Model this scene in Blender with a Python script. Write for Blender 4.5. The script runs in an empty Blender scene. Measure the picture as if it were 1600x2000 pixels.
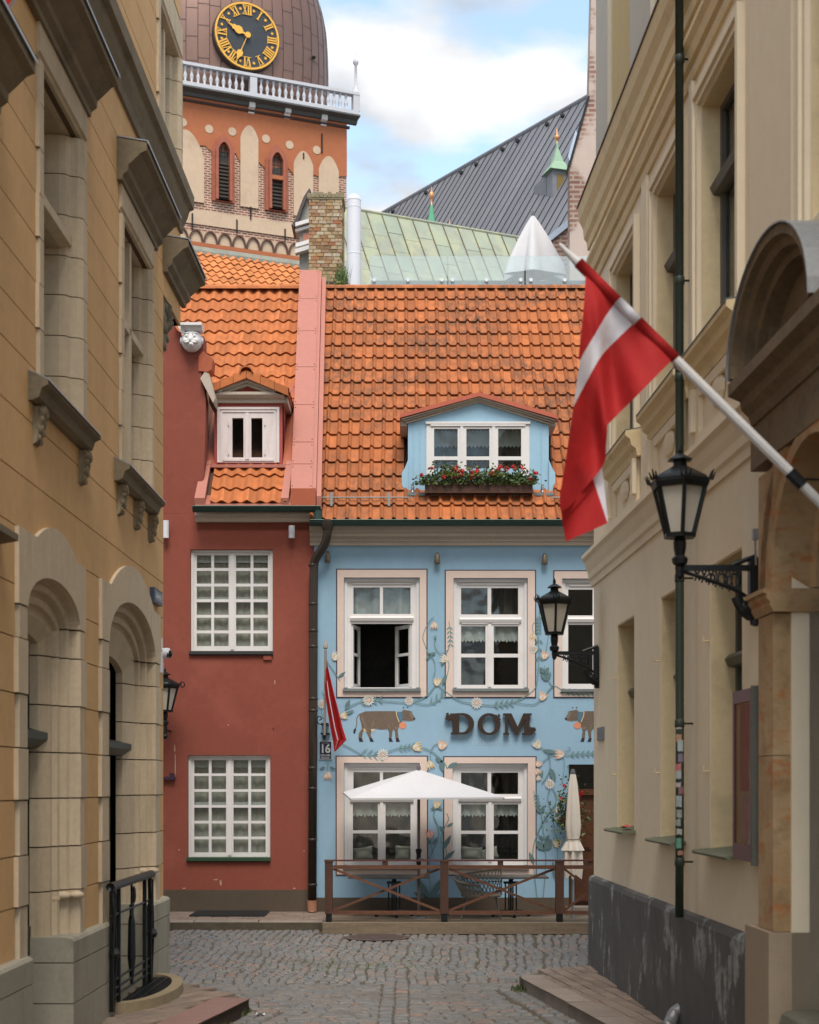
import bpy, math, random
from mathutils import Vector, Matrix
from mathutils.geometry import tessellate_polygon
random.seed(7)
PI = math.pi
S = bpy.context.scene
C = S.collection

# ------------------------------------------------------------------ camera
CAMZ, FPX, HY, HX = 1.96, 3000.0, 1532.0, 800.0
cam = bpy.data.cameras.new('camera')
camo = bpy.data.objects.new('camera', cam); C.objects.link(camo)
camo.location = (0, 0, CAMZ); camo.rotation_euler = (PI/2, 0, 0)
cam.sensor_fit = 'VERTICAL'; cam.sensor_height = 36.0; cam.sensor_width = 28.8
cam.lens = FPX/2000.0*36.0
cam.shift_y = (HY-1000.0)/2000.0
cam.clip_start = 0.1; cam.clip_end = 2000
cam.dof.use_dof = True; cam.dof.focus_distance = 22.5; cam.dof.aperture_fstop = 3.2
S.camera = camo

# ------------------------------------------------------------------ sky, sun, exposure
SUN_EL, SUN_AZ = math.radians(58), math.radians(176)     # azimuth clockwise from +Y
W = bpy.data.worlds.new('World'); S.world = W; W.use_nodes = True
nt = W.node_tree; nt.nodes.clear()
def wn(t, **k):
    n = nt.nodes.new(t)
    for a, b in k.items(): setattr(n, a, b)
    return n
out = wn('ShaderNodeOutputWorld'); bg1 = wn('ShaderNodeBackground'); bg2 = wn('ShaderNodeBackground'); mix = wn('ShaderNodeMixShader')
sky = wn('ShaderNodeTexSky', sky_type='NISHITA'); sky.sun_disc = False
sky.sun_elevation = SUN_EL; sky.sun_rotation = SUN_AZ; sky.air_density = 1.0; sky.dust_density = 0.6; sky.ozone_density = 2.0
bg1.inputs['Strength'].default_value = 0.095
hs_ = wn('ShaderNodeHueSaturation'); hs_.inputs['Saturation'].default_value = 0.78; hs_.inputs['Hue'].default_value = 0.482; nt.links.new(sky.outputs[0], hs_.inputs['Color']); nt.links.new(hs_.outputs[0], bg1.inputs['Color'])
tc = wn('ShaderNodeTexCoord'); sep = wn('ShaderNodeSeparateXYZ'); nt.links.new(tc.outputs['Generated'], sep.inputs[0])
zc = wn('ShaderNodeMath', operation='MAXIMUM'); zc.inputs[1].default_value = 0.03; nt.links.new(sep.outputs['Z'], zc.inputs[0])
za = wn('ShaderNodeMath', operation='ADD'); za.inputs[1].default_value = 0.22; nt.links.new(zc.outputs[0], za.inputs[0])
comb = wn('ShaderNodeCombineXYZ')
for ax in ('X', 'Y'):
    d = wn('ShaderNodeMath', operation='DIVIDE'); nt.links.new(sep.outputs[ax], d.inputs[0]); nt.links.new(za.outputs[0], d.inputs[1]); nt.links.new(d.outputs[0], comb.inputs[ax])
mp = wn('ShaderNodeMapping'); mp.inputs['Location'].default_value = (0.6, 1.1, 0.0); nt.links.new(comb.outputs[0], mp.inputs[0])
no = wn('ShaderNodeTexNoise'); no.inputs['Scale'].default_value = 4.0; no.inputs['Detail'].default_value = 9; no.inputs['Roughness'].default_value = 0.5
nt.links.new(mp.outputs[0], no.inputs['Vector'])
ramp = wn('ShaderNodeValToRGB'); ramp.color_ramp.elements[0].position = 0.43; ramp.color_ramp.elements[1].position = 0.53
nt.links.new(no.outputs['Fac'], ramp.inputs[0])
no2 = wn('ShaderNodeTexNoise'); no2.inputs['Scale'].default_value = 5.0; no2.inputs['Detail'].default_value = 6
nt.links.new(mp.outputs[0], no2.inputs['Vector'])
cr = wn('ShaderNodeValToRGB'); cr.color_ramp.elements[0].position = 0.38; cr.color_ramp.elements[0].color = (0.52, 0.56, 0.62, 1)
cr.color_ramp.elements[1].position = 0.60; cr.color_ramp.elements[1].color = (0.93, 0.93, 0.94, 1)
nt.links.new(no2.outputs['Fac'], cr.inputs[0]); nt.links.new(cr.outputs[0], bg2.inputs['Color']); bg2.inputs['Strength'].default_value = 0.335
nt.links.new(ramp.outputs[0], mix.inputs[0]); nt.links.new(bg1.outputs[0], mix.inputs[1]); nt.links.new(bg2.outputs[0], mix.inputs[2]); nt.links.new(mix.outputs[0], out.inputs[0])

sl = bpy.data.lights.new('sun', 'SUN'); sl.energy = 1.15; sl.angle = math.radians(28); sl.color = (1.0, 0.93, 0.83)
so = bpy.data.objects.new('sun', sl); C.objects.link(so)
sd = Vector((math.sin(SUN_AZ)*math.cos(SUN_EL), math.cos(SUN_AZ)*math.cos(SUN_EL), math.sin(SUN_EL)))
so.rotation_euler = sd.to_track_quat('Z', 'Y').to_euler(); so.location = (0, -20, 40)
S.view_settings.view_transform = 'Standard'; S.view_settings.look = 'None'
S.view_settings.exposure = 1.78; S.view_settings.gamma = 1.0
S.view_settings.use_curve_mapping = False
S.render.engine = 'CYCLES'
S.cycles.max_bounces = 8; S.cycles.transparent_max_bounces = 16

# ------------------------------------------------------------------ materials
def newmat(name):
    m = bpy.data.materials.new(name); m.use_nodes = True; t = m.node_tree; t.nodes.clear()
    o = t.nodes.new('ShaderNodeOutputMaterial'); b = t.nodes.new('ShaderNodeBsdfPrincipled')
    t.links.new(b.outputs[0], o.inputs[0])
    return m, t, b, o
def lnk(t, a, b): t.links.new(a, b)
def pos(t, scale=(1, 1, 1)):
    g = t.nodes.new('ShaderNodeNewGeometry'); mpn = t.nodes.new('ShaderNodeMapping'); mpn.inputs['Scale'].default_value = scale
    lnk(t, g.outputs['Position'], mpn.inputs[0]); return mpn.outputs[0]
def noise(t, v, scale, detail=4, rough=0.6):
    n = t.nodes.new('ShaderNodeTexNoise'); n.inputs['Scale'].default_value = scale; n.inputs['Detail'].default_value = detail; n.inputs['Roughness'].default_value = rough
    lnk(t, v, n.inputs['Vector']); return n.outputs['Fac']
def rng(t, v, a, b, c=0.0, d=1.0):
    n = t.nodes.new('ShaderNodeMapRange'); n.inputs[1].default_value = a; n.inputs[2].default_value = b; n.inputs[3].default_value = c; n.inputs[4].default_value = d
    lnk(t, v, n.inputs[0]); return n.outputs[0]
def mixc(t, f, a, b, blend='MIX'):
    n = t.nodes.new('ShaderNodeMix'); n.data_type = 'RGBA'; n.blend_type = blend
    for s, v in ((0, f), (6, a), (7, b)):
        if isinstance(v, (int, float)): n.inputs[s].default_value = v
        elif isinstance(v, tuple): n.inputs[s].default_value = (v[0], v[1], v[2], 1)
        else: lnk(t, v, n.inputs[s])
    return n.outputs[2]
def mth(t, op, a, b):
    n = t.nodes.new('ShaderNodeMath'); n.operation = op
    for i, v in ((0, a), (1, b)):
        if isinstance(v, (int, float)): n.inputs[i].default_value = v
        else: lnk(t, v, n.inputs[i])
    return n.outputs[0]
def bump(t, b, h, strength=0.3, dist=0.01):
    n = t.nodes.new('ShaderNodeBump'); n.inputs['Strength'].default_value = strength; n.inputs['Distance'].default_value = dist
    lnk(t, h, n.inputs['Height']); lnk(t, n.outputs[0], b.inputs['Normal'])
def rnd(t):
    oi = t.nodes.new('ShaderNodeObjectInfo'); g = t.nodes.new('ShaderNodeNewGeometry')
    s = mth(t, 'ADD', oi.outputs['Random'], g.outputs['Random Per Island'])
    return mth(t, 'FRACT', s, 0.0)
def sc(c, k): return tuple(min(1.0, x*k) for x in c)
MATS = {}
def plain(name, col, rough=0.7, metal=0.0, var=0.12, scale=3.0, bmp=0.15, bscale=60, spec=0.4, dirt=None, dirt_amt=0.0, dirt_scale=1.2, stretch=(1, 1, 1), island=0.0):
    if name in MATS: return MATS[name]
    m, t, b, o = newmat(name)
    p = pos(t); ps = pos(t, stretch)
    c = mixc(t, rng(t, noise(t, ps, scale, 6), 0.3, 0.7), sc(col, 1-var), sc(col, 1+var))
    c = mixc(t, 0.5, c, mixc(t, rng(t, noise(t, p, scale*9, 3), 0.3, 0.7), sc(col, 1-var), sc(col, 1+var)))
    if island: c = mixc(t, rng(t, rnd(t), 0, 1), mixc(t, 1.0, c, (1-island,)*3, 'MULTIPLY'), c)
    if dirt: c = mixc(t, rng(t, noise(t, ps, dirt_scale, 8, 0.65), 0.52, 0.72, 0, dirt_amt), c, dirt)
    lnk(t, c, b.inputs['Base Color'])
    b.inputs['Roughness'].default_value = rough; b.inputs['Metallic'].default_value = metal; b.inputs['Specular IOR Level'].default_value = spec
    if bmp: bump(t, b, noise(t, p, bscale, 4), bmp, 0.006)
    MATS[name] = m; return m

tan_paint = plain('tan_paint', (0.62, 0.375, 0.165), 0.85, var=0.10, scale=1.2, bmp=0.3, bscale=35, dirt=(0.48, 0.285, 0.125), dirt_amt=0.5, dirt_scale=1.0, stretch=(2.5, 2.5, 0.35), island=0.08)
hood_stone = plain('hood_stone_soot_shade', (0.185, 0.145, 0.092), 0.9, var=0.2, scale=3, dirt=(0.07, 0.055, 0.035), dirt_amt=0.6, dirt_scale=2.2, stretch=(1, 1, 2))  # dirty brown stone, darkened further to paint in shade under the hoods
joint_brown = plain('joint_brown', (0.12, 0.07, 0.035), 0.9)
warm_stone = plain('warm_stone', (0.56, 0.445, 0.305), 0.85, var=0.12, scale=2.5, dirt=(0.28, 0.21, 0.13), dirt_amt=0.4, dirt_scale=1.6, stretch=(3, 3, 0.6), island=0.14)
grey_plinth = plain('grey_plinth', (0.33, 0.30, 0.23), 0.85, var=0.14, scale=3, dirt=(0.10, 0.10, 0.075), dirt_amt=0.5, dirt_scale=2.0, stretch=(2, 2, 0.7), island=0.12)
cream_wall = plain('cream_wall', (0.78, 0.665, 0.49), 0.88, var=0.05, scale=0.7, bmp=0.3, bscale=35, dirt=(0.64, 0.52, 0.38), dirt_amt=0.5, dirt_scale=0.55, stretch=(1, 1, 0.5))
cream_trim = plain('cream_trim', (0.72, 0.57, 0.34), 0.85, var=0.08, scale=2.0, dirt=(0.25, 0.18, 0.10), dirt_amt=0.4, dirt_scale=2)
yellow_wall = plain('yellow_wall', (0.50, 0.37, 0.17), 0.85, var=0.08, scale=2.0)
red_wall = plain('red_wall', (0.225, 0.058, 0.037), 0.9, var=0.10, scale=1.2, bmp=0.3, bscale=30, dirt=(0.33, 0.095, 0.065), dirt_amt=0.6, dirt_scale=0.9)
blue_wall = plain('blue_wall', (0.255, 0.395, 0.51), 0.88, var=0.05, scale=1.0, bmp=0.3, bscale=30, dirt=(0.20, 0.335, 0.415), dirt_amt=0.6, dirt_scale=0.7, stretch=(2, 2, 0.5))
brown_plinth = plain('brown_plinth', (0.085, 0.062, 0.042), 0.9, var=0.15, scale=3)
white_paint = plain('white_paint', (0.66, 0.635, 0.62), 0.5, var=0.05, scale=4, bmp=0.05, dirt=(0.55, 0.5, 0.45), dirt_amt=0.3, dirt_scale=3)
pink_band = plain('pink_band', (0.60, 0.475, 0.41), 0.85, var=0.05, scale=2)
plum_line = plain('plum_line', (0.05, 0.03, 0.045), 0.8)
cornice_paint = plain('cornice_paint', (0.44, 0.37, 0.30), 0.8, var=0.08, scale=2, dirt=(0.25, 0.2, 0.16), dirt_amt=0.4, stretch=(0.5, 1, 3))
green_metal = plain('green_metal', (0.03, 0.06, 0.05), 0.45, metal=0.3, var=0.2)
pipe_green = plain('pipe_green', (0.03, 0.042, 0.03), 0.5, var=0.25, scale=5)
sill_green = plain('sill_green', (0.14, 0.15, 0.095), 0.6, var=0.2, scale=8)
dark_brown_metal = plain('dark_brown_metal', (0.045, 0.034, 0.026), 0.45, metal=0.4, var=0.25, scale=4)
copper_new = plain('copper_new', (0.42, 0.20, 0.12), 0.5, metal=0.3, var=0.2, scale=8)
salmon_metal = plain('salmon_metal', (0.38, 0.135, 0.095), 0.5, var=0.08, scale=1.5, bmp=0.03, spec=0.5)
rust_metal = plain('rust_metal', (0.36, 0.085, 0.035), 0.5, var=0.15, scale=3)
black_iron = plain('black_iron', (0.016, 0.018, 0.019), 0.42, metal=0.5, var=0.3, scale=6)
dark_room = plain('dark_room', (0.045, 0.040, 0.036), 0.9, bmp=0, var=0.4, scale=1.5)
dark_frame = plain('dark_frame', (0.022, 0.028, 0.020), 0.5)
grey_metal = plain('grey_metal', (0.32, 0.34, 0.36), 0.4, metal=0.6, var=0.12, scale=4)
slate_metal = plain('slate_metal', (0.17, 0.19, 0.19), 0.5, metal=0.3, var=0.2, scale=3)
wood_stain = plain('wood_stain', (0.088, 0.038, 0.022), 0.6, var=0.35, scale=2.5, stretch=(6, 6, 1), bmp=0.3, island=0.25)
wood_rail = plain('wood_rail', (0.13, 0.053, 0.028), 0.6, var=0.35, scale=2.5, stretch=(1, 6, 8), bmp=0.3, island=0.25)
deck_wood = plain('deck_wood', (0.22, 0.165, 0.11), 0.8, var=0.25, scale=3, stretch=(0.7, 8, 8), bmp=0.3, dirt=(0.06, 0.045, 0.03), dirt_amt=0.5, island=0.3)
door_wood = plain('door_wood', (0.085, 0.030, 0.012), 0.45, var=0.3, scale=3, stretch=(8, 8, 0.8), bmp=0.1)
cloth_white = plain('cloth_white', (0.53, 0.52, 0.53), 0.9, var=0.05, scale=3, bmp=0.25, bscale=9)
cloth_cream = plain('cloth_cream', (0.70, 0.62, 0.53), 0.9, var=0.06, scale=4, bmp=0.1)
pillow_cloth = plain('pillow_cloth', (0.50, 0.51, 0.45), 0.95, var=0.15, scale=9)
curtain_grey = plain('curtain_grey', (0.47, 0.47, 0.42), 0.95, var=0.14, scale=2.5, stretch=(6, 6, 0.6), dirt=(0.22, 0.23, 0.20), dirt_amt=0.5, dirt_scale=3)
curtain_lace = plain('curtain_lace', (0.40, 0.43, 0.41), 0.95, var=0.12, scale=14)
gold = plain('gold', (0.75, 0.40, 0.07), 0.4, metal=0.35, var=0.1)
clock_black = plain('clock_black', (0.028, 0.034, 0.042), 0.5, var=0.3, scale=0.8)
white_stone = plain('white_stone', (0.66, 0.64, 0.63), 0.7, var=0.08, scale=6, dirt=(0.35, 0.33, 0.31), dirt_amt=0.4, dirt_scale=5)
balu_white = plain('balustrade_white', (0.47, 0.47, 0.50), 0.7, var=0.08, scale=2, dirt=(0.33, 0.34, 0.37), dirt_amt=0.5, dirt_scale=2)
cream_panel = plain('cream_panel', (0.50, 0.37, 0.26), 0.9, var=0.08, scale=0.7, dirt=(0.38, 0.26, 0.17), dirt_amt=0.6, dirt_scale=0.8)
orange_plaster = plain('orange_plaster', (0.36, 0.12, 0.052), 0.9, var=0.12, scale=0.6, dirt=(0.29, 0.085, 0.035), dirt_amt=0.55, dirt_scale=0.5, stretch=(1, 1, 0.5))
dark_slats = plain('dark_slats', (0.055, 0.045, 0.035), 0.8)
vent_white = plain('vent_white', (0.62, 0.62, 0.66), 0.5, var=0.03)
granite = plain('granite', (0.26, 0.21, 0.17), 0.8, var=0.25, scale=6, bscale=120, bmp=0.4, dirt=(0.09, 0.075, 0.06), dirt_amt=0.5, dirt_scale=3, island=0.2)
granite_red = plain('granite_red', (0.235, 0.135, 0.115), 0.8, var=0.25, scale=6, bscale=120, bmp=0.4, dirt=(0.10, 0.07, 0.06), dirt_amt=0.5, dirt_scale=3, island=0.2)
paver_mat = plain('paver', (0.235, 0.175, 0.135), 0.85, var=0.2, scale=4, bmp=0.3, dirt=(0.09, 0.07, 0.055), dirt_amt=0.45, dirt_scale=3, island=0.3)
sand_joint = plain('sand_joint', (0.085, 0.068, 0.047), 0.95, var=0.4, scale=12)
leaf_green = plain('leaf_green', (0.075, 0.125, 0.028), 0.6, var=0.5, scale=14, bmp=0, island=0.5)
leaf_yellow = plain('leaf_yellow', (0.16, 0.19, 0.04), 0.6, var=0.4, scale=14, bmp=0, island=0.4)
dry_grass = plain('dry_grass', (0.24, 0.21, 0.10), 0.8, var=0.4, scale=14, bmp=0, island=0.4)
moss_green = plain('moss_green', (0.07, 0.085, 0.025), 0.9, var=0.4, scale=20)
petal_red = plain('petal_red', (0.50, 0.012, 0.018), 0.6, var=0.25, scale=20, bmp=0)
verdigris = plain('verdigris', (0.25, 0.38, 0.26), 0.6, var=0.15, scale=1.5)
copper_finial = plain('copper_finial', (0.62, 0.30, 0.14), 0.4, metal=0.4)
enamel_blue = plain('enamel_blue', (0.012, 0.018, 0.05), 0.3, bmp=0)
enamel_white = plain('enamel_white', (0.7, 0.7, 0.68), 0.4, bmp=0)
wine_red = plain('wine_red', (0.11, 0.033, 0.034), 0.4)
manhole_iron = plain('manhole_iron', (0.11, 0.08, 0.07), 0.7, metal=0.3, var=0.3, scale=12)
sign_brown = plain('sign_brown', (0.030, 0.016, 0.010), 0.5, var=0.2, scale=8)
wicker = plain('wicker', (0.20, 0.17, 0.13), 0.8, var=0.2, scale=10)
plaster_pink = plain('plaster_pink', (0.46, 0.36, 0.29), 0.9)
chim_mortar = plain('chimney_mortar', (0.33, 0.25, 0.17), 0.95)

def brick_mat(name, c1, c2, mortar, bw, bh, ms=0.02, patch=None, patch_lo=0.5):
    m, t, b, o = newmat(name)
    g = t.nodes.new('ShaderNodeNewGeometry'); s = t.nodes.new('ShaderNodeSeparateXYZ'); lnk(t, g.outputs['Position'], s.inputs[0])
    cx = t.nodes.new('ShaderNodeCombineXYZ')
    lnk(t, mth(t, 'ADD', s.outputs['X'], mth(t, 'MULTIPLY', s.outputs['Y'], 0.4)), cx.inputs['X']); lnk(t, s.outputs['Z'], cx.inputs['Y'])
    br = t.nodes.new('ShaderNodeTexBrick'); lnk(t, cx.outputs[0], br.inputs['Vector'])
    br.inputs['Color1'].default_value = (*c1, 1); br.inputs['Color2'].default_value = (*c2, 1); br.inputs['Mortar'].default_value = (*mortar, 1)
    br.inputs['Scale'].default_value = 1.0; br.inputs['Brick Width'].default_value = bw; br.inputs['Row Height'].default_value = bh; br.inputs['Mortar Size'].default_value = ms
    c = mixc(t, rng(t, noise(t, g.outputs['Position'], 1.1, 6), 0.3, 0.7), br.outputs['Color'], mixc(t, 1.0, br.outputs['Color'], (0.6, 0.58, 0.55), 'MULTIPLY'))
    if patch: c = mixc(t, rng(t, noise(t, g.outputs['Position'], 0.9, 7), patch_lo-0.04, patch_lo+0.04), c, mixc(t, noise(t, g.outputs['Position'], 3, 4), sc(patch, 0.85), sc(patch, 1.1)))
    lnk(t, c, b.inputs['Base Color']); b.inputs['Roughness'].default_value = 0.92
    bump(t, b, br.outputs['Fac'], -0.4, 0.02)
    return m
tower_brick = brick_mat('tower_brick', (0.29, 0.085, 0.05), (0.17, 0.05, 0.035), (0.55, 0.42, 0.32), 0.30, 0.105, 0.026)
gable_brick = brick_mat('gable_brick', (0.30, 0.16, 0.12), (0.22, 0.11, 0.085), (0.42, 0.33, 0.28), 0.26, 0.085, 0.018, patch=(0.46, 0.37, 0.32), patch_lo=0.50)

def tile_mat(name, base, dark_amt, lo=0.45):
    m, t, b, o = newmat(name)
    p = pos(t); r = rnd(t)
    c = mixc(t, r, sc(base, 0.70), sc(base, 1.2))
    c = mixc(t, rng(t, noise(t, p, 7, 5), 0.35, 0.7), c, sc(base, 0.78))
    big = noise(t, p, 0.75, 3); fine = noise(t, pos(t, (1, 0.5, 0.35)), 13, 6, 0.7)
    f = mth(t, 'MULTIPLY', rng(t, big, 0.40, 0.62), rng(t, fine, lo, lo+0.2))
    f = mth(t, 'MULTIPLY', f, dark_amt)
    c = mixc(t, f, c, (0.085, 0.055, 0.038))
    lnk(t, c, b.inputs['Base Color']); b.inputs['Roughness'].default_value = 0.8; b.inputs['Specular IOR Level'].default_value = 0.3
    bump(t, b, noise(t, p, 80, 4), 0.2, 0.005)
    return m
tile_blue = tile_mat('clay_tile_weathered', (0.43, 0.137, 0.045), 0.75, 0.40)
tile_red = tile_mat('clay_tile_clean', (0.48, 0.153, 0.050), 0.22)
tile_rear = tile_mat('clay_tile_rear', (0.57, 0.21, 0.07), 0.2)

def stone_set(name, cols, rough=0.75):
    m, t, b, o = newmat(name)
    p = pos(t); r = rnd(t)
    rp = t.nodes.new('ShaderNodeValToRGB'); e = rp.color_ramp.elements
    e[0].position = 0.0; e[0].color = (*cols[0], 1); e[1].position = 1.0; e[1].color = (*cols[-1], 1)
    for i, cc in enumerate(cols[1:-1]): n = e.new((i+1)/(len(cols)-1)); n.color = (*cc, 1)
    rp.color_ramp.interpolation = 'CONSTANT' if False else 'LINEAR'
    lnk(t, r, rp.inputs[0])
    c = mixc(t, rng(t, noise(t, p, 18, 5), 0.3, 0.7), rp.outputs[0], mixc(t, 1.0, rp.outputs[0], (0.62, 0.62, 0.62), 'MULTIPLY'))
    c = mixc(t, rng(t, noise(t, p, 1.1, 5), 0.5, 0.7, 0, 0.5), c, (0.10, 0.082, 0.062))
    lnk(t, c, b.inputs['Base Color']); b.inputs['Roughness'].default_value = rough
    bump(t, b, noise(t, p, 90, 5), 0.2, 0.006)
    return m
cobble_mat = stone_set('cobble_granite', [(0.15, 0.138, 0.125), (0.178, 0.172, 0.165), (0.155, 0.157, 0.160), (0.20, 0.18, 0.155), (0.18, 0.172, 0.162), (0.235, 0.16, 0.128)], 0.65)
chim_brick = stone_set('chimney_brick', [(0.36, 0.25, 0.13), (0.50, 0.40, 0.26), (0.36, 0.13, 0.06), (0.42, 0.29, 0.14), (0.52, 0.44, 0.33), (0.30, 0.16, 0.08), (0.22, 0.16, 0.08)], 0.95)

def copper_green():
    m, t, b, o = newmat('green_copper'); p = pos(t)
    c = mixc(t, rng(t, noise(t, p, 0.9, 7), 0.35, 0.65), (0.235, 0.25, 0.19), (0.285, 0.30, 0.235))
    c = mixc(t, rng(t, noise(t, pos(t, (2, 2, 0.5)), 1.3, 6), 0.45, 0.62, 0, 0.7), c, (0.37, 0.37, 0.22))
    c = mixc(t, rng(t, noise(t, p, 3.5, 7), 0.56, 0.72, 0, 0.6), c, (0.21, 0.17, 0.10))
    c = mixc(t, rng(t, rnd(t), 0, 1, 0, 0.35), c, (0.22, 0.30, 0.24))
    lnk(t, c, b.inputs['Base Color']); b.inputs['Roughness'].default_value = 0.6; return m
green_copper = copper_green()
def sheet_metal(name, c1, c2, rough=0.5, metal=0.35):
    m, t, b, o = newmat(name); p = pos(t)
    c = mixc(t, rng(t, noise(t, p, 0.35, 6), 0.35, 0.65), c1, c2)
    c = mixc(t, rng(t, noise(t, p, 4, 5), 0.4, 0.75, 0, 0.4), c, sc(c1, 0.75))
    c = mixc(t, rng(t, rnd(t), 0, 1, 0, 0.5), c, sc(c2, 1.1))
    lnk(t, c, b.inputs['Base Color']); b.inputs['Roughness'].default_value = rough; b.inputs['Metallic'].default_value = metal; return m
zinc_roof = sheet_metal('zinc_roof', (0.15, 0.15, 0.165), (0.20, 0.20, 0.215), 0.5, 0.3)
seam_dark = plain('seam_dark', (0.03, 0.028, 0.03), 0.7)
dome_copper = sheet_metal('dome_copper', (0.15, 0.095, 0.085), (0.205, 0.115, 0.085), 0.42, 0.45)

def sandstone():
    m, t, b, o = newmat('sandstone'); p = pos(t)
    c = mixc(t, rng(t, noise(t, p, 2.2, 7), 0.35, 0.65), (0.33, 0.21, 0.10), (0.46, 0.315, 0.17))
    w = noise(t, pos(t, (2.5, 2.5, 7)), 1.6, 6, 0.7)
    c = mixc(t, rng(t, w, 0.53, 0.62, 0, 0.85), c, (0.42, 0.16, 0.05))
    c = mixc(t, rng(t, noise(t, p, 9, 6), 0.52, 0.75, 0, 0.6), c, (0.15, 0.10, 0.05))
    lnk(t, c, b.inputs['Base Color']); b.inputs['Roughness'].default_value = 0.9
    bump(t, b, noise(t, p, 40, 6, 0.7), 0.5, 0.012); return m
sandstone_m = sandstone()
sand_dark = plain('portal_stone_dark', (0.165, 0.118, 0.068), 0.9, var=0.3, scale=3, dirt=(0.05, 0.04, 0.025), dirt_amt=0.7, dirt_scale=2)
def peeling():
    m, t, b, o = newmat('peeling_paint'); p = pos(t)
    base = mixc(t, rng(t, noise(t, p, 2.5, 6), 0.3, 0.7), (0.068, 0.066, 0.062), (0.105, 0.10, 0.094))
    w1 = rng(t, noise(t, pos(t, (1.7, 1.7, 0.8)), 2.2, 10, 0.66), 0.56, 0.575)
    w2 = rng(t, noise(t, pos(t, (1, 1, 1)), 0.7, 2), 0.42, 0.52)
    f = mth(t, 'MULTIPLY', w1, w2)
    white = mixc(t, rng(t, noise(t, p, 14, 5), 0.4, 0.6), (0.30, 0.31, 0.29), (0.17, 0.18, 0.165))
    lnk(t, mixc(t, f, base, white), b.inputs['Base Color']); b.inputs['Roughness'].default_value = 0.85
    bump(t, b, f, -0.4, 0.01); return m
peel = peeling()

def glass_mat(name, tint=(0.93, 0.95, 0.94), refl=0.42, pale_refl=0.0):
    m, t, b, o = newmat(name); t.nodes.remove(b)
    tr = t.nodes.new('ShaderNodeBsdfTransparent'); tr.inputs[0].default_value = (*tint, 1)
    gl = t.nodes.new('ShaderNodeBsdfGlossy'); gl.inputs['Roughness'].default_value = 0.03; gl.inputs[0].default_value = (refl, refl, refl, 1)
    fr = t.nodes.new('ShaderNodeFresnel'); gq_ = t.nodes.new('ShaderNodeNewGeometry'); lnk(t, rng(t, gq_.outputs['Backfacing'], 0, 1, 1.5, 1/1.5), fr.inputs[0])
    nz = t.nodes.new('ShaderNodeBump'); nz.inputs['Strength'].default_value = 0.3; nz.inputs['Distance'].default_value = 0.01
    lnk(t, noise(t, pos(t), 3.0, 1), nz.inputs['Height']); lnk(t, nz.outputs[0], gl.inputs['Normal'])
    ms = t.nodes.new('ShaderNodeMixShader'); lnk(t, mth(t, 'ADD', fr.outputs[0], 0.02), ms.inputs[0]); lnk(t, tr.outputs[0], ms.inputs[1]); lnk(t, gl.outputs[0], ms.inputs[2]); lnk(t, ms.outputs[0], o.inputs[0])
    if pale_refl:  # white diffuse mixed in, standing for a pale reflection on the glass
        df = t.nodes.new('ShaderNodeBsdfDiffuse'); df.inputs[0].default_value = (.75, .8, .82, 1); m2 = t.nodes.new('ShaderNodeMixShader'); m2.inputs[0].default_value = pale_refl
        lnk(t, ms.outputs[0], m2.inputs[1]); lnk(t, df.outputs[0], m2.inputs[2]); lnk(t, m2.outputs[0], o.inputs[0])
    return m
glass = glass_mat('window_glass'); glass_clear = glass_mat('balustrade_glass', (0.90, 0.95, 0.94), 0.9, 0.16)
lamp_glass = plain('lamp_glass', (0.50, 0.46, 0.38), 0.35, bmp=0, var=0.08)
def cloth_tr(name, col):
    m, t, b, o = newmat(name); p = pos(t)
    c = mixc(t, rng(t, noise(t, p, 3, 3), 0.3, 0.7), sc(col, 0.9), sc(col, 1.08))
    lnk(t, c, b.inputs['Base Color']); b.inputs['Roughness'].default_value = 0.8
    tr = t.nodes.new('ShaderNodeBsdfTranslucent'); lnk(t, c, tr.inputs[0])
    ms = t.nodes.new('ShaderNodeMixShader'); ms.inputs[0].default_value = 0.4
    lnk(t, b.outputs[0], ms.inputs[1]); lnk(t, tr.outputs[0], ms.inputs[2]); lnk(t, ms.outputs[0], o.inputs[0])
    bump(t, b, noise(t, pos(t, (1.5, 1, .6)), 14, 4), 0.35, 0.02); return m
flag_red = cloth_tr('flag_red', (0.47, 0.016, 0.016)); flag_white = cloth_tr('flag_white', (0.72, 0.70, 0.74))

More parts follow.
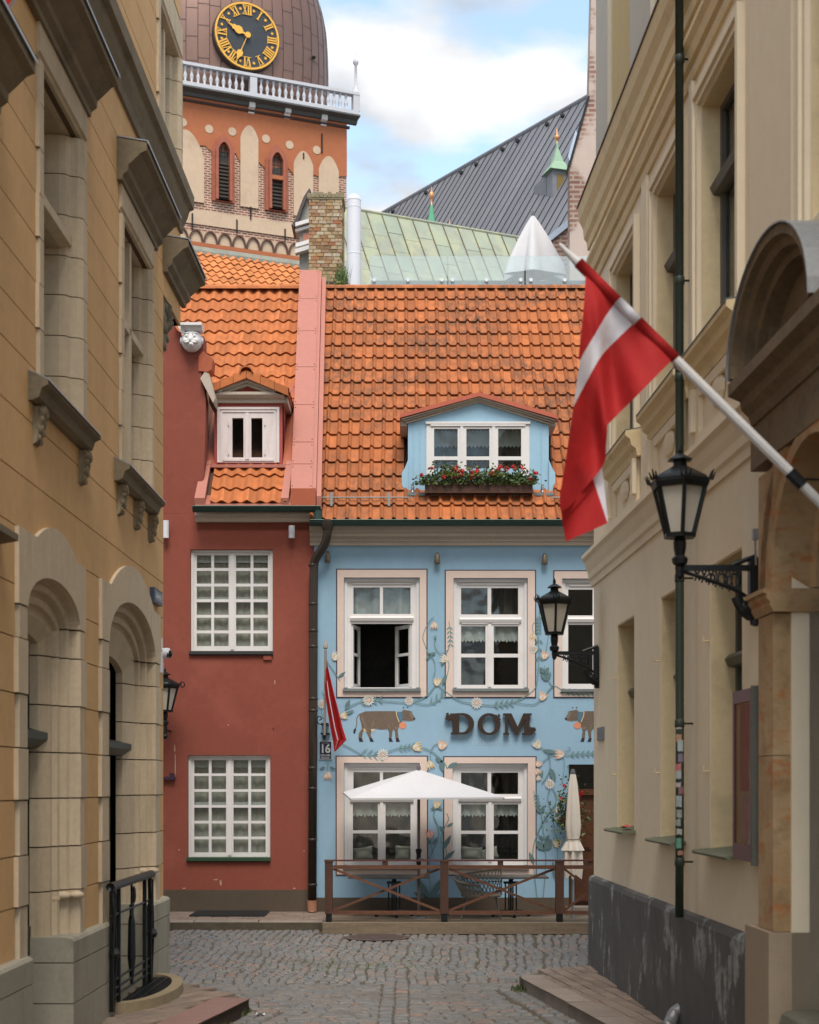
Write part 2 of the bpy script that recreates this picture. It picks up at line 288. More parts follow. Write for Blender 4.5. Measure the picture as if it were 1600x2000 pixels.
# ------------------------------------------------------------------ builders
def ident(a, b, c): return (a, b, c)
class MB:
    def __init__(s, xf=ident): s.v = []; s.f = []; s.m = []; s.xf = xf
    def add(s, vs, fs, mi=0):
        n = len(s.v); s.v += [s.xf(*p) for p in vs]; s.f += [tuple(i+n for i in f) for f in fs]; s.m += [mi]*len(fs); return s
    def box(s, a0, a1, b0, b1, c0, c1, mi=0):
        return s.hexa([(a0,b0,c0),(a1,b0,c0),(a1,b1,c0),(a0,b1,c0),(a0,b0,c1),(a1,b0,c1),(a1,b1,c1),(a0,b1,c1)], mi)
    def hexa(s, p, mi=0):
        return s.add(p, [(0,3,2,1),(4,5,6,7),(0,1,5,4),(1,2,6,5),(2,3,7,6),(3,0,4,7)], mi)
    def extr(s, poly, a0, a1, mi=0):          # poly of (b, c) swept along a
        n = len(poly); vs = [(a0, b, c) for b, c in poly] + [(a1, b, c) for b, c in poly]
        fs = [(i, (i+1) % n, n+(i+1) % n, n+i) for i in range(n)]
        tr = tessellate_polygon([[Vector((b, c, 0)) for b, c in poly]])
        fs += [tuple(t) for t in tr] + [tuple(n+i for i in t) for t in tr]
        return s.add(vs, fs, mi)
    def slab(s, poly, b0, b1, mi=0):          # poly of (a, c), thickness from b0 to b1
        n = len(poly); vs = [(a, b0, c) for a, c in poly] + [(a, b1, c) for a, c in poly]
        fs = [(i, (i+1) % n, n+(i+1) % n, n+i) for i in range(n)]
        tr = tessellate_polygon([[Vector((a, c, 0)) for a, c in poly]])
        fs += [tuple(t) for t in tr] + [tuple(n+i for i in t) for t in tr]
        return s.add(vs, fs, mi)
    def ring(s, outer, inner, b0, b1, mi=0):  # two (a,c) outlines of equal length
        n = len(outer)
        vs = [(a, b1, c) for a, c in outer] + [(a, b1, c) for a, c in inner] + [(a, b0, c) for a, c in outer] + [(a, b0, c) for a, c in inner]
        fs = []
        for i in range(n):
            j = (i+1) % n
            fs += [(i, j, n+j, n+i), (2*n+i, 2*n+j, j, i), (n+i, n+j, 3*n+j, 3*n+i)]
        return s.add(vs, fs, mi)
    def plate(s, a0, a1, c0, c1, holes, bf, bb, mi=0):
        xs = sorted({a0, a1, *[h[0] for h in holes], *[h[1] for h in holes]}); zs = sorted({c0, c1, *[h[2] for h in holes], *[h[3] for h in holes]})
        for i in range(len(xs)-1):
            for j in range(len(zs)-1):
                mx, mz = (xs[i]+xs[i+1])/2, (zs[j]+zs[j+1])/2
                if mx < a0 or mx > a1 or mz < c0 or mz > c1 or any(h[0] < mx < h[1] and h[2] < mz < h[3] for h in holes): continue
                s.add([(xs[i], bf, zs[j]), (xs[i+1], bf, zs[j]), (xs[i+1], bf, zs[j+1]), (xs[i], bf, zs[j+1])], [(0,1,2,3)], mi)
        for h in list(holes)+[(a0, a1, c0, c1)]:
            s.add([(h[0],bf,h[2]),(h[1],bf,h[2]),(h[1],bf,h[3]),(h[0],bf,h[3]),(h[0],bb,h[2]),(h[1],bb,h[2]),(h[1],bb,h[3]),(h[0],bb,h[3])],
                  [(0,1,5,4),(1,2,6,5),(2,3,7,6),(3,0,4,7)], mi)
        return s
    def tube(s, path, r, n=8, mi=0, caps=True):
        pts = [Vector(p) for p in path]; rr = r if isinstance(r, (list, tuple)) else [r]*len(pts)
        vs = []; fs = []; up0 = None
        for i, p in enumerate(pts):
            d = (pts[min(i+1, len(pts)-1)]-pts[max(i-1, 0)]).normalized()
            up = Vector((0, 0, 1)) if abs(d.z) < 0.95 else Vector((0, 1, 0))
            if up0 is not None and abs(up0.dot(d)) < 0.95: up = up0
            x = d.cross(up).normalized(); y = x.cross(d).normalized(); up0 = y
            for k in range(n):
                a = 2*PI*k/n; q = p + x*math.cos(a)*rr[i] + y*math.sin(a)*rr[i]; vs.append(tuple(q))
        for i in range(len(pts)-1):
            for k in range(n): fs.append((i*n+k, i*n+(k+1) % n, (i+1)*n+(k+1) % n, (i+1)*n+k))
        if caps: fs += [tuple(range(n)), tuple(range((len(pts)-1)*n, len(pts)*n))]
        return s.add(vs, fs, mi)
    def lathe(s, prof, c=(0, 0, 0), n=12, mi=0, phase=0.0, ax='z', caps=True):
        vs = []; fs = []
        for r, z in prof:
            for k in range(n):
                a = 2*PI*k/n+phase; x, y = r*math.cos(a), r*math.sin(a)
                vs.append((c[0]+x, c[1]+y, c[2]+z) if ax == 'z' else (c[0]+x, c[1]+z, c[2]+y))
        for i in range(len(prof)-1):
            for k in range(n): fs.append((i*n+k, i*n+(k+1) % n, (i+1)*n+(k+1) % n, (i+1)*n+k))
        if caps: fs += [tuple(range(n)), tuple(range((len(prof)-1)*n, len(prof)*n))]
        return s.add(vs, fs, mi)
    def ball(s, c, r, n=10, mi=0, sx=1, sy=1, sz=1):
        k = n//2; prof = [(max(1e-4, r*math.sin(PI*i/k)), -r*math.cos(PI*i/k)) for i in range(k+1)]
        vs = []; fs = []
        for rr, z in prof:
            for q in range(n): a = 2*PI*q/n; vs.append((c[0]+rr*math.cos(a)*sx, c[1]+rr*math.sin(a)*sy, c[2]+z*sz))
        for i in range(k):
            for q in range(n): fs.append((i*n+q, i*n+(q+1) % n, (i+1)*n+(q+1) % n, (i+1)*n+q))
        return s.add(vs, fs, mi)
    def beam(s, p, q, w, h, mi=0, up=(0, 0, 1)):
        p, q = Vector(p), Vector(q); d = (q-p).normalized(); u = Vector(up); x = d.cross(u).normalized()*w/2; y = x.cross(d).normalized()*h/2
        P_ = [p-x-y, p+x-y, p+x+y, p-x+y, q-x-y, q+x-y, q+x+y, q-x+y]
        return s.hexa([tuple(t) for t in P_], mi)
    def patch(s, f, nu, nv, mi=0):
        vs = [f(i/nu, j/nv) for j in range(nv+1) for i in range(nu+1)]
        fs = [(j*(nu+1)+i, j*(nu+1)+i+1, (j+1)*(nu+1)+i+1, (j+1)*(nu+1)+i) for j in range(nv) for i in range(nu)]
        return s.add(vs, fs, mi)
def mesh(name, mb, mats, smooth=False, off=(0, 0, 0)):
    me = bpy.data.meshes.new(name)
    vs = mb.v if off == (0, 0, 0) else [(x-off[0], y-off[1], z-off[2]) for x, y, z in mb.v]
    me.from_pydata(vs, [], mb.f)
    if not isinstance(mats, (list, tuple)): mats = [mats]
    for m in mats: me.materials.append(m)
    if len(mats) > 1: me.polygons.foreach_set('material_index', mb.m)
    if smooth: me.polygons.foreach_set('use_smooth', [True]*len(me.polygons))
    me.update(); return me
def tag(o, label=None, cat=None, group=None, kind=None):
    if label: o['label'] = label
    if cat: o['category'] = cat
    if group: o['group'] = group
    if kind: o['kind'] = kind
    return o
WORLD = {}
def thing(name, loc, label, cat, group=None):
    o = bpy.data.objects.new(name, None); C.objects.link(o); o.location = loc; o.empty_display_size = 0.2
    WORLD[o.name] = Vector(loc); return tag(o, label, cat, group)
def part(name, mb, mats, parent, smooth=False, label=None, kind=None):
    """a mesh given in world coordinates, parented to a thing or to another part"""
    me = mesh(name, mb, mats, smooth); o = bpy.data.objects.new(name, me); C.objects.link(o)
    o.parent = parent; o.location = -WORLD[parent.name]; WORLD[o.name] = Vector((0, 0, 0))
    return tag(o, label, None, None, kind)
def inst(name, me, parent, loc, rot=(0, 0, 0), scale=(1, 1, 1)):
    o = bpy.data.objects.new(name, me); C.objects.link(o); o.parent = parent
    o.location = Vector(loc)-WORLD[parent.name]; o.rotation_euler = rot; o.scale = scale; WORLD[o.name] = Vector(loc); return o
def single(name, mb, mats, label=None, cat=None, group=None, kind=None, smooth=False):
    xs = [p[0] for p in mb.v]; ys = [p[1] for p in mb.v]; zs = [p[2] for p in mb.v]
    off = ((min(xs)+max(xs))/2, (min(ys)+max(ys))/2, min(zs))
    o = bpy.data.objects.new(name, mesh(name, mb, mats, smooth, off)); C.objects.link(o); o.location = off
    WORLD[o.name] = Vector(off); return tag(o, label, cat, group, kind)
def deep(o, parent=None, shift=None):
    c = o.copy(); C.objects.link(c)
    if parent: c.parent = parent
    WORLD[c.name] = WORLD.get(o.name, Vector((0, 0, 0)))
    for ch in [k for k in list(bpy.data.objects) if k.parent == o]: deep(ch, c)
    return c
def P(px, py, Y): return ((px-HX)/FPX*Y, Y, CAMZ+(HY-py)/FPX*Y)
D = 22.22
def fx(px, Y=D): return (px-HX)/FPX*Y
def fz(py, Y=D): return CAMZ+(HY-py)/FPX*Y
def FR(a, b, c): return (a, D-b, c)                       # the two far house fronts
ML, XL0 = 0.0107, -2.565
def LF(a, b, c): return (XL0+ML*a+b, a-ML*b, c)           # left wall of the lane, a = distance down the lane
MR, XR0 = 0.0367, 2.456
def RF(a, b, c): return (XR0-MR*a-b, a-MR*b, c)           # right wall of the lane
def RX(px, b=0): return (XR0-b)/((px-HX)/FPX+MR)
def LX(px, b=0): return (XL0+b)/((px-HX)/FPX-ML)
def crv(pts, n=6):
    """Catmull-Rom through 2-D or 3-D points"""
    p = [pts[0]]+list(pts)+[pts[-1]]; o = []
    for i in range(1, len(p)-2):
        for k in range(n):
            t = k/n; q = []
            for d in range(len(p[0])):
                a, b, c, e = p[i-1][d], p[i][d], p[i+1][d], p[i+2][d]
                q.append(0.5*(2*b+(c-a)*t+(2*a-5*b+4*c-e)*t*t+(3*b-a-3*c+e)*t**3))
            o.append(tuple(q))
    o.append(tuple(pts[-1])); return o
def text_mb(txt, size, xf, thick=0.0, ax=0.5, squash=1.0, bold=0.0):
    cu = bpy.data.curves.new('txt', 'FONT'); cu.body = txt; cu.size = size; cu.align_x = 'CENTER'; cu.align_y = 'CENTER'; cu.extrude = thick; cu.resolution_u = 3; cu.offset = bold; cu.space_character = 0.88 if bold else 1.0
    ob = bpy.data.objects.new('txt', cu); C.objects.link(ob)
    dg = bpy.context.evaluated_depsgraph_get(); dg.update()
    me = bpy.data.meshes.new_from_object(ob.evaluated_get(dg))
    mb = MB(xf); mb.add([(v.co.x*squash, v.co.z, v.co.y) for v in me.vertices], [tuple(p.vertices) for p in me.polygons])
    bpy.data.objects.remove(ob); bpy.data.curves.remove(cu); bpy.data.meshes.remove(me)
    return mb

def small_print(w_, h_, xf, n, seed):
    """a line of worn lettering too small to read: upright and cross strokes"""
    r_ = random.Random(seed); mb = MB(xf); st = w_/n
    for k in range(n):
        x = -w_/2+k*st; t = st*.24
        mb.box(x+st*.12, x+st*.12+t, 0, .001, -h_/2, h_/2*(1 if r_.random() < .3 else .55))
        if r_.random() < .75: mb.box(x+st*.5, x+st*.5+t, 0, .001, -h_/2, h_*.25)
        if r_.random() < .8: mb.box(x+st*.12+t, x+st*.5, 0, .001, (zq := h_*r_.choice((-.45, -.1, .2))), zq+h_*.16)
    return mb
# ================================================================== the ground
g = MB(); g.box(-30, 30, -12, 120, -0.6, -0.022); single('ground', g, sand_joint, kind='structure')
street = MB(); street.box(-3.2, 3.6, 4, 21.2, -0.2, -0.012)
street = single('street', street, sand_joint, kind='structure')
def cobble_mesh(sd, sx=1.0, sy=1.0):
    r = random.Random(sd); mb = MB(); h = [r.uniform(-0.004, 0.004) for _ in range(4)]
    j = lambda: r.uniform(-0.06, 0.06)
    base = [(-.5+j(), -.5+j()), (.5+j(), -.5+j()), (.5+j(), .5+j()), (-.5+j(), .5+j())]
    vs = [(x, y, -0.06) for x, y in base] + [(x, y, -0.010) for x, y in base] + [(x*.80, y*.80, 0.006+h[i]) for i, (x, y) in enumerate(base)] + [(0.02, 0, 0.011)]
    fs = [(i, (i+1) % 4, 4+(i+1) % 4, 4+i) for i in range(4)] + [(4+i, 4+(i+1) % 4, 8+(i+1) % 4, 8+i) for i in range(4)] + [(8+i, 8+(i+1) % 4, 12) for i in range(4)]
    mb.add(vs, fs); return mb
CBM = [mesh('cobble', cobble_mesh(i), cobble_mat) for i in range(8)]
stones = []
r = random.Random(3)
def lane_left(y):  return -2.35 if y > 14.4 else (-1.36-(13.3-y)*0.19 if y < 13.35 else -1.36-(y-13.35)*0.95)
def lane_right(y): return 1.10+(14.75-y)*0.16 if y < 14.8 else 1.95
# lane paving: courses across the lane, a double guide strip in the middle, strips along the kerbs
y = 11.6
while y < 15.05:
    ch = r.uniform(0.085, 0.105)
    L, R_ = lane_left(y)+0.02, lane_right(y)-0.02
    x = L
    segs = [(L+(0.26 if y < 13.3 else 0), -0.262), (-0.135+0.13, R_-(0.30 if y < 14.7 else 0))]
    for s0, s1 in segs:
        x = s0
        while x < s1-0.05:
            w = min(r.uniform(0.13, 0.23), s1-x)
            if w > 0.05: stones.append((x+w/2, y+ch/2+r.uniform(-.006, .006)+0.015*math.sin(x*2.3), w-0.010, ch-0.008, r.uniform(-.03, .03)))
            x += w
    y += ch
for xs in (-0.198, -0.068):
    y = 11.6
    while y < 15.2:
        l = r.uniform(0.15, 0.24); stones.append((xs, y+l/2, 0.118, l-0.012, r.uniform(-.03, .03))); y += l
for off in (0.075, 0.20):
    y = 11.6
    while y < 14.75:
        l = r.uniform(0.15, 0.24); yy = y+l/2
        stones.append((lane_right(yy)-off, yy, 0.115, l-0.012, 0.16+r.uniform(-.02, .02)))
        if yy < 13.2: stones.append((lane_left(yy)+off, yy, 0.115, l-0.012, -0.19+r.uniform(-.02, .02)))
        y += l
# cross street: long wavy rows of setts running towards the houses
x = -3.15
while x < 3.5:
    w = r.uniform(0.080, 0.12); y = 15.12+r.uniform(0, .08)
    while y < 20.75:
        l = r.uniform(0.12, 0.19)
        ym = y+l/2; wob = 0.035*math.sin(ym*2.1+x*1.7)+0.02*math.sin(ym*4.7+x*4.0)+r.uniform(-.012, .012)+(0.22*(ym-17)*0.35 if x > 0.8 else 0)*min(1, (x-0.8))
        if not (x > 1.95 and y < 15.5) and not (x+wob < -2.45 and y < 15.6):
            stones.append((x+wob, ym, w-0.011, l-0.010, r.uniform(-.05, .05)+0.10*math.cos(ym*2.1+x*.9)))
        y += l
    x += w
def in_left_pave(x, y): return y < 14.3 and x < lane_left(y)
stones = [s for s in stones if not (s[1] > 20.05 and s[0] > -1.2) and not in_left_pave(s[0]-0.02, s[1]) and not (s[1] < 14.85 and s[0] > lane_right(s[1]))]
stones.sort(key=lambda s: (-(abs(s[0]/s[1]*FPX+0) < 640), s[1]) if False else s[1])
vis = [s for s in stones if 325 < HX+s[0]/s[1]*FPX < 1165 and HY+CAMZ/s[1]*FPX < 2010]
rest = [s for s in stones if s not in set(vis)]
first, more = vis[:300], vis[300:]+rest
for i, (x, y, w, l, a) in enumerate(first):
    inst('cobble', CBM[i % 8], street, (x, y, r.uniform(-.005, .004)), (r.uniform(-.03, .03), r.uniform(-.03, .03), a), (w, l, 1))
mb = MB()
for i, (x, y, w, l, a) in enumerate(more):
    src = CBM[i % 8]; M = Matrix.Translation((x, y, r.uniform(-.005, .004))) @ Matrix.Rotation(a, 4, 'Z') @ Matrix.Rotation(r.uniform(-.05, .05), 4, 'X') @ Matrix.Diagonal((w, l, 1, 1))
    mb.add([tuple(M @ v.co) for v in src.vertices], [tuple(p.vertices) for p in src.polygons])
part('cobble_paving', mb, cobble_mat, street, kind='stuff')
# weeds in the joints
mb = MB(); rr = random.Random(5)
for _ in range(520):
    px_, y_ = rr.uniform(-1.9, 1.2), rr.uniform(16.2, 18.6)
    if rr.random() < 0.6: px_ = rr.gauss(-0.6, 0.5); y_ = rr.gauss(16.6, 0.35)
    for k in range(2):
        a = rr.uniform(0, 6.28); s_ = rr.uniform(.006, .014); h = rr.uniform(.008, .020)
        mb.add([(px_-s_*math.cos(a), y_-s_*math.sin(a), 0), (px_+s_*math.cos(a), y_+s_*math.sin(a), 0), (px_+s_*.6, y_+s_*2, h)], [(0, 1, 2)])
for (cx, cy, n_) in ((-1.42, 13.15, 40), (1.06, 14.6, 60), (-1.55, 12.4, 40), (-0.78, 20.55, 30)):
    for _ in range(n_):
        px_, y_ = rr.gauss(cx, .04), rr.gauss(cy, .10); a = rr.uniform(0, 6.28); s_ = .012
        mb.add([(px_-s_*math.cos(a), y_-s_*math.sin(a), 0), (px_+s_*math.cos(a), y_+s_*math.sin(a), 0), (px_+rr.uniform(-.02, .02), y_, rr.uniform(.03, .07))], [(0, 1, 2)])
single('weeds', mb, moss_green, kind='stuff')
mh = MB(); mh.lathe([(0.001, 0), (0.40, 0), (0.42, .012), (0.36, .016), (0.001, .016)], (-0.42, 19.55, 0.004), 28, caps=False)
for k in range(-5, 6): mh.box(-0.42-math.sqrt(max(0, .115-(k*.06)**2)), -0.42+math.sqrt(max(0, .115-(k*.06)**2)), 19.55+k*.06-.015, 19.55+k*.06+.015, .018, .026)
single('manhole_cover', mh, manhole_iron, 'rusty round manhole cover set in the cobbles in front of the wooden deck', 'manhole cover')

lt = MB(); lt.patch(lambda u, v: (-1.30+.07*u, 13.0+.05*v+.02*u, .012+.012*math.sin(u*4+v*3)), 4, 3); single('paper_scrap', lt, cloth_white, 'small white paper scrap on the cobbles next to the reddish kerb', 'litter')
# pavements -------------------------------------------------------------------
def pavement(name, poly, zt, kerb_pts, kerb_m, dirv, pw, pl, seed, kw=0.26):
    rp = random.Random(seed); mb = MB(); mb.slab([(x, y) for x, y in poly], -0.1, zt-0.014)
    mb.v = [(x, z, y) for x, y, z in mb.v]   # slab gives (a, b, c) -> ground plan
    pv = single(name, mb, sand_joint, kind='structure')
    for (p, q) in zip(kerb_pts[:-1], kerb_pts[1:]):
        p, q = Vector(p), Vector(q); d = q-p; L = d.length; d.normalize(); nrm = Vector((-d.y, d.x)); n = max(1, round(L/0.85))
        for k in range(n):
            a, b = p+d*(L*k/n+0.006), p+d*(L*(k+1)/n-0.006); kb = MB()
            i0, i1 = a+nrm*kw, b+nrm*kw; c = 0.02; dz = rp.uniform(-.006, .006)
            z0, z1 = -0.1, zt+0.006+dz
            vs = [(a.x, a.y, z0), (b.x, b.y, z0), (i1.x, i1.y, z0), (i0.x, i0.y, z0), (a.x, a.y, z1-c), (b.x, b.y, z1-c), (i1.x, i1.y, z1), (i0.x, i0.y, z1),
                  (a.x+nrm.x*c, a.y+nrm.y*c, z1), (b.x+nrm.x*c, b.y+nrm.y*c, z1)]
            kb.add(vs, [(0, 1, 5, 4), (4, 5, 9, 8), (8, 9, 6, 7), (1, 2, 6, 9, 5), (3, 0, 4, 8, 7), (2, 3, 7, 6)])
            part('kerb_stone', kb, kerb_m, pv)
    # pavers in rows along dirv
    d = Vector(dirv).normalized(); nrm = Vector((-d.y, d.x)); inner = [Vector(p) for p in poly]
    def inside(q):
        c = False; n = len(inner)
        for i in range(n):
            a, b = inner[i], inner[(i+1) % n]
            if (a.y > q.y) != (b.y > q.y) and q.x < (b.x-a.x)*(q.y-a.y)/(b.y-a.y)+a.x: c = not c
        return c
    def near_kerb(q):
        for (p, e) in zip(kerb_pts[:-1], kerb_pts[1:]):
            p, e = Vector(p), Vector(e); t = max(0, min(1, (q-p).dot(e-p)/(e-p).length_squared))
            if (p+(e-p)*t-q).length < abs(kw): return True
        return False
    ts = [p.dot(d) for p in inner]; ns = [p.dot(nrm) for p in inner]
    me = []
    for k in range(4):
        pm = MB(); j = lambda: rp.uniform(-.012, .012)
        b_ = [(-.5, -.5), (.5, -.5), (.5, .5), (-.5, .5)]
        pm.add([(x, y, -.04) for x, y in b_]+[(x, y, -.006) for x, y in b_]+[(x*.95+j(), y*.93+j(), 0.0) for x, y in b_],
               [(i, (i+1) % 4, 4+(i+1) % 4, 4+i) for i in range(4)]+[(4+i, 4+(i+1) % 4, 8+(i+1) % 4, 8+i) for i in range(4)]+[(8, 9, 10, 11)])
        me.append(mesh('paver', pm, paver_mat))
    n = min(ns)+pw/2; cnt = 0; stuff = MB()
    ang = math.atan2(d.y, d.x)
    spots = []
    while n < max(ns):
        t = min(ts)+rp.uniform(0, pl)
        while t < max(ts):
            q = d*t+nrm*n
            if inside(q) and not near_kerb(q): spots.append(q.copy())
            t += pl
        n += pw
    spots.sort(key=lambda q: q.y)
    for i, q in enumerate(spots[:300]):
        inst('paver', me[i % 4], pv, (q.x, q.y, zt+rp.uniform(-.003, .003)), (rp.uniform(-.01, .01), rp.uniform(-.01, .01), ang), (pl-.014, pw-.014, 1))
    for i, q in enumerate(spots[300:]):
        M = Matrix.Translation((q.x, q.y, zt)) @ Matrix.Rotation(ang, 4, 'Z') @ Matrix.Diagonal((pl-.008, pw-.008, 1, 1))
        stuff.add([tuple(M @ v.co) for v in me[i % 4].vertices], [tuple(f.vertices) for f in me[i % 4].polygons])
    if stuff.v: part('paver_field', stuff, paver_mat, pv, kind='stuff')
    return pv
pavement('pavement', [(1.06, 14.82), (1.60, 11.3), (2.10, 11.3), (2.0, 12.5), (1.84, 15.75), (1.6, 15.55)], 0.12, [(1.60, 11.3), (1.08, 14.55), (1.11, 14.82), (1.6, 15.6)][0:3], granite, (-0.15, 1), 0.125, 0.26, 11, -0.20)
pavement('pavement', [(-1.72, 11.3), (-1.38, 13.2), (-1.55, 13.5), (-2.1, 14.15), (-2.42, 14.4), (-2.45, 11.3)], 0.12, [(-1.38, 13.2), (-1.72, 11.3)][::1], granite_red, (0.55, 1), 0.13, 0.27, 12, -0.30)
pavement('pavement', [(-5.5, 20.62), (6, 20.62), (6, 22.3), (-5.5, 22.3)], 0.12, [(-5.5, 20.62), (-1.16, 20.62)], granite, (1, 0.0), 0.105, 0.21, 13, 0.22)
gm = MB(); gm.box(fx(380, 21.9), fx(524, 21.9), 21.35, 22.14, 0.125, 0.14)
for k in range(14): gm.box(fx(380, 21.9)+.02, fx(524, 21.9)-.02, 21.38+k*.055, 21.40+k*.055, 0.14, 0.148)
single('floor_grate', gm, plain('rubber_black', (0.02, 0.02, 0.02), 0.8, var=.3), 'black rectangular grate in the pavement below the red house window', 'grate')

# ================================================================== tiles
def tile_mesh(name, w, L, mat, style):
    mb = MB(); n = 8; th = 0.020; rise = 0.038 if style == 'roll' else 0.034
    def z(u):
        if style == 'wave': return 0.023*math.sin(2*PI*u+2.2)
        return 0.046*math.exp(-((u-0.16)/0.12)**2)+0.006*((u-0.62)/0.4)**2
    xs = [(i/n-.02*(.5-i/n)) for i in range(n+1)]
    vs = [(u*w-w/2, 0, z(u)+rise-th) for u in xs]+[(u*w-w/2, 0, z(u)+rise) for u in xs]+[(u*w-w/2, L, z(u)) for u in xs]
    fs = [(i, i+1, n+2+i, n+1+i) for i in range(n)]+[(n+1+i, n+2+i, 2*n+3+i, 2*n+2+i) for i in range(n)]+[(0, n+1, 2*n+2), (n, 2*n+1, 3*n+2)]
    mb.add(vs, fs); return mesh(name, mb, mat)
def lay_tiles(roof, me, spots, cap=300, seed=1):
    """spots: (location, slope, heading) with the nearest first"""
    rt = random.Random(seed)
    jig = lambda: (rt.uniform(-.012, .012), rt.uniform(-.02, .02), rt.uniform(-.015, .015))
    spots = sorted(spots, key=lambda s: s[0][1])
    for loc, sl_, rz in spots[:cap]:
        a, b, c = jig(); inst('tile', me, roof, (loc[0]+rt.uniform(-.003, .003), loc[1], loc[2]+rt.uniform(-.003, .005)), (sl_+a, b, rz+c))
    if len(spots) > cap:
        mb = MB()
        for loc, sl_, rz in spots[cap:]:
            a, b, c = jig(); M = Matrix.Translation((loc[0], loc[1], loc[2]+rt.uniform(-.003, .005))) @ Matrix.Rotation(rz+c, 4, 'Z') @ Matrix.Rotation(b, 4, 'Y') @ Matrix.Rotation(sl_+a, 4, 'X')
            mb.add([tuple(M @ v.co) for v in me.vertices], [tuple(p.vertices) for p in me.polygons])
        part('tile_rows', mb, me.materials[0], roof, kind='stuff')
def ridge_tiles(parent, p, q, r_, L, mat, name='ridge_tile'):
    p, q = Vector(p), Vector(q); n = max(1, round((q-p).length/L)); d = (q-p)/n
    for k in range(n):
        mb = MB(); a, b = p+d*k, p+d*(k+1.06); h = d.normalized(); side = h.cross(Vector((0, 0, 1))).normalized(); up = side.cross(h); m_ = 7; vs = []
        for e, (o_, rr_) in enumerate(((a, r_*1.06), (b, r_*0.96))):
            for i in range(m_+1):
                t = PI*i/m_; vs.append(tuple(o_+side*math.cos(t)*rr_+up*math.sin(t)*rr_*0.9))
            for i in range(m_+1):
                t = PI*i/m_; vs.append(tuple(o_+side*math.cos(t)*(rr_-.018)+up*math.sin(t)*(rr_*0.9-.018)))
        N = m_+1
        fs = [(i, i+1, 2*N+i+1, 2*N+i) for i in range(m_)]+[(i, i+1, N+i+1, N+i) for i in range(m_)]+[(2*N+i, 2*N+i+1, 3*N+i+1, 3*N+i) for i in range(m_)]
        mb.add(vs, fs); part(name, mb, mat, parent)

# ================================================================== the blue house
SL = math.radians(50)
bh = thing('blue_house', (fx(890), D, 0.12), 'pale blue house with painted flowers, cows and weathered orange tiles', 'house')
BX0, BX1 = fx(614), fx(1420)
def rect(x0, x1, y0, y1, Y=D): return (fx(x0, Y), fx(x1, Y), fz(y1, Y), fz(y0, Y))
bwins = [dict(o=(659, 833, 1113, 1361), f=(672, 820, 1128, 1345), top=[(690, 742, 1146, 1198), (748, 802, 1146, 1198)], low='open', sill=1345, up=True),
         dict(o=(871, 1045, 1115, 1361), f=(886, 1031, 1129, 1345), top=[(901, 953, 1147, 1199), (960, 1013, 1147, 1199)], low=[(901, 949, 1222, 1276), (965, 1013, 1222, 1276), (901, 949, 1283, 1337), (965, 1013, 1283, 1337)], sill=1345, up=True),
         dict(o=(1083, 1257, 1116, 1361), f=(1098, 1242, 1130, 1347), top=[(1111, 1159, 1150, 1201), (1180, 1229, 1150, 1201)], low=[(1111, 1159, 1219, 1335), (1180, 1229, 1219, 1335)], sill=1346, up=True),
         dict(o=(658, 834, 1478, 1708), f=(672, 820, 1490, 1692), top=[(690, 742, 1508, 1556), (748, 802, 1508, 1556)], low=[(689, 738, 1569, 1622), (753, 802, 1569, 1622), (689, 738, 1628, 1680), (753, 802, 1628, 1680)], sill=1692, up=False),
         dict(o=(868, 1046, 1479, 1708), f=(884, 1031, 1491, 1692), top=[(901, 953, 1509, 1551), (960, 1013, 1509, 1551)], low=[(901, 950, 1571, 1623), (965, 1013, 1571, 1623), (901, 950, 1629, 1679), (965, 1013, 1629, 1679)], sill=1692, up=False)]
door = (1111, 1215, 1493, 1786)
ZB = 5.70
w = MB(FR); w.plate(BX0, BX1, 0.0, ZB, [rect(*k['f']) for k in bwins]+[(fx(door[0]), fx(door[1]), 0.0, fz(door[2]))], 0, -0.30)
wall = part('wall', w, blue_wall, bh)
b = MB(); b.box(BX0, BX1, D+3.62, D+3.8, 0, 10.2); b.box(BX0, BX0+.2, D+.3, D+3.6, 0, ZB); b.box(BX1-.2, BX1, D+.3, D+3.6, 0, ZB); b.box(BX0+.2, BX1-.2, D+1.6, D+1.65, 0, ZB); b.box(BX0+.2, BX1-.2, D+.35, D+3.6, 2.95, 3.0)
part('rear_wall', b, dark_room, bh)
pl = MB(FR); pl.box(BX0, fx(1111)-.002, 0.0, 0.018, 0.0, fz(1753)); part('plinth', pl, brown_plinth, bh)
co = MB(FR); zc0 = fz(1066)
co.extr([(0, zc0), (.03, zc0), (.03, zc0+.05), (.05, zc0+.06), (.05, zc0+.10), (.10, zc0+.13), (.10, zc0+.17), (.14, zc0+.20), (.16, zc0+.26), (0, zc0+.26)], fx(606), BX1)
part('cornice', co, cornice_paint, bh)
def curtain(parent, x0, x1, z0, z1, b0, mat, zig=0, waves=5, amp=.018, seed=0, name='curtain'):
    r_ = random.Random(seed); ph = r_.uniform(0, 6); mb = MB(FR); n = 44
    def f(u, v):
        x = x0+(x1-x0)*u; zb = z0+(abs((u*zig) % 1-.5)*2*.05 if zig else 0)
        z = zb+(z1-zb)*v
        return (x, b0+amp*math.sin(u*waves*6.28+ph+0.6*math.sin(v*3))+amp*.5*math.sin(u*waves*15+ph*2), z)
    mb.patch(f, n, 6); return part(name, mb, mat, parent, smooth=True)
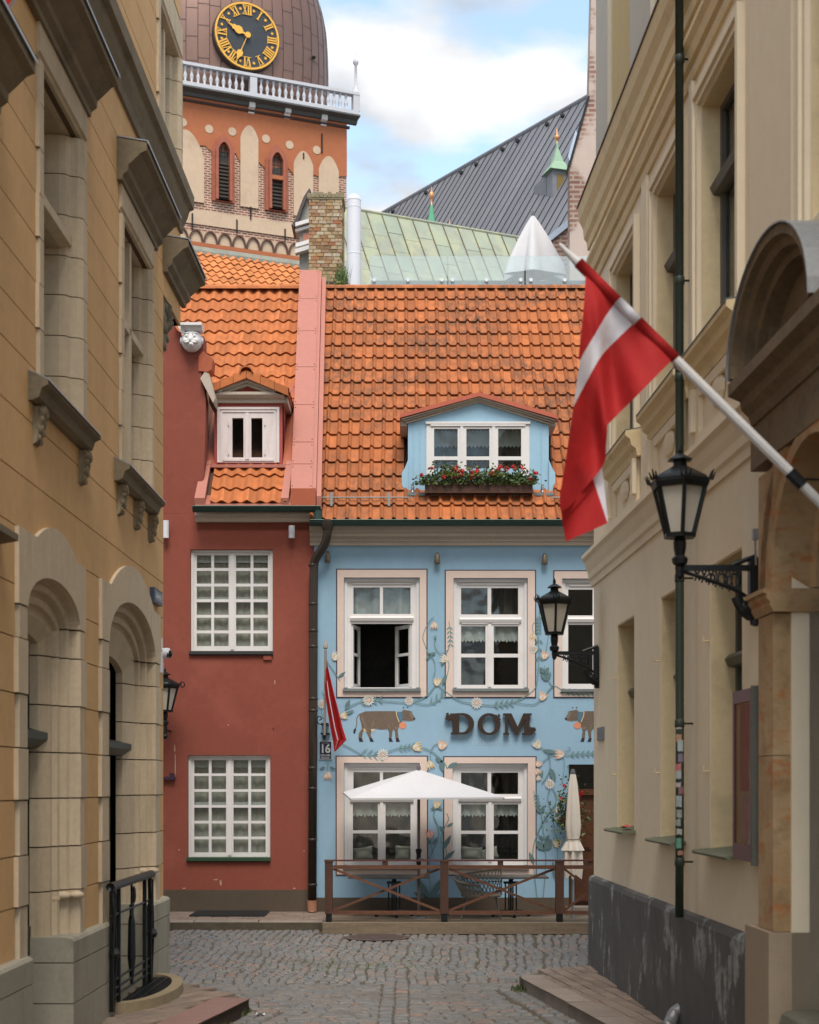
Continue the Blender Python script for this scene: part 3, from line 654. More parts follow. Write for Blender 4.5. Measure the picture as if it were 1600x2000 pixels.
for i, k in enumerate(bwins):
    o, f = k['o'], k['f']; R_ = rect(*f); O = rect(*o)
    sm = MB(FR); sm.plate(O[0], O[1], O[2], O[3], [R_], 0.014, 0.0, 0)
    lw = .016
    sm.box(O[0]-lw, O[0]-.001, 0, .009, O[2], O[3]+lw, 1); sm.box(O[1]+.001, O[1]+lw, 0, .009, O[2], O[3]+lw, 1); sm.box(O[0], O[1], 0, .009, O[3]+.001, O[3]+lw, 1); sm.box(O[0]-lw, O[1]+lw, 0, .009, O[2]-lw, O[2]-.001, 1)
    part('window_surround', sm, [pink_band, plum_line], bh)
    holes = [rect(*p) for p in k['top']]
    op = rect(686, 805, 1217, 1342)
    holes += [op] if k['low'] == 'open' else [rect(*p) for p in k['low']]
    e = .003; wm = MB(FR); wm.plate(R_[0]+e, R_[1]-e, R_[2]+e, R_[3]-e, holes, -0.075, -0.13)
    zt = (rect(*k['top'][0])[2]+(op[3] if k['low'] == 'open' else rect(*k['low'][0])[3]))/2
    wm.extr([(-.074, zt-.035), (-.05, zt-.03), (-.035, zt+.01), (-.045, zt+.03), (-.074, zt+.035)], R_[0]+.09, R_[1]-.09)
    zt2 = rect(*k['top'][0])[3]+.045; wm.box(R_[0]+.12, R_[1]-.12, -.074, -.055, zt2, zt2+.018)
    for s in (0, 1): xa = R_[0]+e if s == 0 else R_[1]-e-.045; wm.box(xa, xa+.045, -.074, -.045, R_[2]+.02, R_[3]-e)
    wm.box(R_[0]+.05, R_[1]-.05, -.074, -.046, R_[3]-e-.05, R_[3]-e)
    if k['low'] != 'open':
        xm = (rect(*k['low'][0])[1]+rect(*k['low'][1])[0])/2; zl = rect(*k['low'][-1])[2]; zh = rect(*k['low'][0])[3]
        wm.box(xm-.022, xm+.022, -.074, -.055, zl-.03, zh+.03); wm.box(R_[0]+.12, xm-.03, -.074, -.055, zh+.035, zh+.05); wm.box(xm+.03, R_[1]-.12, -.074, -.055, zh+.035, zh+.05)
    win = part('window', wm, white_paint, bh, label='window with both lower casements swung open' if k['low'] == 'open' else None)
    for h in holes:
        if h is op: continue
        pm = MB(FR); pm.box(h[0]-.008, h[1]+.008, -.112, -.106, h[2]-.008, h[3]+.008); part('pane', pm, glass, win)
    sb = MB(FR); zs = fz(k['sill'])
    sb.extr([(-.12, zs+.012), (.055, zs-.002), (.055, zs-.04), (.04, zs-.05), (-.12, zs-.05)], R_[0]-.015, R_[1]+.015)
    part('sill', sb, slate_metal if k['up'] else plain('sill_pale', (0.30, .29, .28), .6), win)
    if k['low'] == 'open':
        def casement(hx, ang, sgn, wd):
            ca, sa = math.cos(ang), math.sin(ang)
            def xf(a, b_, c): return (hx+sgn*(a*ca)-sgn*b_*sa*0, D+.10+a*sa+b_*ca*0+ (b_ if True else 0), c)
            def xf(a, b_, c): return (hx+sgn*(a*ca+b_*sa), D+.10+a*sa-b_*ca, c)
            hs = [(.055, wd-.05, op[2]+.06, op[2]+.47), (.055, wd-.05, op[2]+.51, op[3]-.06)]
            cm = MB(xf); cm.plate(0, wd, op[2]+.01, op[3]-.01, hs, .02, -.02); cm.plate(0, wd, op[2]+.01, op[3]-.01, hs, -.021, -.019)
            cs = part('casement', cm, white_paint, win); gm_ = MB(xf)
            for h in hs: gm_.box(h[0]-.005, h[1]+.005, -.003, .003, h[2]-.005, h[3]+.005)
            cs2 = part('casement_pane', gm_, glass, win)
        casement(op[0]+.005, math.radians(77), 1, .42); casement(op[1]-.005, math.radians(57), -1, .42)
        curtain(win, holes[0][0]-.05, holes[1][1]+.05, holes[0][2]-.05, holes[0][3]+.05, -.22, plain('curtain_dim', (.30, .30, .28), .95, var=.2), 0, 3, .03, i)
    elif i == 1:
        curtain(win, R_[0]+.05, R_[1]-.05, fz(1254), fz(1215), -.15, curtain_lace, 18, 6, .012, i, 'lace_curtain'); curtain(win, R_[0]+.05, R_[1]-.05, fz(1205), fz(1140), -.3, plain('curtain_dim2', (.07, .065, .06), .95), 0, 4, .03, i)
    elif i >= 3:
        curtain(win, R_[0]+.05, R_[1]-.05, fz(1597), fz(1560), -.15, curtain_lace, 18, 6, .012, i, 'lace_curtain')
        curtain(win, R_[0]+.05, R_[1]-.05, fz(1690), fz(1500), -.75, plain('curtain_dark', (.05, .047, .042), .95, var=.3), 0, 5, .04, i)
# scatter cushions on the window bench
for (px_, py_, wd, ht, tilt, lb, YY) in ((709, 1668, 40, 28, .12, 'pale cushion in the window behind the open umbrella, leftmost of four', 22.5), (788, 1667, 34, 32, -.05, 'pale cushion half hidden at the right edge of the window behind the open umbrella', 22.5),
                                 (921, 1667, 42, 27, -.08, 'pale cushion under the lace curtain above the wicker chair', 22.5), (953, 1669, 42, 25, .25, 'pale cushion leaning beside another behind the middle window bar', 22.56)):
    mb = MB(); hw, hh = wd/2*YY/FPX, ht/2*YY/FPX; c = P(px_, py_, YY)
    def f(u, v, s=1):
        a, b_ = u*2-1, v*2-1; e = (1-a*a)*(1-b_*b_); x = a*hw*(1-.10*(1-b_*b_)) ; z = b_*hh*(1-.12*(1-a*a)); x, z = x*math.cos(tilt)-z*math.sin(tilt), x*math.sin(tilt)+z*math.cos(tilt)
        return (c[0]+x, c[1]-s*.07*e**.5, c[2]+z)
    mb.patch(lambda u, v: f(u, v, 1), 8, 8); mb.patch(lambda u, v: f(u, v, -1), 8, 8)
    single('cushion', mb, pillow_cloth, lb, 'cushion', 'cushions on the bench behind the windows', smooth=True)
bench = MB(); bench.box(fx(680), fx(1025), D+.20, D+.62, 0.3, fz(1684, 22.5)); part('window_bench', bench, dark_slats, bh)
# door
dm = MB(FR); d0, d1 = fx(door[0]), fx(door[1])
dm.box(d0, d0+.08, -.26, -.16, .12, fz(1493)); dm.box(d1-.08, d1, -.26, -.16, .12, fz(1493)); dm.box(d0+.08, d1-.08, -.26, -.15, fz(1553), fz(1541)); dm.box(d0+.08, d1-.08, -.27, -.20, .12, fz(1553))
for (x0, x1, y0, y1) in ((1122, 1158, 1570, 1660), (1168, 1204, 1570, 1660), (1122, 1158, 1675, 1765), (1168, 1204, 1675, 1765)):
    q = rect(x0, x1, y0, y1); dm.box(q[0], q[1], -.199, -.18, q[2], q[3]); dm.box(q[0]+.03, q[1]-.03, -.179, -.165, q[2]+.03, q[3]-.03)
dr = part('door', dm, door_wood, bh)
tm = MB(FR); tm.box(d0+.08, d1-.08, -.22, -.21, fz(1541), fz(1493)); part('transom_light', tm, glass, dr)
st = MB(FR); st.box(d0-.05, d1, -.1, .30, .10, .2); part('door_step', st, granite, bh)
# roof
EY, EZ = 21.98, 5.72
RUN = 3.82; ROWS = 18; RL = RUN/math.cos(SL)/ROWS; PW = 0.168
rf = MB(); RY, RZ = EY+RUN, EZ+RUN*math.tan(SL)
rf.add([(BX0-.02, EY+.05, EZ-.02), (BX1, EY+.05, EZ-.02), (BX1, RY, RZ-.03), (BX0-.02, RY, RZ-.03), (BX1, RY+.12, RZ-.3), (BX0-.02, RY+.12, RZ-.3)], [(0, 1, 2, 3), (3, 2, 4, 5)])
rf.add([(BX0, EY+.3, ZB-.1), (BX0, RY+.1, ZB-.1), (BX0, RY+.1, RZ-.05)], [(0, 1, 2)]); rf.add([(BX1, EY+.3, ZB-.1), (BX1, RY+.1, ZB-.1), (BX1, RY+.1, RZ-.05)], [(0, 1, 2)])
roof_b = part('roof', rf, plain('roof_underlay', (.09, .04, .025), .9), bh)
tb = tile_mesh('tile', PW, RL*1.13, tile_blue, 'roll')
DX0, DX1, DY = fx(792, 22.5), fx(1086, 22.5), 22.45
spots = []
for rw in range(ROWS):
    for cl in range(-1, 29):
        x = fx(628, 22)+PW/2+cl*PW; yy = EY+rw*RL*math.cos(SL); zz = EZ+rw*RL*math.sin(SL)
        if x > BX1-.1: continue
        if DX0-.02 < x < DX1+.02 and yy+.12 > DY:
            apex = 7.72-abs(x-(DX0+DX1)/2)/((DX1-DX0)/2)*.34
            if zz < apex+.02: continue
        spots.append(((x, yy, zz), SL, 0))
lay_tiles(roof_b, tb, spots, 300, 4)
ridge_tiles(roof_b, (fx(632, RY), RY, RZ+.0), (BX1, RY, RZ+.0), .085, .38, tile_blue)
# gutter with downpipe
gu = MB(); gz = fz(1018, 21.9)
prof = [(.075*math.cos(t), .075*math.sin(t)) for t in [PI+PI*i/8 for i in range(9)]]; pin = [(x*.88, z*.88) for x, z in prof[::-1]]
gu.extr([(21.88+x, gz+z) for x, z in prof+pin], fx(606, 21.9), BX1); gu.tube([(fx(606, 21.8), 21.80, gz+.002), (BX1, 21.80, gz+.002)], .010, 6)
gut = part('gutter', gu, green_metal, bh)
dp = MB(); dp.tube(crv([(fx(640, 21.9), 21.88, gz-.03), (fx(640, 21.9), 21.88, gz-.16), (fx(634, 22), 21.93, fz(1066, 22)), (fx(617, 22), 22.03, fz(1090, 22)), (fx(613, 22), 22.06, fz(1110, 22)), (fx(612, 22), 22.06, 4.6)], 5)+[(fx(611.5, 22), 22.06, 3.2), (fx(610, 22.06), 22.06, .30)], .062, 12)
for yy in (1104, 1180, 1232, 1263, 1365, 1388, 1500, 1540, 1640, 1728): dp.lathe([(.062, -.02), (.068, -.015), (.068, .015), (.062, .02)], (fx(612 if yy < 1400 else 610.5, 22.06), 22.06, fz(yy, 22.06)), 12, caps=False)
dp.lathe([(.10, .06), (.10, 0), (.065, -.09)], (fx(640, 21.9), 21.88, gz-.05), 12, caps=False)
dwn = part('downpipe', dp, dark_brown_metal, bh, smooth=True)
cs = MB(); cs.lathe([(.070, .14), (.066, .145), (.075, .30), (.080, .30)], (fx(610, 22.06), 22.06, 0), 12, caps=False); part('copper_shoe', cs, copper_new, dwn)
# snow guard
for (x0, x1) in ((622, 804), (1075, 1300)):
    sg = MB(); yy = 22.22; zz = EZ+(yy-EY)*math.tan(SL)+.10; sg.tube([(fx(x0, yy), yy-.02, zz), (fx(x1, yy), yy-.02, zz)], .010, 6)
    for xb in (648, 760, 1100, 1250):
        if x0 < xb < x1: sg.beam((fx(xb, yy), yy-.03, zz+.07), (fx(xb, yy), yy-.06, zz-.13), .035, .008)
    part('snow_guard', sg, slate_metal, roof_b)
# dormer of the blue house
YF = 22.46
def q(px, py, Y=YF): return (fx(px, Y), fz(py, Y))
ml = MB(lambda a, b_, c: (a, YF-b_, c))
fr_ = [q(797, 968), q(797, 822), q(935, 783), q(1072, 826), q(1072, 968)]
dh = (q(846, 0)[0], q(1021, 0)[0], fz(915, YF), fz(836, YF))
# front board with opening: pieces around the window
ml.plate(fr_[0][0], fr_[4][0], fz(968, YF), fz(824, YF), [dh], 0, -.06)
ml.slab([(fr_[0][0], fz(824, YF)+.001), q(935, 783), (fr_[4][0], fz(824, YF)+.001)], -.06, 0)
for s in (808, 820, 1058): ml.box(fx(s, YF)-.004, fx(s, YF)+.004, 0, .012, fz(966, YF), fz(826, YF))
for side in (fr_[0][0], fr_[4][0]):
    x = side; sgn = 1 if side < .5 else -1
    ml.add([(x, -.06, fz(968, YF)), (x, -.06, fz(824, YF)), (x, -1.15, fz(824, YF)), (x, -.10, fz(968, YF))], [(0, 1, 2, 3)])
dorm = part('dormer', ml, plain('blue_board', (.29, .46, .58), .75, var=.05, scale=2), bh)
br = MB(lambda a, b_, c: (a, YF-b_, c))
for sgn, x0 in ((-1, 797), (1, 1072)):
    pts = [(0, 900), (0, 962), (6, 962), (9, 955), (12, 948), (12, 925), (6, 915), (2, 905)]
    br = MB(lambda a, b_, c: (a, YF-b_, c)); br.slab([q(x0+sgn*a, yv) for a, yv in pts], .0, .05); part('scroll_bracket', br, MATS['blue_board'], dorm)

dwm = MB(lambda a, b_, c: (a, YF-b_, c)); F_ = (fx(833, YF), fx(1034, YF), fz(930, YF), fz(825, YF))
pn = [(848, 894, 838, 892), (911, 956, 838, 892), (973, 1018, 838, 892), (848, 894, 899, 930), (911, 956, 899, 930), (973, 1018, 899, 930)]
dhole = [(fx(a, YF), fx(b_, YF), fz(d, YF), fz(c, YF)) for a, b_, c, d in pn]
dwm.plate(*F_, dhole, .02, -.05)
for xs in (902, 964): dwm.box(fx(xs, YF)-.02, fx(xs, YF)+.02, .02, .035, fz(930, YF), fz(832, YF))
dwm.box(fx(841, YF), fx(1026, YF), .02, .04, fz(833, YF), fz(829, YF)); dwm.box(F_[0]-.01, F_[1]+.01, .021, .045, F_[3]-.03, F_[3]+.004)
dw = part('dormer_window', dwm, white_paint, bh)
for h in dhole: pm = MB(); pm.box(h[0]-.01, h[1]+.01, YF+.02, YF+.024, h[2], h[3]+.01); part('pane', pm, glass, dw)
def FRd(a, b_, c): return (a, YF-b_, c)
_FR = FR
cm = MB(FRd); n = 60
cm.patch(lambda u, v: (F_[0]+(F_[1]-F_[0])*u, -.22+.012*math.sin(u*50), fz(868, YF)+abs((u*26) % 1-.5)*.06+v*(.0+fz(836, YF)-fz(868, YF))), 104, 3); part('lace_curtain', cm, curtain_lace, dw)
cm = MB(FRd); cm.patch(lambda u, v: (F_[0]+(F_[1]-F_[0])*u, -.42+.03*math.sin(u*60), fz(930, YF)+v*.7), 60, 3); part('curtain', cm, MATS['curtain_dark'], dw)
ro = MB(); ex = .13; yb = YF+1.55
ap, le, re = (fx(935, YF), fz(770, YF)), (fx(781, YF), fz(812, YF)), (fx(1087, YF), fz(814, YF))
th = .06
for (p0, p1) in ((le, ap), (ap, re)):
    ro.hexa([(p0[0], YF-ex, p0[1]-th), (p1[0], YF-ex, p1[1]-th), (p1[0], yb, p1[1]-th), (p0[0], yb, p0[1]-th), (p0[0], YF-ex, p0[1]), (p1[0], YF-ex, p1[1]), (p1[0], yb, p1[1]), (p0[0], yb, p0[1])])
part('dormer_roof', ro, plain('salmon_red', (.42, .10, .055), .5), dorm)
cn = MB()
for (p0, p1) in ((le, ap), (ap, re)):
    for k, (o_, h0, h1) in enumerate(((.10, .062, .082), (.07, .082, .10), (.04, .10, .125))):
        s0 = .03*(k+1)*(1 if p0 is le else 0); s1 = .03*(k+1)*(1 if p1 is re else 0)
        cn.hexa([(p0[0]+s0, YF-o_, p0[1]-h1), (p1[0]-s1, YF-o_, p1[1]-h1), (p1[0]-s1, YF+.0, p1[1]-h1), (p0[0]+s0, YF+.0, p0[1]-h1), (p0[0]+s0, YF-o_, p0[1]-h0), (p1[0]-s1, YF-o_, p1[1]-h0), (p1[0]-s1, YF, p1[1]-h0), (p0[0]+s0, YF, p0[1]-h0)])
for x_ in (le[0]+.06, re[0]-.06): cn.box(x_-.05, x_+.05, YF+.001, YF+1.0, le[1]-.15, le[1]-.05)
part('dormer_cornice', cn, cornice_paint, dorm)
fl = MB(); fl.box(fx(795, YF), fx(1085, YF), YF-.16, YF-.01, fz(972, YF), fz(966, YF)); part('dormer_flashing', fl, slate_metal, dorm)
for px_ in (806, 1060):
    lb = MB(); c = P(px_, 955, YF-.1); lb.lathe([(.001, 0), (.03, 0), (.03, .02), (.018, .03), (.026, .05), (.026, .09), (.018, .12), (.024, .13), (.001, .14)], (c[0], c[1], c[2]-.06), 10, caps=False)
    single('spotlight', lb, grey_metal, 'tiny grey spotlight at the '+('left' if px_ < 900 else 'right')+' foot of the blue dormer', 'spotlight', 'spotlights at the foot of the dormer', smooth=True)
# flower box with geraniums
fb = thing('flower_box', (fx(935, YF), YF-.25, fz(963, YF)), 'brown wooden window box full of red geraniums below the blue dormer window', 'flower box')
bx = MB(); bx.box(fx(830, 22.2), fx(1040, 22.2), 22.14, 22.33, fz(964, 22.2), fz(941, 22.2)); part('box', bx, wood_stain, fb)
def foliage(n, fn, size, seed, curved=True):
    r_ = random.Random(seed); mb = MB()
    for _ in range(n):
        c = Vector(fn(r_)); s_ = size*r_.uniform(.6, 1.3)
        d1 = Vector((r_.uniform(-1, 1), r_.uniform(-1, .4), r_.uniform(-.5, 1))).normalized(); d2 = d1.cross(Vector((r_.uniform(-1, 1), r_.uniform(-1, 1), r_.uniform(-1, 1)))).normalized()
        mb.add([tuple(c-d1*s_), tuple(c+d2*s_*.6), tuple(c+d1*s_), tuple(c-d2*s_*.6)], [(0, 1, 2, 3)])
    return mb
mounds = [(830+i*20.5, r_) for i, r_ in zip(range(11), (16, 24, 28, 26, 18, 20, 24, 22, 20, 24, 20))]
def fol(r_):
    px_, h = r_.choice(mounds); a = r_.uniform(-1, 1)
    return P(px_+r_.gauss(0, 9), 942-abs(r_.gauss(0, .6))*h+4, 22.2+r_.uniform(-.13, .1))
part('leaves', foliage(2600, fol, .026, 1), leaf_green, fb, kind='stuff'); part('pale_leaves', foliage(520, lambda r_: P(r_.choice((880, 872, 890, 925, 965, 970))+r_.gauss(0, 10), 930-abs(r_.gauss(0, 8)), 22.10+r_.uniform(-.08, .08)), .022, 2), leaf_yellow, fb, kind='stuff')
hr = random.Random(9)
for (px_, py_, s_) in ((823, 927, 4), (844, 914, 4), (889, 915, 7), (893, 920, 6), (903, 920, 5), (868, 932, 6), (888, 930, 5), (902, 928, 4), (921, 921, 6), (932, 920, 7), (923, 931, 6), (958, 924, 7), (962, 926, 5), (978, 911, 6), (973, 917, 4), (990, 917, 6), (1003, 912, 7), (1021, 914, 6), (1047, 924, 5), (1036, 935, 4)):
    c = P(px_, py_, 22.08); pm = MB()
    for _ in range(26):
        d = Vector((hr.gauss(0, 1), hr.gauss(0, 1), hr.gauss(0, .8))).normalized()*s_*.0074*hr.uniform(.5, 1); t = Vector((hr.gauss(0, 1), hr.gauss(0, 1), hr.gauss(0, 1))).normalized()*.016; u = t.cross(d).normalized()*.013; cc = Vector(c)+d
        pm.add([tuple(cc-t), tuple(cc+u), tuple(cc+t), tuple(cc-u)], [(0, 1, 2, 3)])
    part('blossom', pm, petal_red, fb)
# bell-shaped wall lamps
for i, (px_, py_) in enumerate(((640, 1088), (854, 1091), (1064, 1092))):
    lm = MB(); c = P(px_, py_, D-.07); lm.lathe([(.001, .085), (.016, .083), (.034, .05), (.040, 0), (.044, -.07), (.038, -.075), (.001, -.06)], c, 12, caps=False); lm.box(c[0]-.012, c[0]+.012, D-.06, D, c[2]+.0, c[2]+.03)
    single('wall_lamp', lm, plain('brass_dull', (.20, .16, .11), .45, metal=.5), ('small bell shaped wall lamp beside the bend of the downpipe', 'small bell shaped wall lamp above the gap between the first and second upper windows', 'small bell shaped wall lamp nearest the hanging flag on the blue house')[i], 'wall lamp', 'bell shaped lamps under the eaves', smooth=True)
# ================================================================== mural and sign on the blue house
def FM(a, b, c): return (fx(a), D-b, fz(c))                 # facade drawn in measured units
mur_green = plain('mural_green', (.145, .24, .24), .9, var=.2, scale=8, bmp=0); mur_dark = plain('mural_dark_green', (.105, .175, .18), .9, var=.2, scale=8, bmp=0)
mur_pale = plain('mural_pale', (.58, .55, .50), .9, var=.2, scale=12, bmp=0); mur_yel = plain('mural_yellow', (.55, .42, .24), .9, var=.25, scale=12, bmp=0)
mur_peach = plain('mural_peach', (.58, .39, .28), .9, var=.22, scale=12, bmp=0); mur_pink = plain('mural_pink', (.60, .30, .27), .9, var=.12, scale=12, bmp=0)
mur_cow = plain('mural_cow', (.135, .10, .075), .9, var=.2, scale=3, bmp=0); mur_cowl = plain('mural_cow_light', (.19, .145, .105), .9, bmp=0); mur_black = plain('mural_black', (.022, .02, .03), .9, bmp=0)
mur_blue = plain('mural_blue', (.06, .16, .24), .9, bmp=0); mur_orange = plain('mural_orange', (.60, .23, .13), .9, bmp=0)
vm = MB(FM)
def ribbon(mb, pts, w0, w1=None, b=.0165, mi=0, n=7):
    p = crv(pts, n); w1 = w0 if w1 is None else w1; vs = []; N = len(p)
    for i, (x, y) in enumerate(p):
        dx = p[min(i+1, N-1)][0]-p[max(i-1, 0)][0]; dy = p[min(i+1, N-1)][1]-p[max(i-1, 0)][1]; L = math.hypot(dx, dy) or 1; w = (w0+(w1-w0)*i/(N-1))/2
        vs += [(x-dy/L*w, b, y+dx/L*w), (x+dy/L*w, b, y-dx/L*w)]
    mb.add(vs, [(2*i, 2*i+1, 2*i+3, 2*i+2) for i in range(N-1)], mi)
def leafm(mb, x, y, ang, L, w, b=.0172, mi=0):
    a = math.radians(ang); c, s = math.cos(a), -math.sin(a)
    pts = [(0, 0), (.25, .42), (.55, .5), (.8, .28), (1, 0), (.8, -.25), (.55, -.42), (.25, -.35)]
    mb.add([(x+(u*c*L-v*w*s), b, y+(u*s*L+v*w*c)) for u, v in pts], [(0, 1, 2, 3, 4, 5, 6, 7)], mi)
def sprig(mb, p0, p1, n, L, mi=0, w=3):
    for k in range(n):
        t = (k+.5)/n; x, y = p0[0]+(p1[0]-p0[0])*t, p0[1]+(p1[1]-p0[1])*t; a = math.degrees(math.atan2(-(p1[1]-p0[1]), p1[0]-p0[0]))
        leafm(mb, x, y, a+42, L, w, mi=mi); leafm(mb, x, y, a-42, L, w, mi=mi)
V = [([(638, 1290), (655, 1315), (664, 1330)], 2), ([(832, 1225), (826, 1245), (831, 1262), (836, 1275), (848, 1290), (850, 1310), (846, 1326), (853, 1336)], 2), ([(848, 1205), (840, 1212), (833, 1224)], 1.6),
     ([(852, 1250), (848, 1244), (852, 1243), (849, 1255), (852, 1268), (862, 1277), (876, 1270)], 2), ([(877, 1214), (880, 1240), (878, 1262), (872, 1280), (877, 1300), (872, 1325)], 1.8),
     ([(674, 1385), (700, 1372), (725, 1366), (760, 1370), (800, 1371), (832, 1360), (851, 1338)], 2.6), ([(808, 1371), (835, 1376), (858, 1366), (866, 1352)], 2.2),
     ([(856, 1338), (880, 1358), (905, 1371), (931, 1374), (965, 1378), (1000, 1372), (1030, 1358), (1047, 1340), (1052, 1300)], 2.6), ([(1005, 1372), (1040, 1376), (1058, 1366)], 2.2),
     ([(1062, 1362), (1075, 1345), (1083, 1340), (1110, 1354), (1140, 1356), (1165, 1352)], 2.4), ([(1052, 1300), (1053, 1270), (1051, 1235), (1054, 1205), (1053, 1192)], 1.8), ([(1063, 1300), (1066, 1318), (1080, 1343)], 2), ([(1046, 1215), (1040, 1222), (1042, 1238)], 1.6),
     ([(1072, 1235), (1068, 1262), (1065, 1278)], 1.6), ([(667, 1452), (690, 1464), (712, 1476), (735, 1477), (748, 1474), (765, 1466), (785, 1460), (812, 1458)], 2.4), ([(820, 1459), (840, 1466), (855, 1477), (868, 1490), (874, 1502)], 2.6), ([(842, 1466), (848, 1456), (860, 1452)], 2.2), ([(840, 1468), (841, 1480), (843, 1490)], 1.6),
     ([(1053, 1458), (1066, 1466), (1073, 1480), (1074, 1500), (1066, 1520), (1058, 1530)], 2.4), ([(1060, 1488), (1075, 1477), (1093, 1472), (1110, 1475), (1130, 1472), (1165, 1471)], 2.2), ([(1101, 1478), (1102, 1500), (1098, 1530)], 1.6), ([(1102, 1468), (1112, 1466), (1113, 1460), (1108, 1461)], 1.6),
     ([(853, 1572), (847, 1592), (856, 1615), (855, 1640), (842, 1668), (838, 1690), (842, 1760)], 2.6), ([(872, 1588), (876, 1600), (868, 1618), (861, 1640), (872, 1662), (869, 1690)], 2.2), ([(839, 1620), (842, 1650), (846, 1668)], 1.8),
     ([(1074, 1541), (1070, 1560), (1078, 1590), (1085, 1630), (1089, 1640)], 2), ([(1080, 1541), (1086, 1555), (1084, 1572), (1070, 1590), (1052, 1622), (1041, 1660), (1043, 1700), (1050, 1760)], 2.6), ([(1056, 1580), (1060, 1612), (1064, 1650), (1066, 1690), (1060, 1760)], 2.6), ([(1088, 1656), (1089, 1690), (1086, 1720)], 2),
     ([(1042, 1545), (1046, 1560), (1056, 1582)], 1.8), ([(641, 1488), (640, 1500), (640, 1506)], 1.6), ([(629, 1350), (634, 1365), (628, 1385), (632, 1405)], 1.5)]
for pts, wd in V: ribbon(vm, pts, wd*.8)
for a in (((700, 1372), (745, 1367), 4, 13), ((960, 1378), (1000, 1373), 4, 13), ((836, 1376), (866, 1356), 3, 13), ((700, 1470), (745, 1477), 4, 16), ((775, 1463), (808, 1458), 4, 11), ((1100, 1351), (1160, 1355), 6, 12), ((1110, 1474), (1160, 1471), 5, 10), ((878, 1220), (880, 1262), 5, 9), ((1053, 1200), (1052, 1235), 5, 9), ((1053, 1240), (1053, 1290), 3, 12), ((1046, 1548), (1050, 1572), 4, 9)): sprig(vm, *a)
for (x, y, a, L, wd) in ((832, 1290, 60, 18, 7), (852, 1275, 200, 16, 6), (872, 1318, 250, 22, 9), (862, 1300, 70, 20, 8), (674, 1384, 60, 20, 8), (672, 1395, 20, 22, 7), (660, 1325, 40, 20, 8), (862, 1484, 280, 24, 12), (874, 1500, 30, 22, 10), (850, 1480, 330, 18, 8), (1060, 1465, 350, 30, 9), (1075, 1500, 290, 28, 12), (1060, 1505, 250, 20, 8), (1066, 1330, 60, 20, 8), (1066, 1330, 120, 20, 8), (1063, 1318, 60, 18, 9), (1063, 1318, 120, 18, 9),
                         (853, 1576, 200, 13, 5), (853, 1576, -20, 13, 5), (872, 1615, 30, 16, 6), (868, 1622, 140, 14, 6), (864, 1660, 60, 34, 10), (866, 1680, 40, 30, 9), (845, 1650, 60, 18, 7), (843, 1650, 130, 16, 7), (838, 1760, 60, 55, 14), (840, 1760, 120, 55, 14), (838, 1762, 30, 40, 12), (842, 1762, 150, 40, 12),
                         (1062, 1660, 55, 26, 18), (1062, 1660, 130, 24, 16), (1063, 1640, 40, 14, 6), (1062, 1640, 140, 14, 6), (1057, 1588, 70, 16, 8), (1055, 1588, 120, 18, 8), (1043, 1690, 110, 28, 10), (1086, 1720, 100, 40, 9), (636, 1498, 200, 13, 5), (644, 1498, -20, 13, 5), (1047, 1262, 240, 14, 5), (1092, 1355, 30, 18, 6)): leafm(vm, x, y, a, L, wd, mi=1)
mural = part('mural', vm, [mur_green, mur_dark], bh)
def flower(kind, x, y, r_, rot=0):
    mb = MB(FM); B = .0182; r_ = r_*.9
    if kind == 'daisy':
        for k in range(13):
            a = 2*PI*k/13+rot; c, s = math.cos(a), math.sin(a); w = r_*.14
            mb.add([(x+c*r_*.2, B, y+s*r_*.2), (x+c*r_*.7-s*w, B, y+s*r_*.7+c*w), (x+c*r_, B, y+s*r_), (x+c*r_*.7+s*w, B, y+s*r_*.7-c*w)], [(0, 1, 2, 3)], 0)
        mb.add([(x+math.cos(a)*r_*.3, B+.0008, y+math.sin(a)*r_*.3) for a in [2*PI*k/10 for k in range(10)]], [tuple(range(10))], 1)
        return part('painted_flower', mb, [mur_pale, mur_peach], mural)
    cols = {'tulip': [mur_yel, mur_pale], 'peach': [mur_peach, mur_pale], 'pale': [mur_pale, mur_yel], 'pink': [mur_pink, mur_peach]}[kind]
    ca, sa = math.cos(rot), math.sin(rot)
    def T(u, v): return (x+(u*ca-v*sa)*r_, B, y+(u*sa+v*ca)*r_)
    def T2(u, v): p = T(u, v); return (p[0], B+.0008, p[2])
    mb.add([T(*p) for p in ((-.75, -.95), (-.45, -.25), (-.3, -.9), (0, -.3), (.3, -.95), (.45, -.25), (.75, -.9), (.78, -.1), (.45, .6), (0, .85), (-.45, .6), (-.78, -.1))], [(0, 1, 11), (11, 1, 10), (1, 3, 9, 10), (1, 2, 3), (3, 4, 5), (3, 5, 8, 9), (5, 7, 8), (5, 6, 7)], 0)
    mb.add([T2(*p) for p in ((-.55, .1), (-.1, -.25), (-.05, .7), (-.35, .5))], [(0, 1, 2, 3)], 1); mb.add([T2(*p) for p in ((.15, -.2), (.6, -.3), (.35, .45))], [(0, 1, 2)], 1)
    return part('painted_flower', mb, cols, mural)
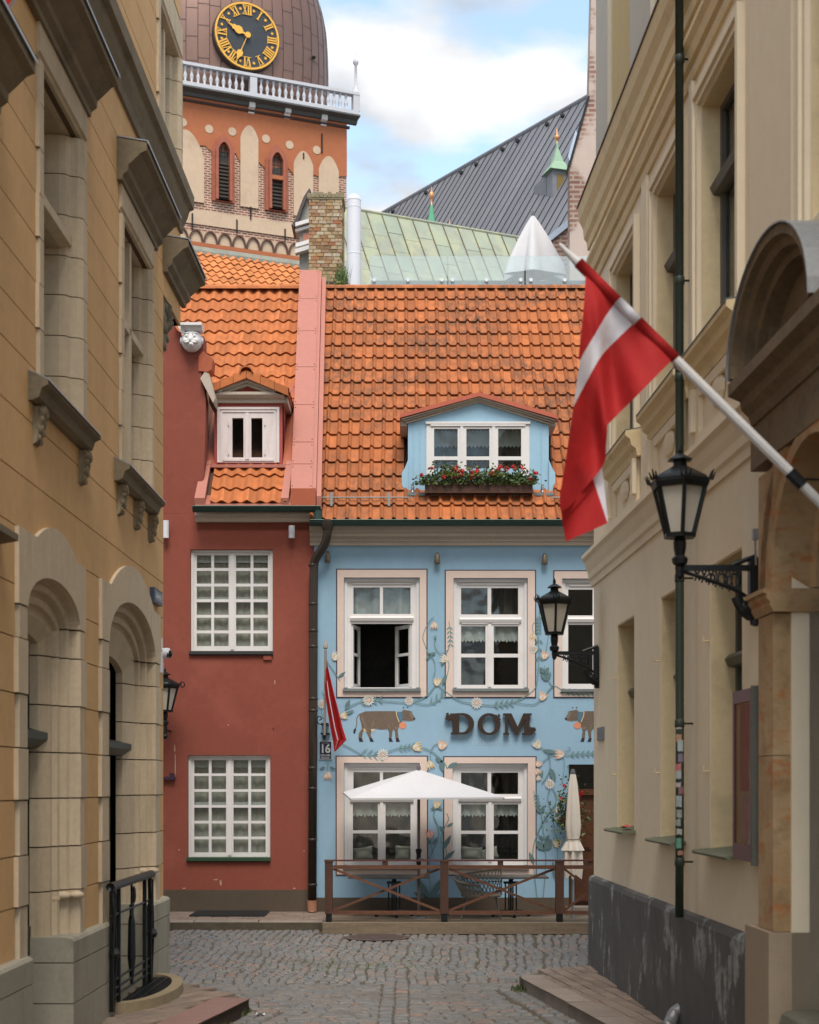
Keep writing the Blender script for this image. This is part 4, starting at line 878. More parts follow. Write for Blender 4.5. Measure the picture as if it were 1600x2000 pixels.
for a in (('peach', 848, 1222, 10, PI), ('pale', 868, 1287, 11, -1.2), ('tulip', 854, 1332, 11, 0), ('pale', 656, 1282, 12, .5), ('daisy', 720, 1367, 14), ('daisy', 799, 1369, 11), ('daisy', 931, 1373, 14), ('peach', 1060, 1360, 12, .4), ('tulip', 1041, 1243, 9, PI), ('daisy', 1042, 1268, 10), ('peach', 1064, 1280, 11, PI*.1), ('daisy', 748, 1474, 14), ('tulip', 815, 1459, 13, 1.3), ('peach', 864, 1455, 13, .4), ('tulip', 840, 1494, 12, PI*.9), ('pale', 1049, 1454, 12, -.6), ('peach', 1093, 1473, 13, -1.5), ('peach', 1052, 1492, 9, .5), ('peach', 1050, 1507, 9, 2.6), ('pale', 1052, 1520, 7, 2.9),
          ('daisy', 1074, 1531, 12), ('tulip', 853, 1571, 11, .2), ('pink', 840, 1629, 12, 0), ('daisy', 1092, 1600, 10), ('peach', 1089, 1583, 7, .3), ('tulip', 1088, 1647, 12, 0), ('peach', 641, 1515, 11, PI), ('daisy', 629, 1375, 11), ('tulip', 672, 1398, 10, 1.3), ('peach', 683, 1478, 0.1, 0)): flower(*a)
def cow(tx):
    z = lambda x, y: (tx(600+x/6.154), 1360+y/6.154)
    body = [(630, 210), (700, 181), (850, 178), (1065, 178), (1090, 190), (1130, 185), (1175, 165), (1240, 175), (1270, 215), (1300, 265), (1270, 295), (1190, 292), (1150, 290), (1120, 340), (1095, 390), (1090, 420), (1100, 500), (1112, 545), (1070, 545), (1062, 500), (1055, 420), (1035, 395), (1025, 430), (1015, 505), (1030, 545), (985, 545), (985, 500), (985, 430), (970, 395), (880, 400), (800, 385), (770, 430), (765, 470), (785, 520), (800, 545), (760, 540), (740, 490), (715, 440), (690, 400), (670, 430), (660, 490), (675, 545), (640, 540), (617, 500), (625, 440), (660, 390), (650, 330), (630, 260)]
    mb = MB(FM)
    def pol(pts, b, mi):
        p = [z(*q_) for q_ in pts]; tr = tessellate_polygon([[Vector((a, c, 0)) for a, c in p]]); mb.add([(a, b, c) for a, c in p], [tuple(t) for t in tr], mi)
    pol(body, .003, 0)
    ribbon(mb, [z(630, 212), z(598, 262), z(597, 340), z(580, 390)], 1.6, 1.6, .004, 0)
    pol([(585, 380), (590, 400), (575, 450), (555, 440), (560, 400)], .004, 1)
    for hx in (640, 770, 1000, 1085): pol([(hx-20, 500), (hx+12, 505), (hx+32, 545), (hx-12, 545)], .0045, 1)
    for lp in ([(645, 235), (680, 330), (700, 400), (735, 440), (700, 330), (668, 260)], [(800, 260), (805, 330), (775, 390), (760, 420), (785, 330)], [(962, 310), (985, 380), (1000, 400), (985, 350)], [(1040, 375), (1090, 365), (1100, 385), (1070, 400)], [(1225, 190), (1255, 200), (1290, 260), (1255, 270), (1235, 225)], [(1150, 290), (1240, 288), (1280, 285), (1230, 300)]): pol(lp, .0042, 2)
    pol([(1278, 258), (1303, 262), (1300, 280), (1282, 282)], .0046, 1)
    pol([(1150, 130), (1170, 128), (1160, 150)], .0046, 1); pol([(1195, 128), (1220, 132), (1205, 142)], .0046, 1); pol([(1140, 165), (1180, 160), (1165, 180)], .0044, 2); pol([(1232, 178), (1275, 184), (1250, 195)], .0044, 2)
    pol([(1085, 185), (1140, 188), (1150, 250), (1140, 300), (1110, 305), (1098, 250)], .0048, 3)
    for k in range(5): pol([(1100+k*9, 200+k*20), (1112+k*9, 205+k*20), (1106+k*8, 215+k*20)], .0052, 2)
    ribbon(mb, [z(1072, 182), z(1080, 240), z(1108, 310)], 1.8, 1.8, .005, 4)
    pol([(1150+45*math.cos(a), 350+42*math.sin(a)) for a in [2*PI*k/12 for k in range(12)]], .0053, 5)
    pol([(690, 385), (715, 425), (690, 430), (672, 400)], .0044, 4); pol([(765, 395), (800, 390), (812, 415), (780, 432)], .0044, 4)
    part('painted_cow', mb, [mur_cow, mur_black, mur_cowl, mur_blue, mur_yel, mur_orange], bh)
cow(lambda x: x); cow(lambda x: 1104+811-x)
sg = thing('restaurant_sign', (fx(957), D-.06, fz(1440)), 'dark brown raised letters DOM with little flowers, between the two painted cows', 'sign')
def zz(x, y): return (840+x/4.848, 1360+y/4.848)
def letter(nm, f):
    mb = MB(FM); f(mb, .045, .075, 0); f(mb, .02, .0445, 1); part('letter', mb, [sign_brown, plain('sign_edge', (.22, .15, .07), .5)], sg)
def arc(cx, cy, rx, ry, a0, a1, n): return [(cx+rx*math.cos(a0+(a1-a0)*i/n), cy+ry*math.sin(a0+(a1-a0)*i/n)) for i in range(n+1)]
def blob(mb, cx, cy, r_, b0, b1, mi, n=5, ph=0.3):
    mb.slab([zz(cx+r_*(1 if k % 2 == 0 else .62)*math.cos(ph+PI*k/n), cy+r_*(1 if k % 2 == 0 else .62)*math.sin(ph+PI*k/n)) for k in range(2*n)], b0, b1, mi)
def D_(mb, b0, b1, mi):
    outer = [(195, 363), (195, 345), (213, 343), (213, 240), (180, 215), (190, 165)]+arc(310, 262, 106, 102, -PI/2, PI/2, 14)+[(250, 363)]
    inner = [(275, 340), (275, 335), (275, 300), (275, 250), (275, 200), (275, 183)]+arc(300, 262, 66, 80, -PI/2, PI/2, 14)+[(280, 342)]
    mb.ring([zz(*p) for p in outer], [zz(*p) for p in inner], b0, b1, mi); blob(mb, 172, 205, 36, b0, b1+.004, mi); blob(mb, 165, 170, 18, b0, b1+.008, mi, 4)
def O_(mb, b0, b1, mi):
    mb.ring([zz(*p) for p in arc(557, 265, 108, 104, 0, 2*PI, 30)[:-1]], [zz(*p) for p in arc(557, 265, 62, 82, 0, 2*PI, 30)[:-1]], b0, b1, mi); blob(mb, 630, 212, 42, b0, b1+.004, mi, 6); blob(mb, 650, 182, 16, b0, b1+.008, mi, 3)
def M_(mb, b0, b1, mi):
    mb.slab([zz(*p) for p in ((690, 163), (768, 163), (828, 290), (882, 163), (960, 163), (960, 182), (940, 184), (940, 345), (965, 348), (965, 366), (868, 366), (868, 348), (890, 345), (890, 225), (828, 366), (808, 366), (735, 215), (735, 345), (748, 348), (748, 366), (692, 366), (692, 348), (710, 345), (710, 184), (690, 182))], b0, b1, mi); blob(mb, 962, 322, 38, b0, b1+.004, mi, 6, .1); blob(mb, 985, 315, 20, b0, b1+.008, mi, 4)
letter('D', D_); letter('O', O_); letter('M', M_)
tb_ = text_mb('RESTORANS', .085, lambda a, b, c: (fx(955)+a, D-.003-b, fz(1452)+c), 0, squash=1.05)
part('faint_lettering', tb_, plain('faint_blue', (.34, .47, .555), .9, bmp=0), bh)
# house number plate
hn = thing('house_number_plate', (fx(636), D-.03, fz(1483)), 'black enamel house number plate 16 below the small flag', 'house number')
pb = MB(FR); pb.box(fx(623), fx(649), .005, .02, fz(1483), fz(1447)); part('plate', pb, enamel_white, hn)
pb = MB(FR); pb.box(fx(624.2), fx(647.8), .019, .023, fz(1477), fz(1448.2)); pb.box(fx(624.2), fx(647.8), .019, .023, fz(1482), fz(1477.6)); part('panel', pb, enamel_blue, hn)
def sgn_text(s_, size, px_, py_, parent, m, sq=1.0, nm='lettering'):
    part(nm, text_mb(s_, size, lambda a, b, c: (fx(px_)+a, D-.0245-b, fz(py_)+c), 0.0, squash=sq, bold=.022*size), m, parent)
sgn_text('16', .175, 635.6, 1463, hn, enamel_white, .95, 'numeral')
for wq, hq, pyq, nq, sq_ in ((.085, .018, 1451, 6, 1), (.145, .026, 1474.6, 10, 2), (.115, .018, 1479.9, 8, 3)):
    part('lettering', small_print(wq, hq, lambda a, b, c, pyq=pyq: (fx(635.8)+a, D-.0235-b, fz(pyq)+c), nq, sq_), enamel_white, hn)

# small furled flag in a wall holder ------------------------------------------------------------
FY = 21.95
flg = thing('small_flag', P(634, 1440, FY), 'small furled red and white flag on a pole in a wall bracket beside the downpipe', 'flag', None)
pm = MB(); pm.tube([P(634, 1440, FY), P(636, 1270, FY-.25)], .018, 8); pm.lathe([(.02, 0), (.035, .02), (.03, .06), (.001, .15)], P(636, 1268, FY-.25), 8, caps=False); part('pole', pm, plain('pole_grey', (.30, .26, .22), .6), flg)
hm = MB(); hm.box(fx(627, FY), fx(641, FY), FY-.02, D, fz(1416, FY), fz(1412, FY)); hm.box(fx(626, FY), fx(643, FY), FY-.02, D, fz(1434, FY), fz(1431, FY)); hm.tube([P(634, 1436, FY), P(634, 1446, FY)], [.03, .012], 8); hm.tube([P(*p, FY) for p in crv([(630, 1416), (621, 1412), (620, 1402), (625, 1399), (628, 1404), (624, 1407)], 4)], .009, 6); part('bracket', hm, black_iron, flg)
def fold(lft, rgt, ys, mi_of, amp, Y):
    mb = MB(); n = 12
    for i in range(len(ys)-1):
        for k in range(n):
            qd = []
            for (ii, kk) in ((i, k), (i, k+1), (i+1, k+1), (i+1, k)):
                u = kk/n; x = lft[ii]+(rgt[ii]-lft[ii])*u; w = P(x, ys[ii]+(rgt[ii]-lft[ii])*.0, Y+amp*min(1, (rgt[ii]-lft[ii])/22)*math.sin(u*11+ii*.25)); qd.append(w)
            mb.add(qd, [(0, 1, 2, 3)], mi_of((k+.5)/n, i))
    return mb
ys = [1278, 1300, 1330, 1360, 1390, 1420, 1445, 1468]; lf = [634, 633.5, 634, 636, 640, 645, 650, 653]; rg = [637, 640, 647, 654, 662, 669, 677, 655]
part('cloth', fold(lf, rg, ys, lambda u, i: 1 if (.30 < u < .40 and i > 1) else 0, .05, 21.75), [flag_red, flag_white], flg)

# ================================================================== the red house
rh = thing('red_house', (fx(460), D, .12), 'deep red plastered house with white many paned windows and clean orange tiles', 'house')
rw_ = [dict(f=(372, 533, 1073, 1272), xs=((383, 411.5), (417, 445.5), (460, 488.5), (494, 522.5)), y0=1083, p=30.6, h=25), dict(f=(367, 528, 1475, 1675), xs=((378, 406.5), (412, 440.5), (455, 484), (489.5, 518)), y0=1484.5, p=31, h=26)]
ZR = fz(1003)
w = MB(FR); RX0, RX1 = fx(150), BX0-.002
w.plate(RX0, RX1, 0, ZR, [rect(*k['f']) for k in rw_], .0, -.32)
gp = [(RX0, ZR+.001), (fx(381), ZR+.001), (fx(380), fz(985)), (fx(386), fz(962)), (fx(398), fz(930)), (fx(401), fz(850)), (fx(402), fz(780)), (fx(394), fz(735)), (fx(390), fz(700)), (fx(398), fz(688)), (fx(398), fz(657)), (fx(357), fz(657)), (fx(343), fz(640)), (fx(310), fz(560)), (RX0, fz(545))]
w.slab(gp, -.32, 0)
rwall = part('wall', w, red_wall, rh)
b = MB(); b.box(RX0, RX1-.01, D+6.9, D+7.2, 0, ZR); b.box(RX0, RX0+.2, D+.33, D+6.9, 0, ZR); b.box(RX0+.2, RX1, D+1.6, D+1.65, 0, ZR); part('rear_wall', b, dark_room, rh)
pl = MB(FR); pl.box(RX0, fx(602), 0, .012, 0, fz(1738)); part('plinth', pl, brown_plinth, rh)
for wi, k in enumerate(rw_):
    R_ = rect(*k['f']); holes = [rect(a, b_, k['y0']+j*k['p'], k['y0']+j*k['p']+k['h']) for a, b_ in k['xs'] for j in range(6)]
    wm = MB(FR); e = .003; wm.plate(R_[0]+e, R_[1]-e, R_[2]+e, R_[3]-e, holes, -.075, -.12)
    for (xa, xb) in ((R_[0]+e, R_[0]+.04), (R_[1]-.04, R_[1]-e)): wm.box(xa, xb, -.074, -.05, R_[2]+e, R_[3]-e)
    xm = (fx(k['xs'][1][1])+fx(k['xs'][2][0]))/2; wm.box(xm-.024, xm+.024, -.074, -.06, R_[2]+.03, R_[3]-.04); wm.box(R_[0]+.041, R_[1]-.041, -.074, -.05, R_[3]-.035, R_[3]-e)
    win = part('window', wm, white_paint, rh)
    for h in holes: pm = MB(FR); pm.box(h[0]-.006, h[1]+.006, -.106, -.100, h[2]-.006, h[3]+.006); part('pane', pm, glass, win)
    sb = MB(FR); zs = R_[2]; sb.extr([(-.1, zs+.01), (.05, zs+.0), (.05, zs-.045), (.03, zs-.06), (-.1, zs-.06)], R_[0]-.015, R_[1]+.005); part('sill', sb, plain('sill_dark', (.035, .036, .036), .5) if wi == 0 else plain('sill_bottle_green', (.025, .06, .03), .5), win)
    zt = R_[3]; hh = (R_[3]-R_[2])
    for j, (v0, v1, m_) in enumerate(((.0, .52, curtain_grey), (.40, .62, curtain_grey), (.55, .88, curtain_grey), (.88, 1.0, curtain_lace), (.46, .54, curtain_lace))):
        curtain(win, R_[0]+.02, R_[1]-.02, R_[2]+hh*v0, R_[2]+hh*v1, -.17-.012*(j % 3) if j < 3 else -.135, m_, 0, 7.3+1.7*j, .007 if j < 3 else .004, 20+wi*7+j)
cm = MB(FR); z0 = fz(1021); cm.extr([(0, z0), (.10, z0), (.13, z0+.05), (.16, z0+.08), (.16, z0+.125), (0, z0+.125)], fx(384), fx(607)); part('cornice', cm, cornice_paint, rh)
gu = MB(); gz = fz(991, 21.88); gu.extr([(21.86+x, gz+z) for x, z in prof+pin], fx(377, 21.86), fx(627, 21.86)); gu.tube([(fx(377, 21.8), 21.78, gz), (fx(627, 21.8), 21.78, gz)], .010, 6); gu.tube([(fx(621, 21.85), 21.86, gz-.03), (fx(621, 21.85), 21.86, gz-.22)], .06, 10); part('gutter', gu, green_metal, rh)
for px_, y0, y1, lb in ((570, 1027, 1051, 'white cylinder wall light under the cornice, between window and downpipe'), (324, 1017, 1051, 'white cylinder wall light on the red wall at the tan building corner')):
    lm = MB(); c = P(px_, y1, D-.09); lm.lathe([(.001, 0), (.045, 0), (.045, (y1-y0)/135), (.001, (y1-y0)/135)], c, 14, caps=False); lm.box(c[0]-.02, c[0]+.02, D-.06, D, c[2]+.05, c[2]+.12)
    single('cylinder_light', lm, vent_white, lb, 'wall light', 'cylinder lights on the red wall', smooth=False)
vb = MB(FR); vb.box(fx(515), fx(531), 0, .03, fz(1289), fz(1281)); part('vent_cover', vb, red_wall, rh)
vb = MB(FR); vb.box(fx(300), fx(343), 0, .06, fz(1523), fz(1517)); vb.box(fx(332), fx(340), 0, .03, fz(1517), fz(1510)); part('ledge', vb, plain('ledge_plum', (.04, .02, .04), .7), rh)
# roof
REY, REZ = 22.02, fz(983, 22.02); RRUN = 3.5; RROWS = 18; RRL = RRUN/math.cos(SL)/RROWS; RPW = .182
RRY, RRZ = REY+RRUN, REZ+RRUN*math.tan(SL)
rf = MB(); XA, XB = RX0, fx(600, 24)
rf.add([(XA, REY+.62, REZ+.62*1.1918-.04), (fx(398), REY+.62, REZ+.62*1.1918-.04), (fx(398), REY+.05, REZ-.03), (XB, REY+.05, REZ-.03), (XB, RRY, RRZ-.03), (XA, RRY, RRZ-.03), (XB, RRY+RRUN, REZ), (XA, RRY+RRUN, REZ)], [(0, 1, 2, 3, 4, 5), (5, 4, 6, 7)]); rf.add([(XA, REY+.3, ZR-.1), (XA, RRY+RRUN, ZR-.1), (XA, RRY, RRZ)], [(0, 1, 2)]); rf.add([(XB, REY+.3, ZR-.1), (XB, RRY+RRUN, ZR-.1), (XB, RRY, RRZ)], [(0, 1, 2)])
rroof = part('roof', rf, MATS['roof_underlay'], rh)
tr_ = tile_mesh('tile', RPW, RRL*1.13, tile_red, 'wave')
RF_Y = 22.56; RDX0, RDX1 = fx(418, RF_Y), fx(554, RF_Y)
spots = []
x_end = fx(597, 25)
for rw in range(RROWS):
    for cl in range(14):
        x = fx(560, 22)-RPW/2-(cl-2)*RPW; yy = REY+rw*RRL*math.cos(SL); zz_ = REZ+rw*RRL*math.sin(SL)
        if rw < 3 and not (fx(392, 22)-.02 < x-RPW/2 and x+RPW/2 < fx(566, 22)): continue
        if x > -1.72 or x < -4.1: continue
        if rw >= 3 and zz_ < 7.55 and RDX0-.32 < x < RDX1+.12: continue
        if rw >= 3 and abs(x-(RDX0+RDX1)/2) < .62 and zz_ < 7.98-abs(x-(RDX0+RDX1)/2)*.35: continue
        if rw < 9 and x < fx(400, 22.2)-.05: continue
        spots.append(((x, yy, zz_), SL, 0))
lay_tiles(rroof, tr_, spots, 300, 8)
ridge_tiles(rroof, (fx(340, RRY), RRY, RRZ+.01), (fx(590, RRY), RRY, RRZ+.01), .10, .36, tile_red)
fm = MB()
fm.hexa([(fx(381, 22), 22.0, REZ-.10), (fx(612, 22), 22.0, REZ-.10), (fx(612, 22), 22.1, REZ-.06), (fx(381, 22), 22.1, REZ-.06), (fx(381, 22), 22.0, REZ-.02), (fx(612, 22), 22.0, REZ-.02), (fx(612, 22), 22.2, REZ+.15), (fx(381, 22), 22.2, REZ+.15)])
for (x0, x1) in ((384, 404), (551, 566)):
    X0_, X1_ = fx(x0, 22.2), fx(x1, 22.2); fm.hexa([(X0_, 22.0, REZ-.02), (X1_, 22.0, REZ-.02), (X1_+.02, 22.56, REZ+.64), (X0_+.04, 22.56, REZ+.64), (X0_, 21.98, REZ+.07), (X1_, 21.98, REZ+.07), (X1_+.02, 22.53, REZ+.72), (X0_+.04, 22.53, REZ+.72)])
fm.box(fx(395, 22.5), fx(567, 22.5), 22.46, 22.55, fz(914, 22.5), fz(908, 22.5))
part('flashing', fm, salmon_metal, rroof)
vl = MB()
for (xa, xb, xc, xd) in ((398, 420, 405, 420), (552, 572, 552, 570)):
    vl.hexa([(fx(xa, 22.5), 22.56, fz(912, 22.55)), (fx(xb, 22.5), 22.57, fz(912, 22.55)), (fx(xd, 22.5), 23.8, REZ+1.8*1.19), (fx(xc, 22.5), 23.8, REZ+1.8*1.19), (fx(xa, 22.5), 22.54, fz(908, 22.55)), (fx(xb, 22.5), 22.55, fz(908, 22.55)), (fx(xd, 22.5), 23.8, REZ+1.8*1.19+.05), (fx(xc, 22.5), 23.8, REZ+1.8*1.19+.05)])
part('valley_sheet', vl, rust_metal, rroof)
# salmon sheet metal firewall between the two roofs, panel by panel
fw = MB(); bx0, bx1 = fx(568, 22), fx(610, 22); tx0, tx1 = fx(586, 25.6), fx(623, 25.6); zb, zt = REZ+.0, RRZ+.16; yb_, yt_ = 22.0, 25.55; up = .20
def lp(a, b_, t): return a+(b_-a)*t
fw.hexa([(bx0, yb_+.2, zb-.2), (bx1+.06, yb_+.2, zb-.2), (tx1+.05, yt_+.1, zt-.4), (tx0, yt_+.1, zt-.4), (bx0+.004, yb_, zb+up-.02), (bx1+.056, yb_, zb+up-.02), (tx1+.046, yt_, zt+up-.02), (tx0+.004, yt_, zt+up-.02)])
fire = part('firewall', fw, salmon_metal, rh)
cuts = [0, .10, .19, .35, .52, .69, .85, 1.0]
for a, c in zip(cuts[:-1], cuts[1:]):
    pm = MB(); a2, c2 = a+.002, c-.002
    for (s0, s1, zo) in ((0, 1, 0),):
        A = [(lp(bx0, tx0, t)+(lp(bx1, tx1, t)-lp(bx0, tx0, t))*s, lp(yb_, yt_, t)-.01, lp(zb, zt, t)+up+.0) for t in (a2, c2) for s in (0, 1)]
        pm.hexa([tuple(Vector(A[0])-Vector((0, 0, .02))), tuple(Vector(A[1])-Vector((0, 0, .02))), tuple(Vector(A[3])-Vector((0, 0, .02))), tuple(Vector(A[2])-Vector((0, 0, .02))), A[0], A[1], A[3], A[2]])
    for t in (a2+.01, c2-.01):
        for s in (.07, .93):
            x_, y_, z_ = lp(bx0, tx0, t)+(lp(bx1, tx1, t)-lp(bx0, tx0, t))*s, lp(yb_, yt_, t)-.012, lp(zb, zt, t)+up; pm.ball((x_, y_, z_), .012, 6)
    part('sheet_panel', pm, salmon_metal, fire)
rm = MB(); rm.hexa([(bx0, yb_-.005, zb-.05), (bx1+.05, yb_-.005, zb-.05), (bx1+.05, yb_+.1, zb-.05), (bx0, yb_+.1, zb-.05), (bx0, yb_-.005, zb+up+.01), (bx1+.05, yb_-.005, zb+up+.01), (bx1+.05, yb_+.1, zb+up+.05), (bx0, yb_+.1, zb+up+.05)]); part('end_cap', rm, rust_metal, fire)
sm = MB(); sm.hexa([(bx1+.062, yb_+.02, zb-.12), (bx1+.13, yb_+.02, zb-.12), (tx1+.12, yt_, zt-.15), (tx1+.055, yt_, zt-.15), (bx1+.062, yb_, zb+.10), (bx1+.13, yb_, zb+.10), (tx1+.12, yt_, zt+.08), (tx1+.055, yt_, zt+.08)]); part('side_flashing', sm, salmon_metal, fire)
# red dormer
def FRr(a, b_, c): return (a, RF_Y-b_, c)
def q2(px, py): return (fx(px, RF_Y), fz(py, RF_Y))
dm = MB(FRr); W_ = (fx(425, RF_Y), fx(546, RF_Y), fz(904, RF_Y), fz(796, RF_Y)); dm.plate(fx(419, RF_Y), fx(552, RF_Y), fz(908, RF_Y), fz(778, RF_Y), [W_], 0, -.2); dm.slab([q2(440, 775), q2(482, 748), q2(528, 775)], -.1, .0)
for sx_ in (419, 552): dm.add([(fx(sx_, RF_Y), 0, fz(908, RF_Y)), (fx(sx_, RF_Y), 0, fz(778, RF_Y)), (fx(sx_, RF_Y), -1.1, fz(778, RF_Y)), (fx(sx_, RF_Y), -.05, fz(908, RF_Y))], [(0, 1, 2, 3)])
rd = part('dormer', dm, plain('dormer_red', (.36, .075, .06), .8), rh)
wm = MB(FRr); hs = [(fx(454, RF_Y), fx(476, RF_Y), fz(894, RF_Y), fz(817, RF_Y)), (fx(491, RF_Y), fx(513, RF_Y), fz(894, RF_Y), fz(817, RF_Y))]
wm.plate(W_[0], W_[1], W_[2], W_[3], hs, .02, -.06)
for i_, (m0, m1) in enumerate(((0, .035), (.05, .075))): 
    for (a, b_, c, d) in ((W_[0]+m0, W_[0]+m1, W_[2], W_[3]-m0), (W_[1]-m1, W_[1]-m0, W_[2], W_[3]-m0), (W_[0]+m1, W_[1]-m1, W_[3]-m1, W_[3]-m0)): wm.box(a, b_, .02, .04-i_*.008, c, d)
wm.box(fx(480, RF_Y), fx(487, RF_Y), .02, .045, fz(898, RF_Y), fz(808, RF_Y)); wm.box(W_[0]+.08, W_[1]-.08, .02, .034, fz(901, RF_Y), fz(897, RF_Y))
for xs in (447, 518):
    for yv in (827, 884): wm.box(fx(xs, RF_Y)-.008, fx(xs, RF_Y)+.008, .02, .04, fz(yv+5, RF_Y), fz(yv-5, RF_Y))
rdw = part('dormer_window', wm, plain('old_white_paint', (.64, .57, .55), .6, var=.08, scale=6, dirt=(.45, .35, .33), dirt_amt=.5, dirt_scale=4, stretch=(3, 3, .6)), rh)
for h in hs: pm = MB(FRr); pm.box(h[0]-.01, h[1]+.01, -.03, -.025, h[2]-.01, h[3]+.01); part('pane', pm, glass, rdw)
pm = MB(FRr); pm.box(W_[0], W_[1], -.5, -.45, W_[2], W_[3]); part('dark_backing', pm, dark_room, rdw)  # dark sheet standing in for the unlit room behind the panes
cm = MB(FRr); zc = fz(788, RF_Y); cm.extr([(0, zc), (.05, zc), (.06, zc+.05), (.09, zc+.06), (.13, zc+.10), (.13, zc+.14), (0, zc+.14)], fx(415, RF_Y), fx(557, RF_Y))
for (x0, y0, x1, y1) in ((415, 769, 484, 744), (484, 744, 557, 771)):
    a, b_ = q2(x0, y0), q2(x1, y1); 
    for (o_, h0, h1) in ((.13, .0, .05), (.09, .05, .09)): cm.hexa([(a[0], 0, a[1]-h1), (b_[0], 0, b_[1]-h1), (b_[0], o_, b_[1]-h1), (a[0], o_, a[1]-h1), (a[0], 0, a[1]-h0), (b_[0], 0, b_[1]-h0), (b_[0], o_, b_[1]-h0), (a[0], o_, a[1]-h0)])
for sx_, sg_ in ((414, -1), (557, 1)): cm.box(fx(sx_, RF_Y)-.04, fx(sx_, RF_Y)+.04, -1.0, .02, zc, zc+.12)
part('pediment', cm, cornice_paint, rd)
ap = (fx(484, RF_Y), fz(738, RF_Y)); 
for sgn, (ex_, ey_) in ((-1, (408, 768)), (1, (565, 772))):
    e_ = (fx(ex_, RF_Y), fz(ey_, RF_Y)); dmid = Vector((e_[0]-ap[0], e_[1]-ap[1]))
    um = MB(); um.hexa([(ap[0], RF_Y-.12, ap[1]-.03), (e_[0], RF_Y-.12, e_[1]-.03), (e_[0], RF_Y+1.3, e_[1]-.03), (ap[0], RF_Y+1.3, ap[1]-.03), (ap[0], RF_Y-.12, ap[1]), (e_[0], RF_Y-.12, e_[1]), (e_[0], RF_Y+1.3, e_[1]), (ap[0], RF_Y+1.3, ap[1])]); part('dormer_roof', um, rust_metal, rd)
    for k in range(3):
        for j in range(5):
            t0, t1 = k/3, (k+1.06)/3; y0, y1 = RF_Y-.17+j*.27, RF_Y-.17+(j+1)*.27-.008; lift0, lift1 = .035+.012, .035+.03
            a = (ap[0]+dmid.x*t0, ap[1]+dmid.y*t0); c = (ap[0]+dmid.x*t1, ap[1]+dmid.y*t1); t_ = MB(); n_ = 5; vs = []
            for i in range(n_+1):
                u = i/n_; yv = y0+(y1-y0)*u; hz = .028*math.sin(u*2*PI+2.4)
                vs += [(a[0], yv, a[1]+lift0+hz), (c[0], yv, c[1]+lift1+hz), (c[0], yv, c[1]+lift1+hz-.02)]
            t_.add(vs, [f for i in range(n_) for f in ((3*i, 3*i+3, 3*i+4, 3*i+1), (3*i+1, 3*i+4, 3*i+5, 3*i+2))]+[(0, 1, 2, 2) if False else (0, 1, 2)]); part('dormer_tile', t_, tile_red, rd)
    fb_ = MB(); 
    for k in range(3):
        t0, t1 = k/3+.005, (k+1)/3-.005; a = (ap[0]+dmid.x*t0, ap[1]+dmid.y*t0); c = (ap[0]+dmid.x*t1, ap[1]+dmid.y*t1)
        fb_.hexa([(a[0], RF_Y-.19, a[1]-.05), (c[0], RF_Y-.19, c[1]-.05), (c[0], RF_Y-.14, c[1]-.05), (a[0], RF_Y-.14, a[1]-.05), (a[0], RF_Y-.19, a[1]+.06), (c[0], RF_Y-.19, c[1]+.06), (c[0], RF_Y-.14, c[1]+.06), (a[0], RF_Y-.14, a[1]+.06)])
    part('verge_tile', fb_, tile_red, rd)
ridge_tiles(rd, (ap[0], RF_Y-.22, ap[1]+.03), (ap[0], RF_Y+1.2, ap[1]+.06), .095, .36, tile_red, 'dormer_ridge_tile')
# gable cap pieces and the carved mask
cp = MB(FR); cp.slab([(fx(388), fz(725)), (fx(388), fz(697)), (fx(397), fz(686)), (fx(416), fz(701)), (fx(414), fz(722)), (fx(405), fz(727))], -.30, .02); part('gable_cap', cp, rust_metal, rwall)
cm = MB(FR)
for o_, i_ in ((.09, 0), (.06, 1), (.03, 2)):
    d_ = i_*3; cm.slab([(fx(393+d_), fz(742)), (fx(401+d_), fz(730)), (fx(406+d_*.5), fz(731)), (fx(421), fz(783-d_)), (fx(418), fz(790-d_))], -.3, o_)
part('gable_moulding', cm, cornice_paint, rwall)
mk = thing('carved_mask', P(377, 690, D-.2), 'white carved grotesque face under a small cornice on the red gable', 'carving')
mm = MB(FR); c = (fx(376), fz(668))
mm.extr([(0, fz(652)), (.16, fz(652)), (.19, fz(646)), (.24, fz(644)), (.24, fz(639)), (0, fz(639))], fx(357), fx(398)); mm.hexa([(fx(343), 0, fz(630)), (fx(361), 0, fz(662)), (fx(361), .16, fz(662)), (fx(343), .16, fz(630)), (fx(346), 0, fz(628)), (fx(364), 0, fz(654)), (fx(364), .16, fz(654)), (fx(346), .16, fz(628))]); part('hat', mm, white_stone, mk)
hm = MB(); cc = (fx(376), D-.06, fz(668)); hm.ball(cc, .155, 18, 0, .98, .95, 1.05); 
hm.ball((cc[0], D-.21, cc[2]-.02), .03, 8, 0, .8, 1.2, 1.3)
for s in (-1, 1):
    hm.ball((cc[0]+s*.055, D-.185, cc[2]+.035), .028, 8); hm.ball((cc[0]+s*.07, D-.165, cc[2]-.03), .05, 8); hm.ball((cc[0]+s*.15, D-.07, cc[2]-.0), .035, 8, 0, .6, 1, 1.5)
    hm.tube(crv([(cc[0]+s*.012, D-.215, cc[2]-.052), (cc[0]+s*.06, D-.20, cc[2]-.06), (cc[0]+s*.10, D-.165, cc[2]-.035)], 4), [.018]*8+[.006], 6); hm.tube([(cc[0]+s*.025, D-.20, cc[2]+.065), (cc[0]+s*.09, D-.165, cc[2]+.085)], .014, 6)
hm.ball((cc[0]+.012, D-.205, cc[2]-.095), .035, 10); hm.tube([(cc[0]+.012, D-.20, cc[2]-.095), (cc[0]+.012, D-.27, cc[2]-.10)], .024, 8); part('face', hm, white_stone, mk, smooth=True)
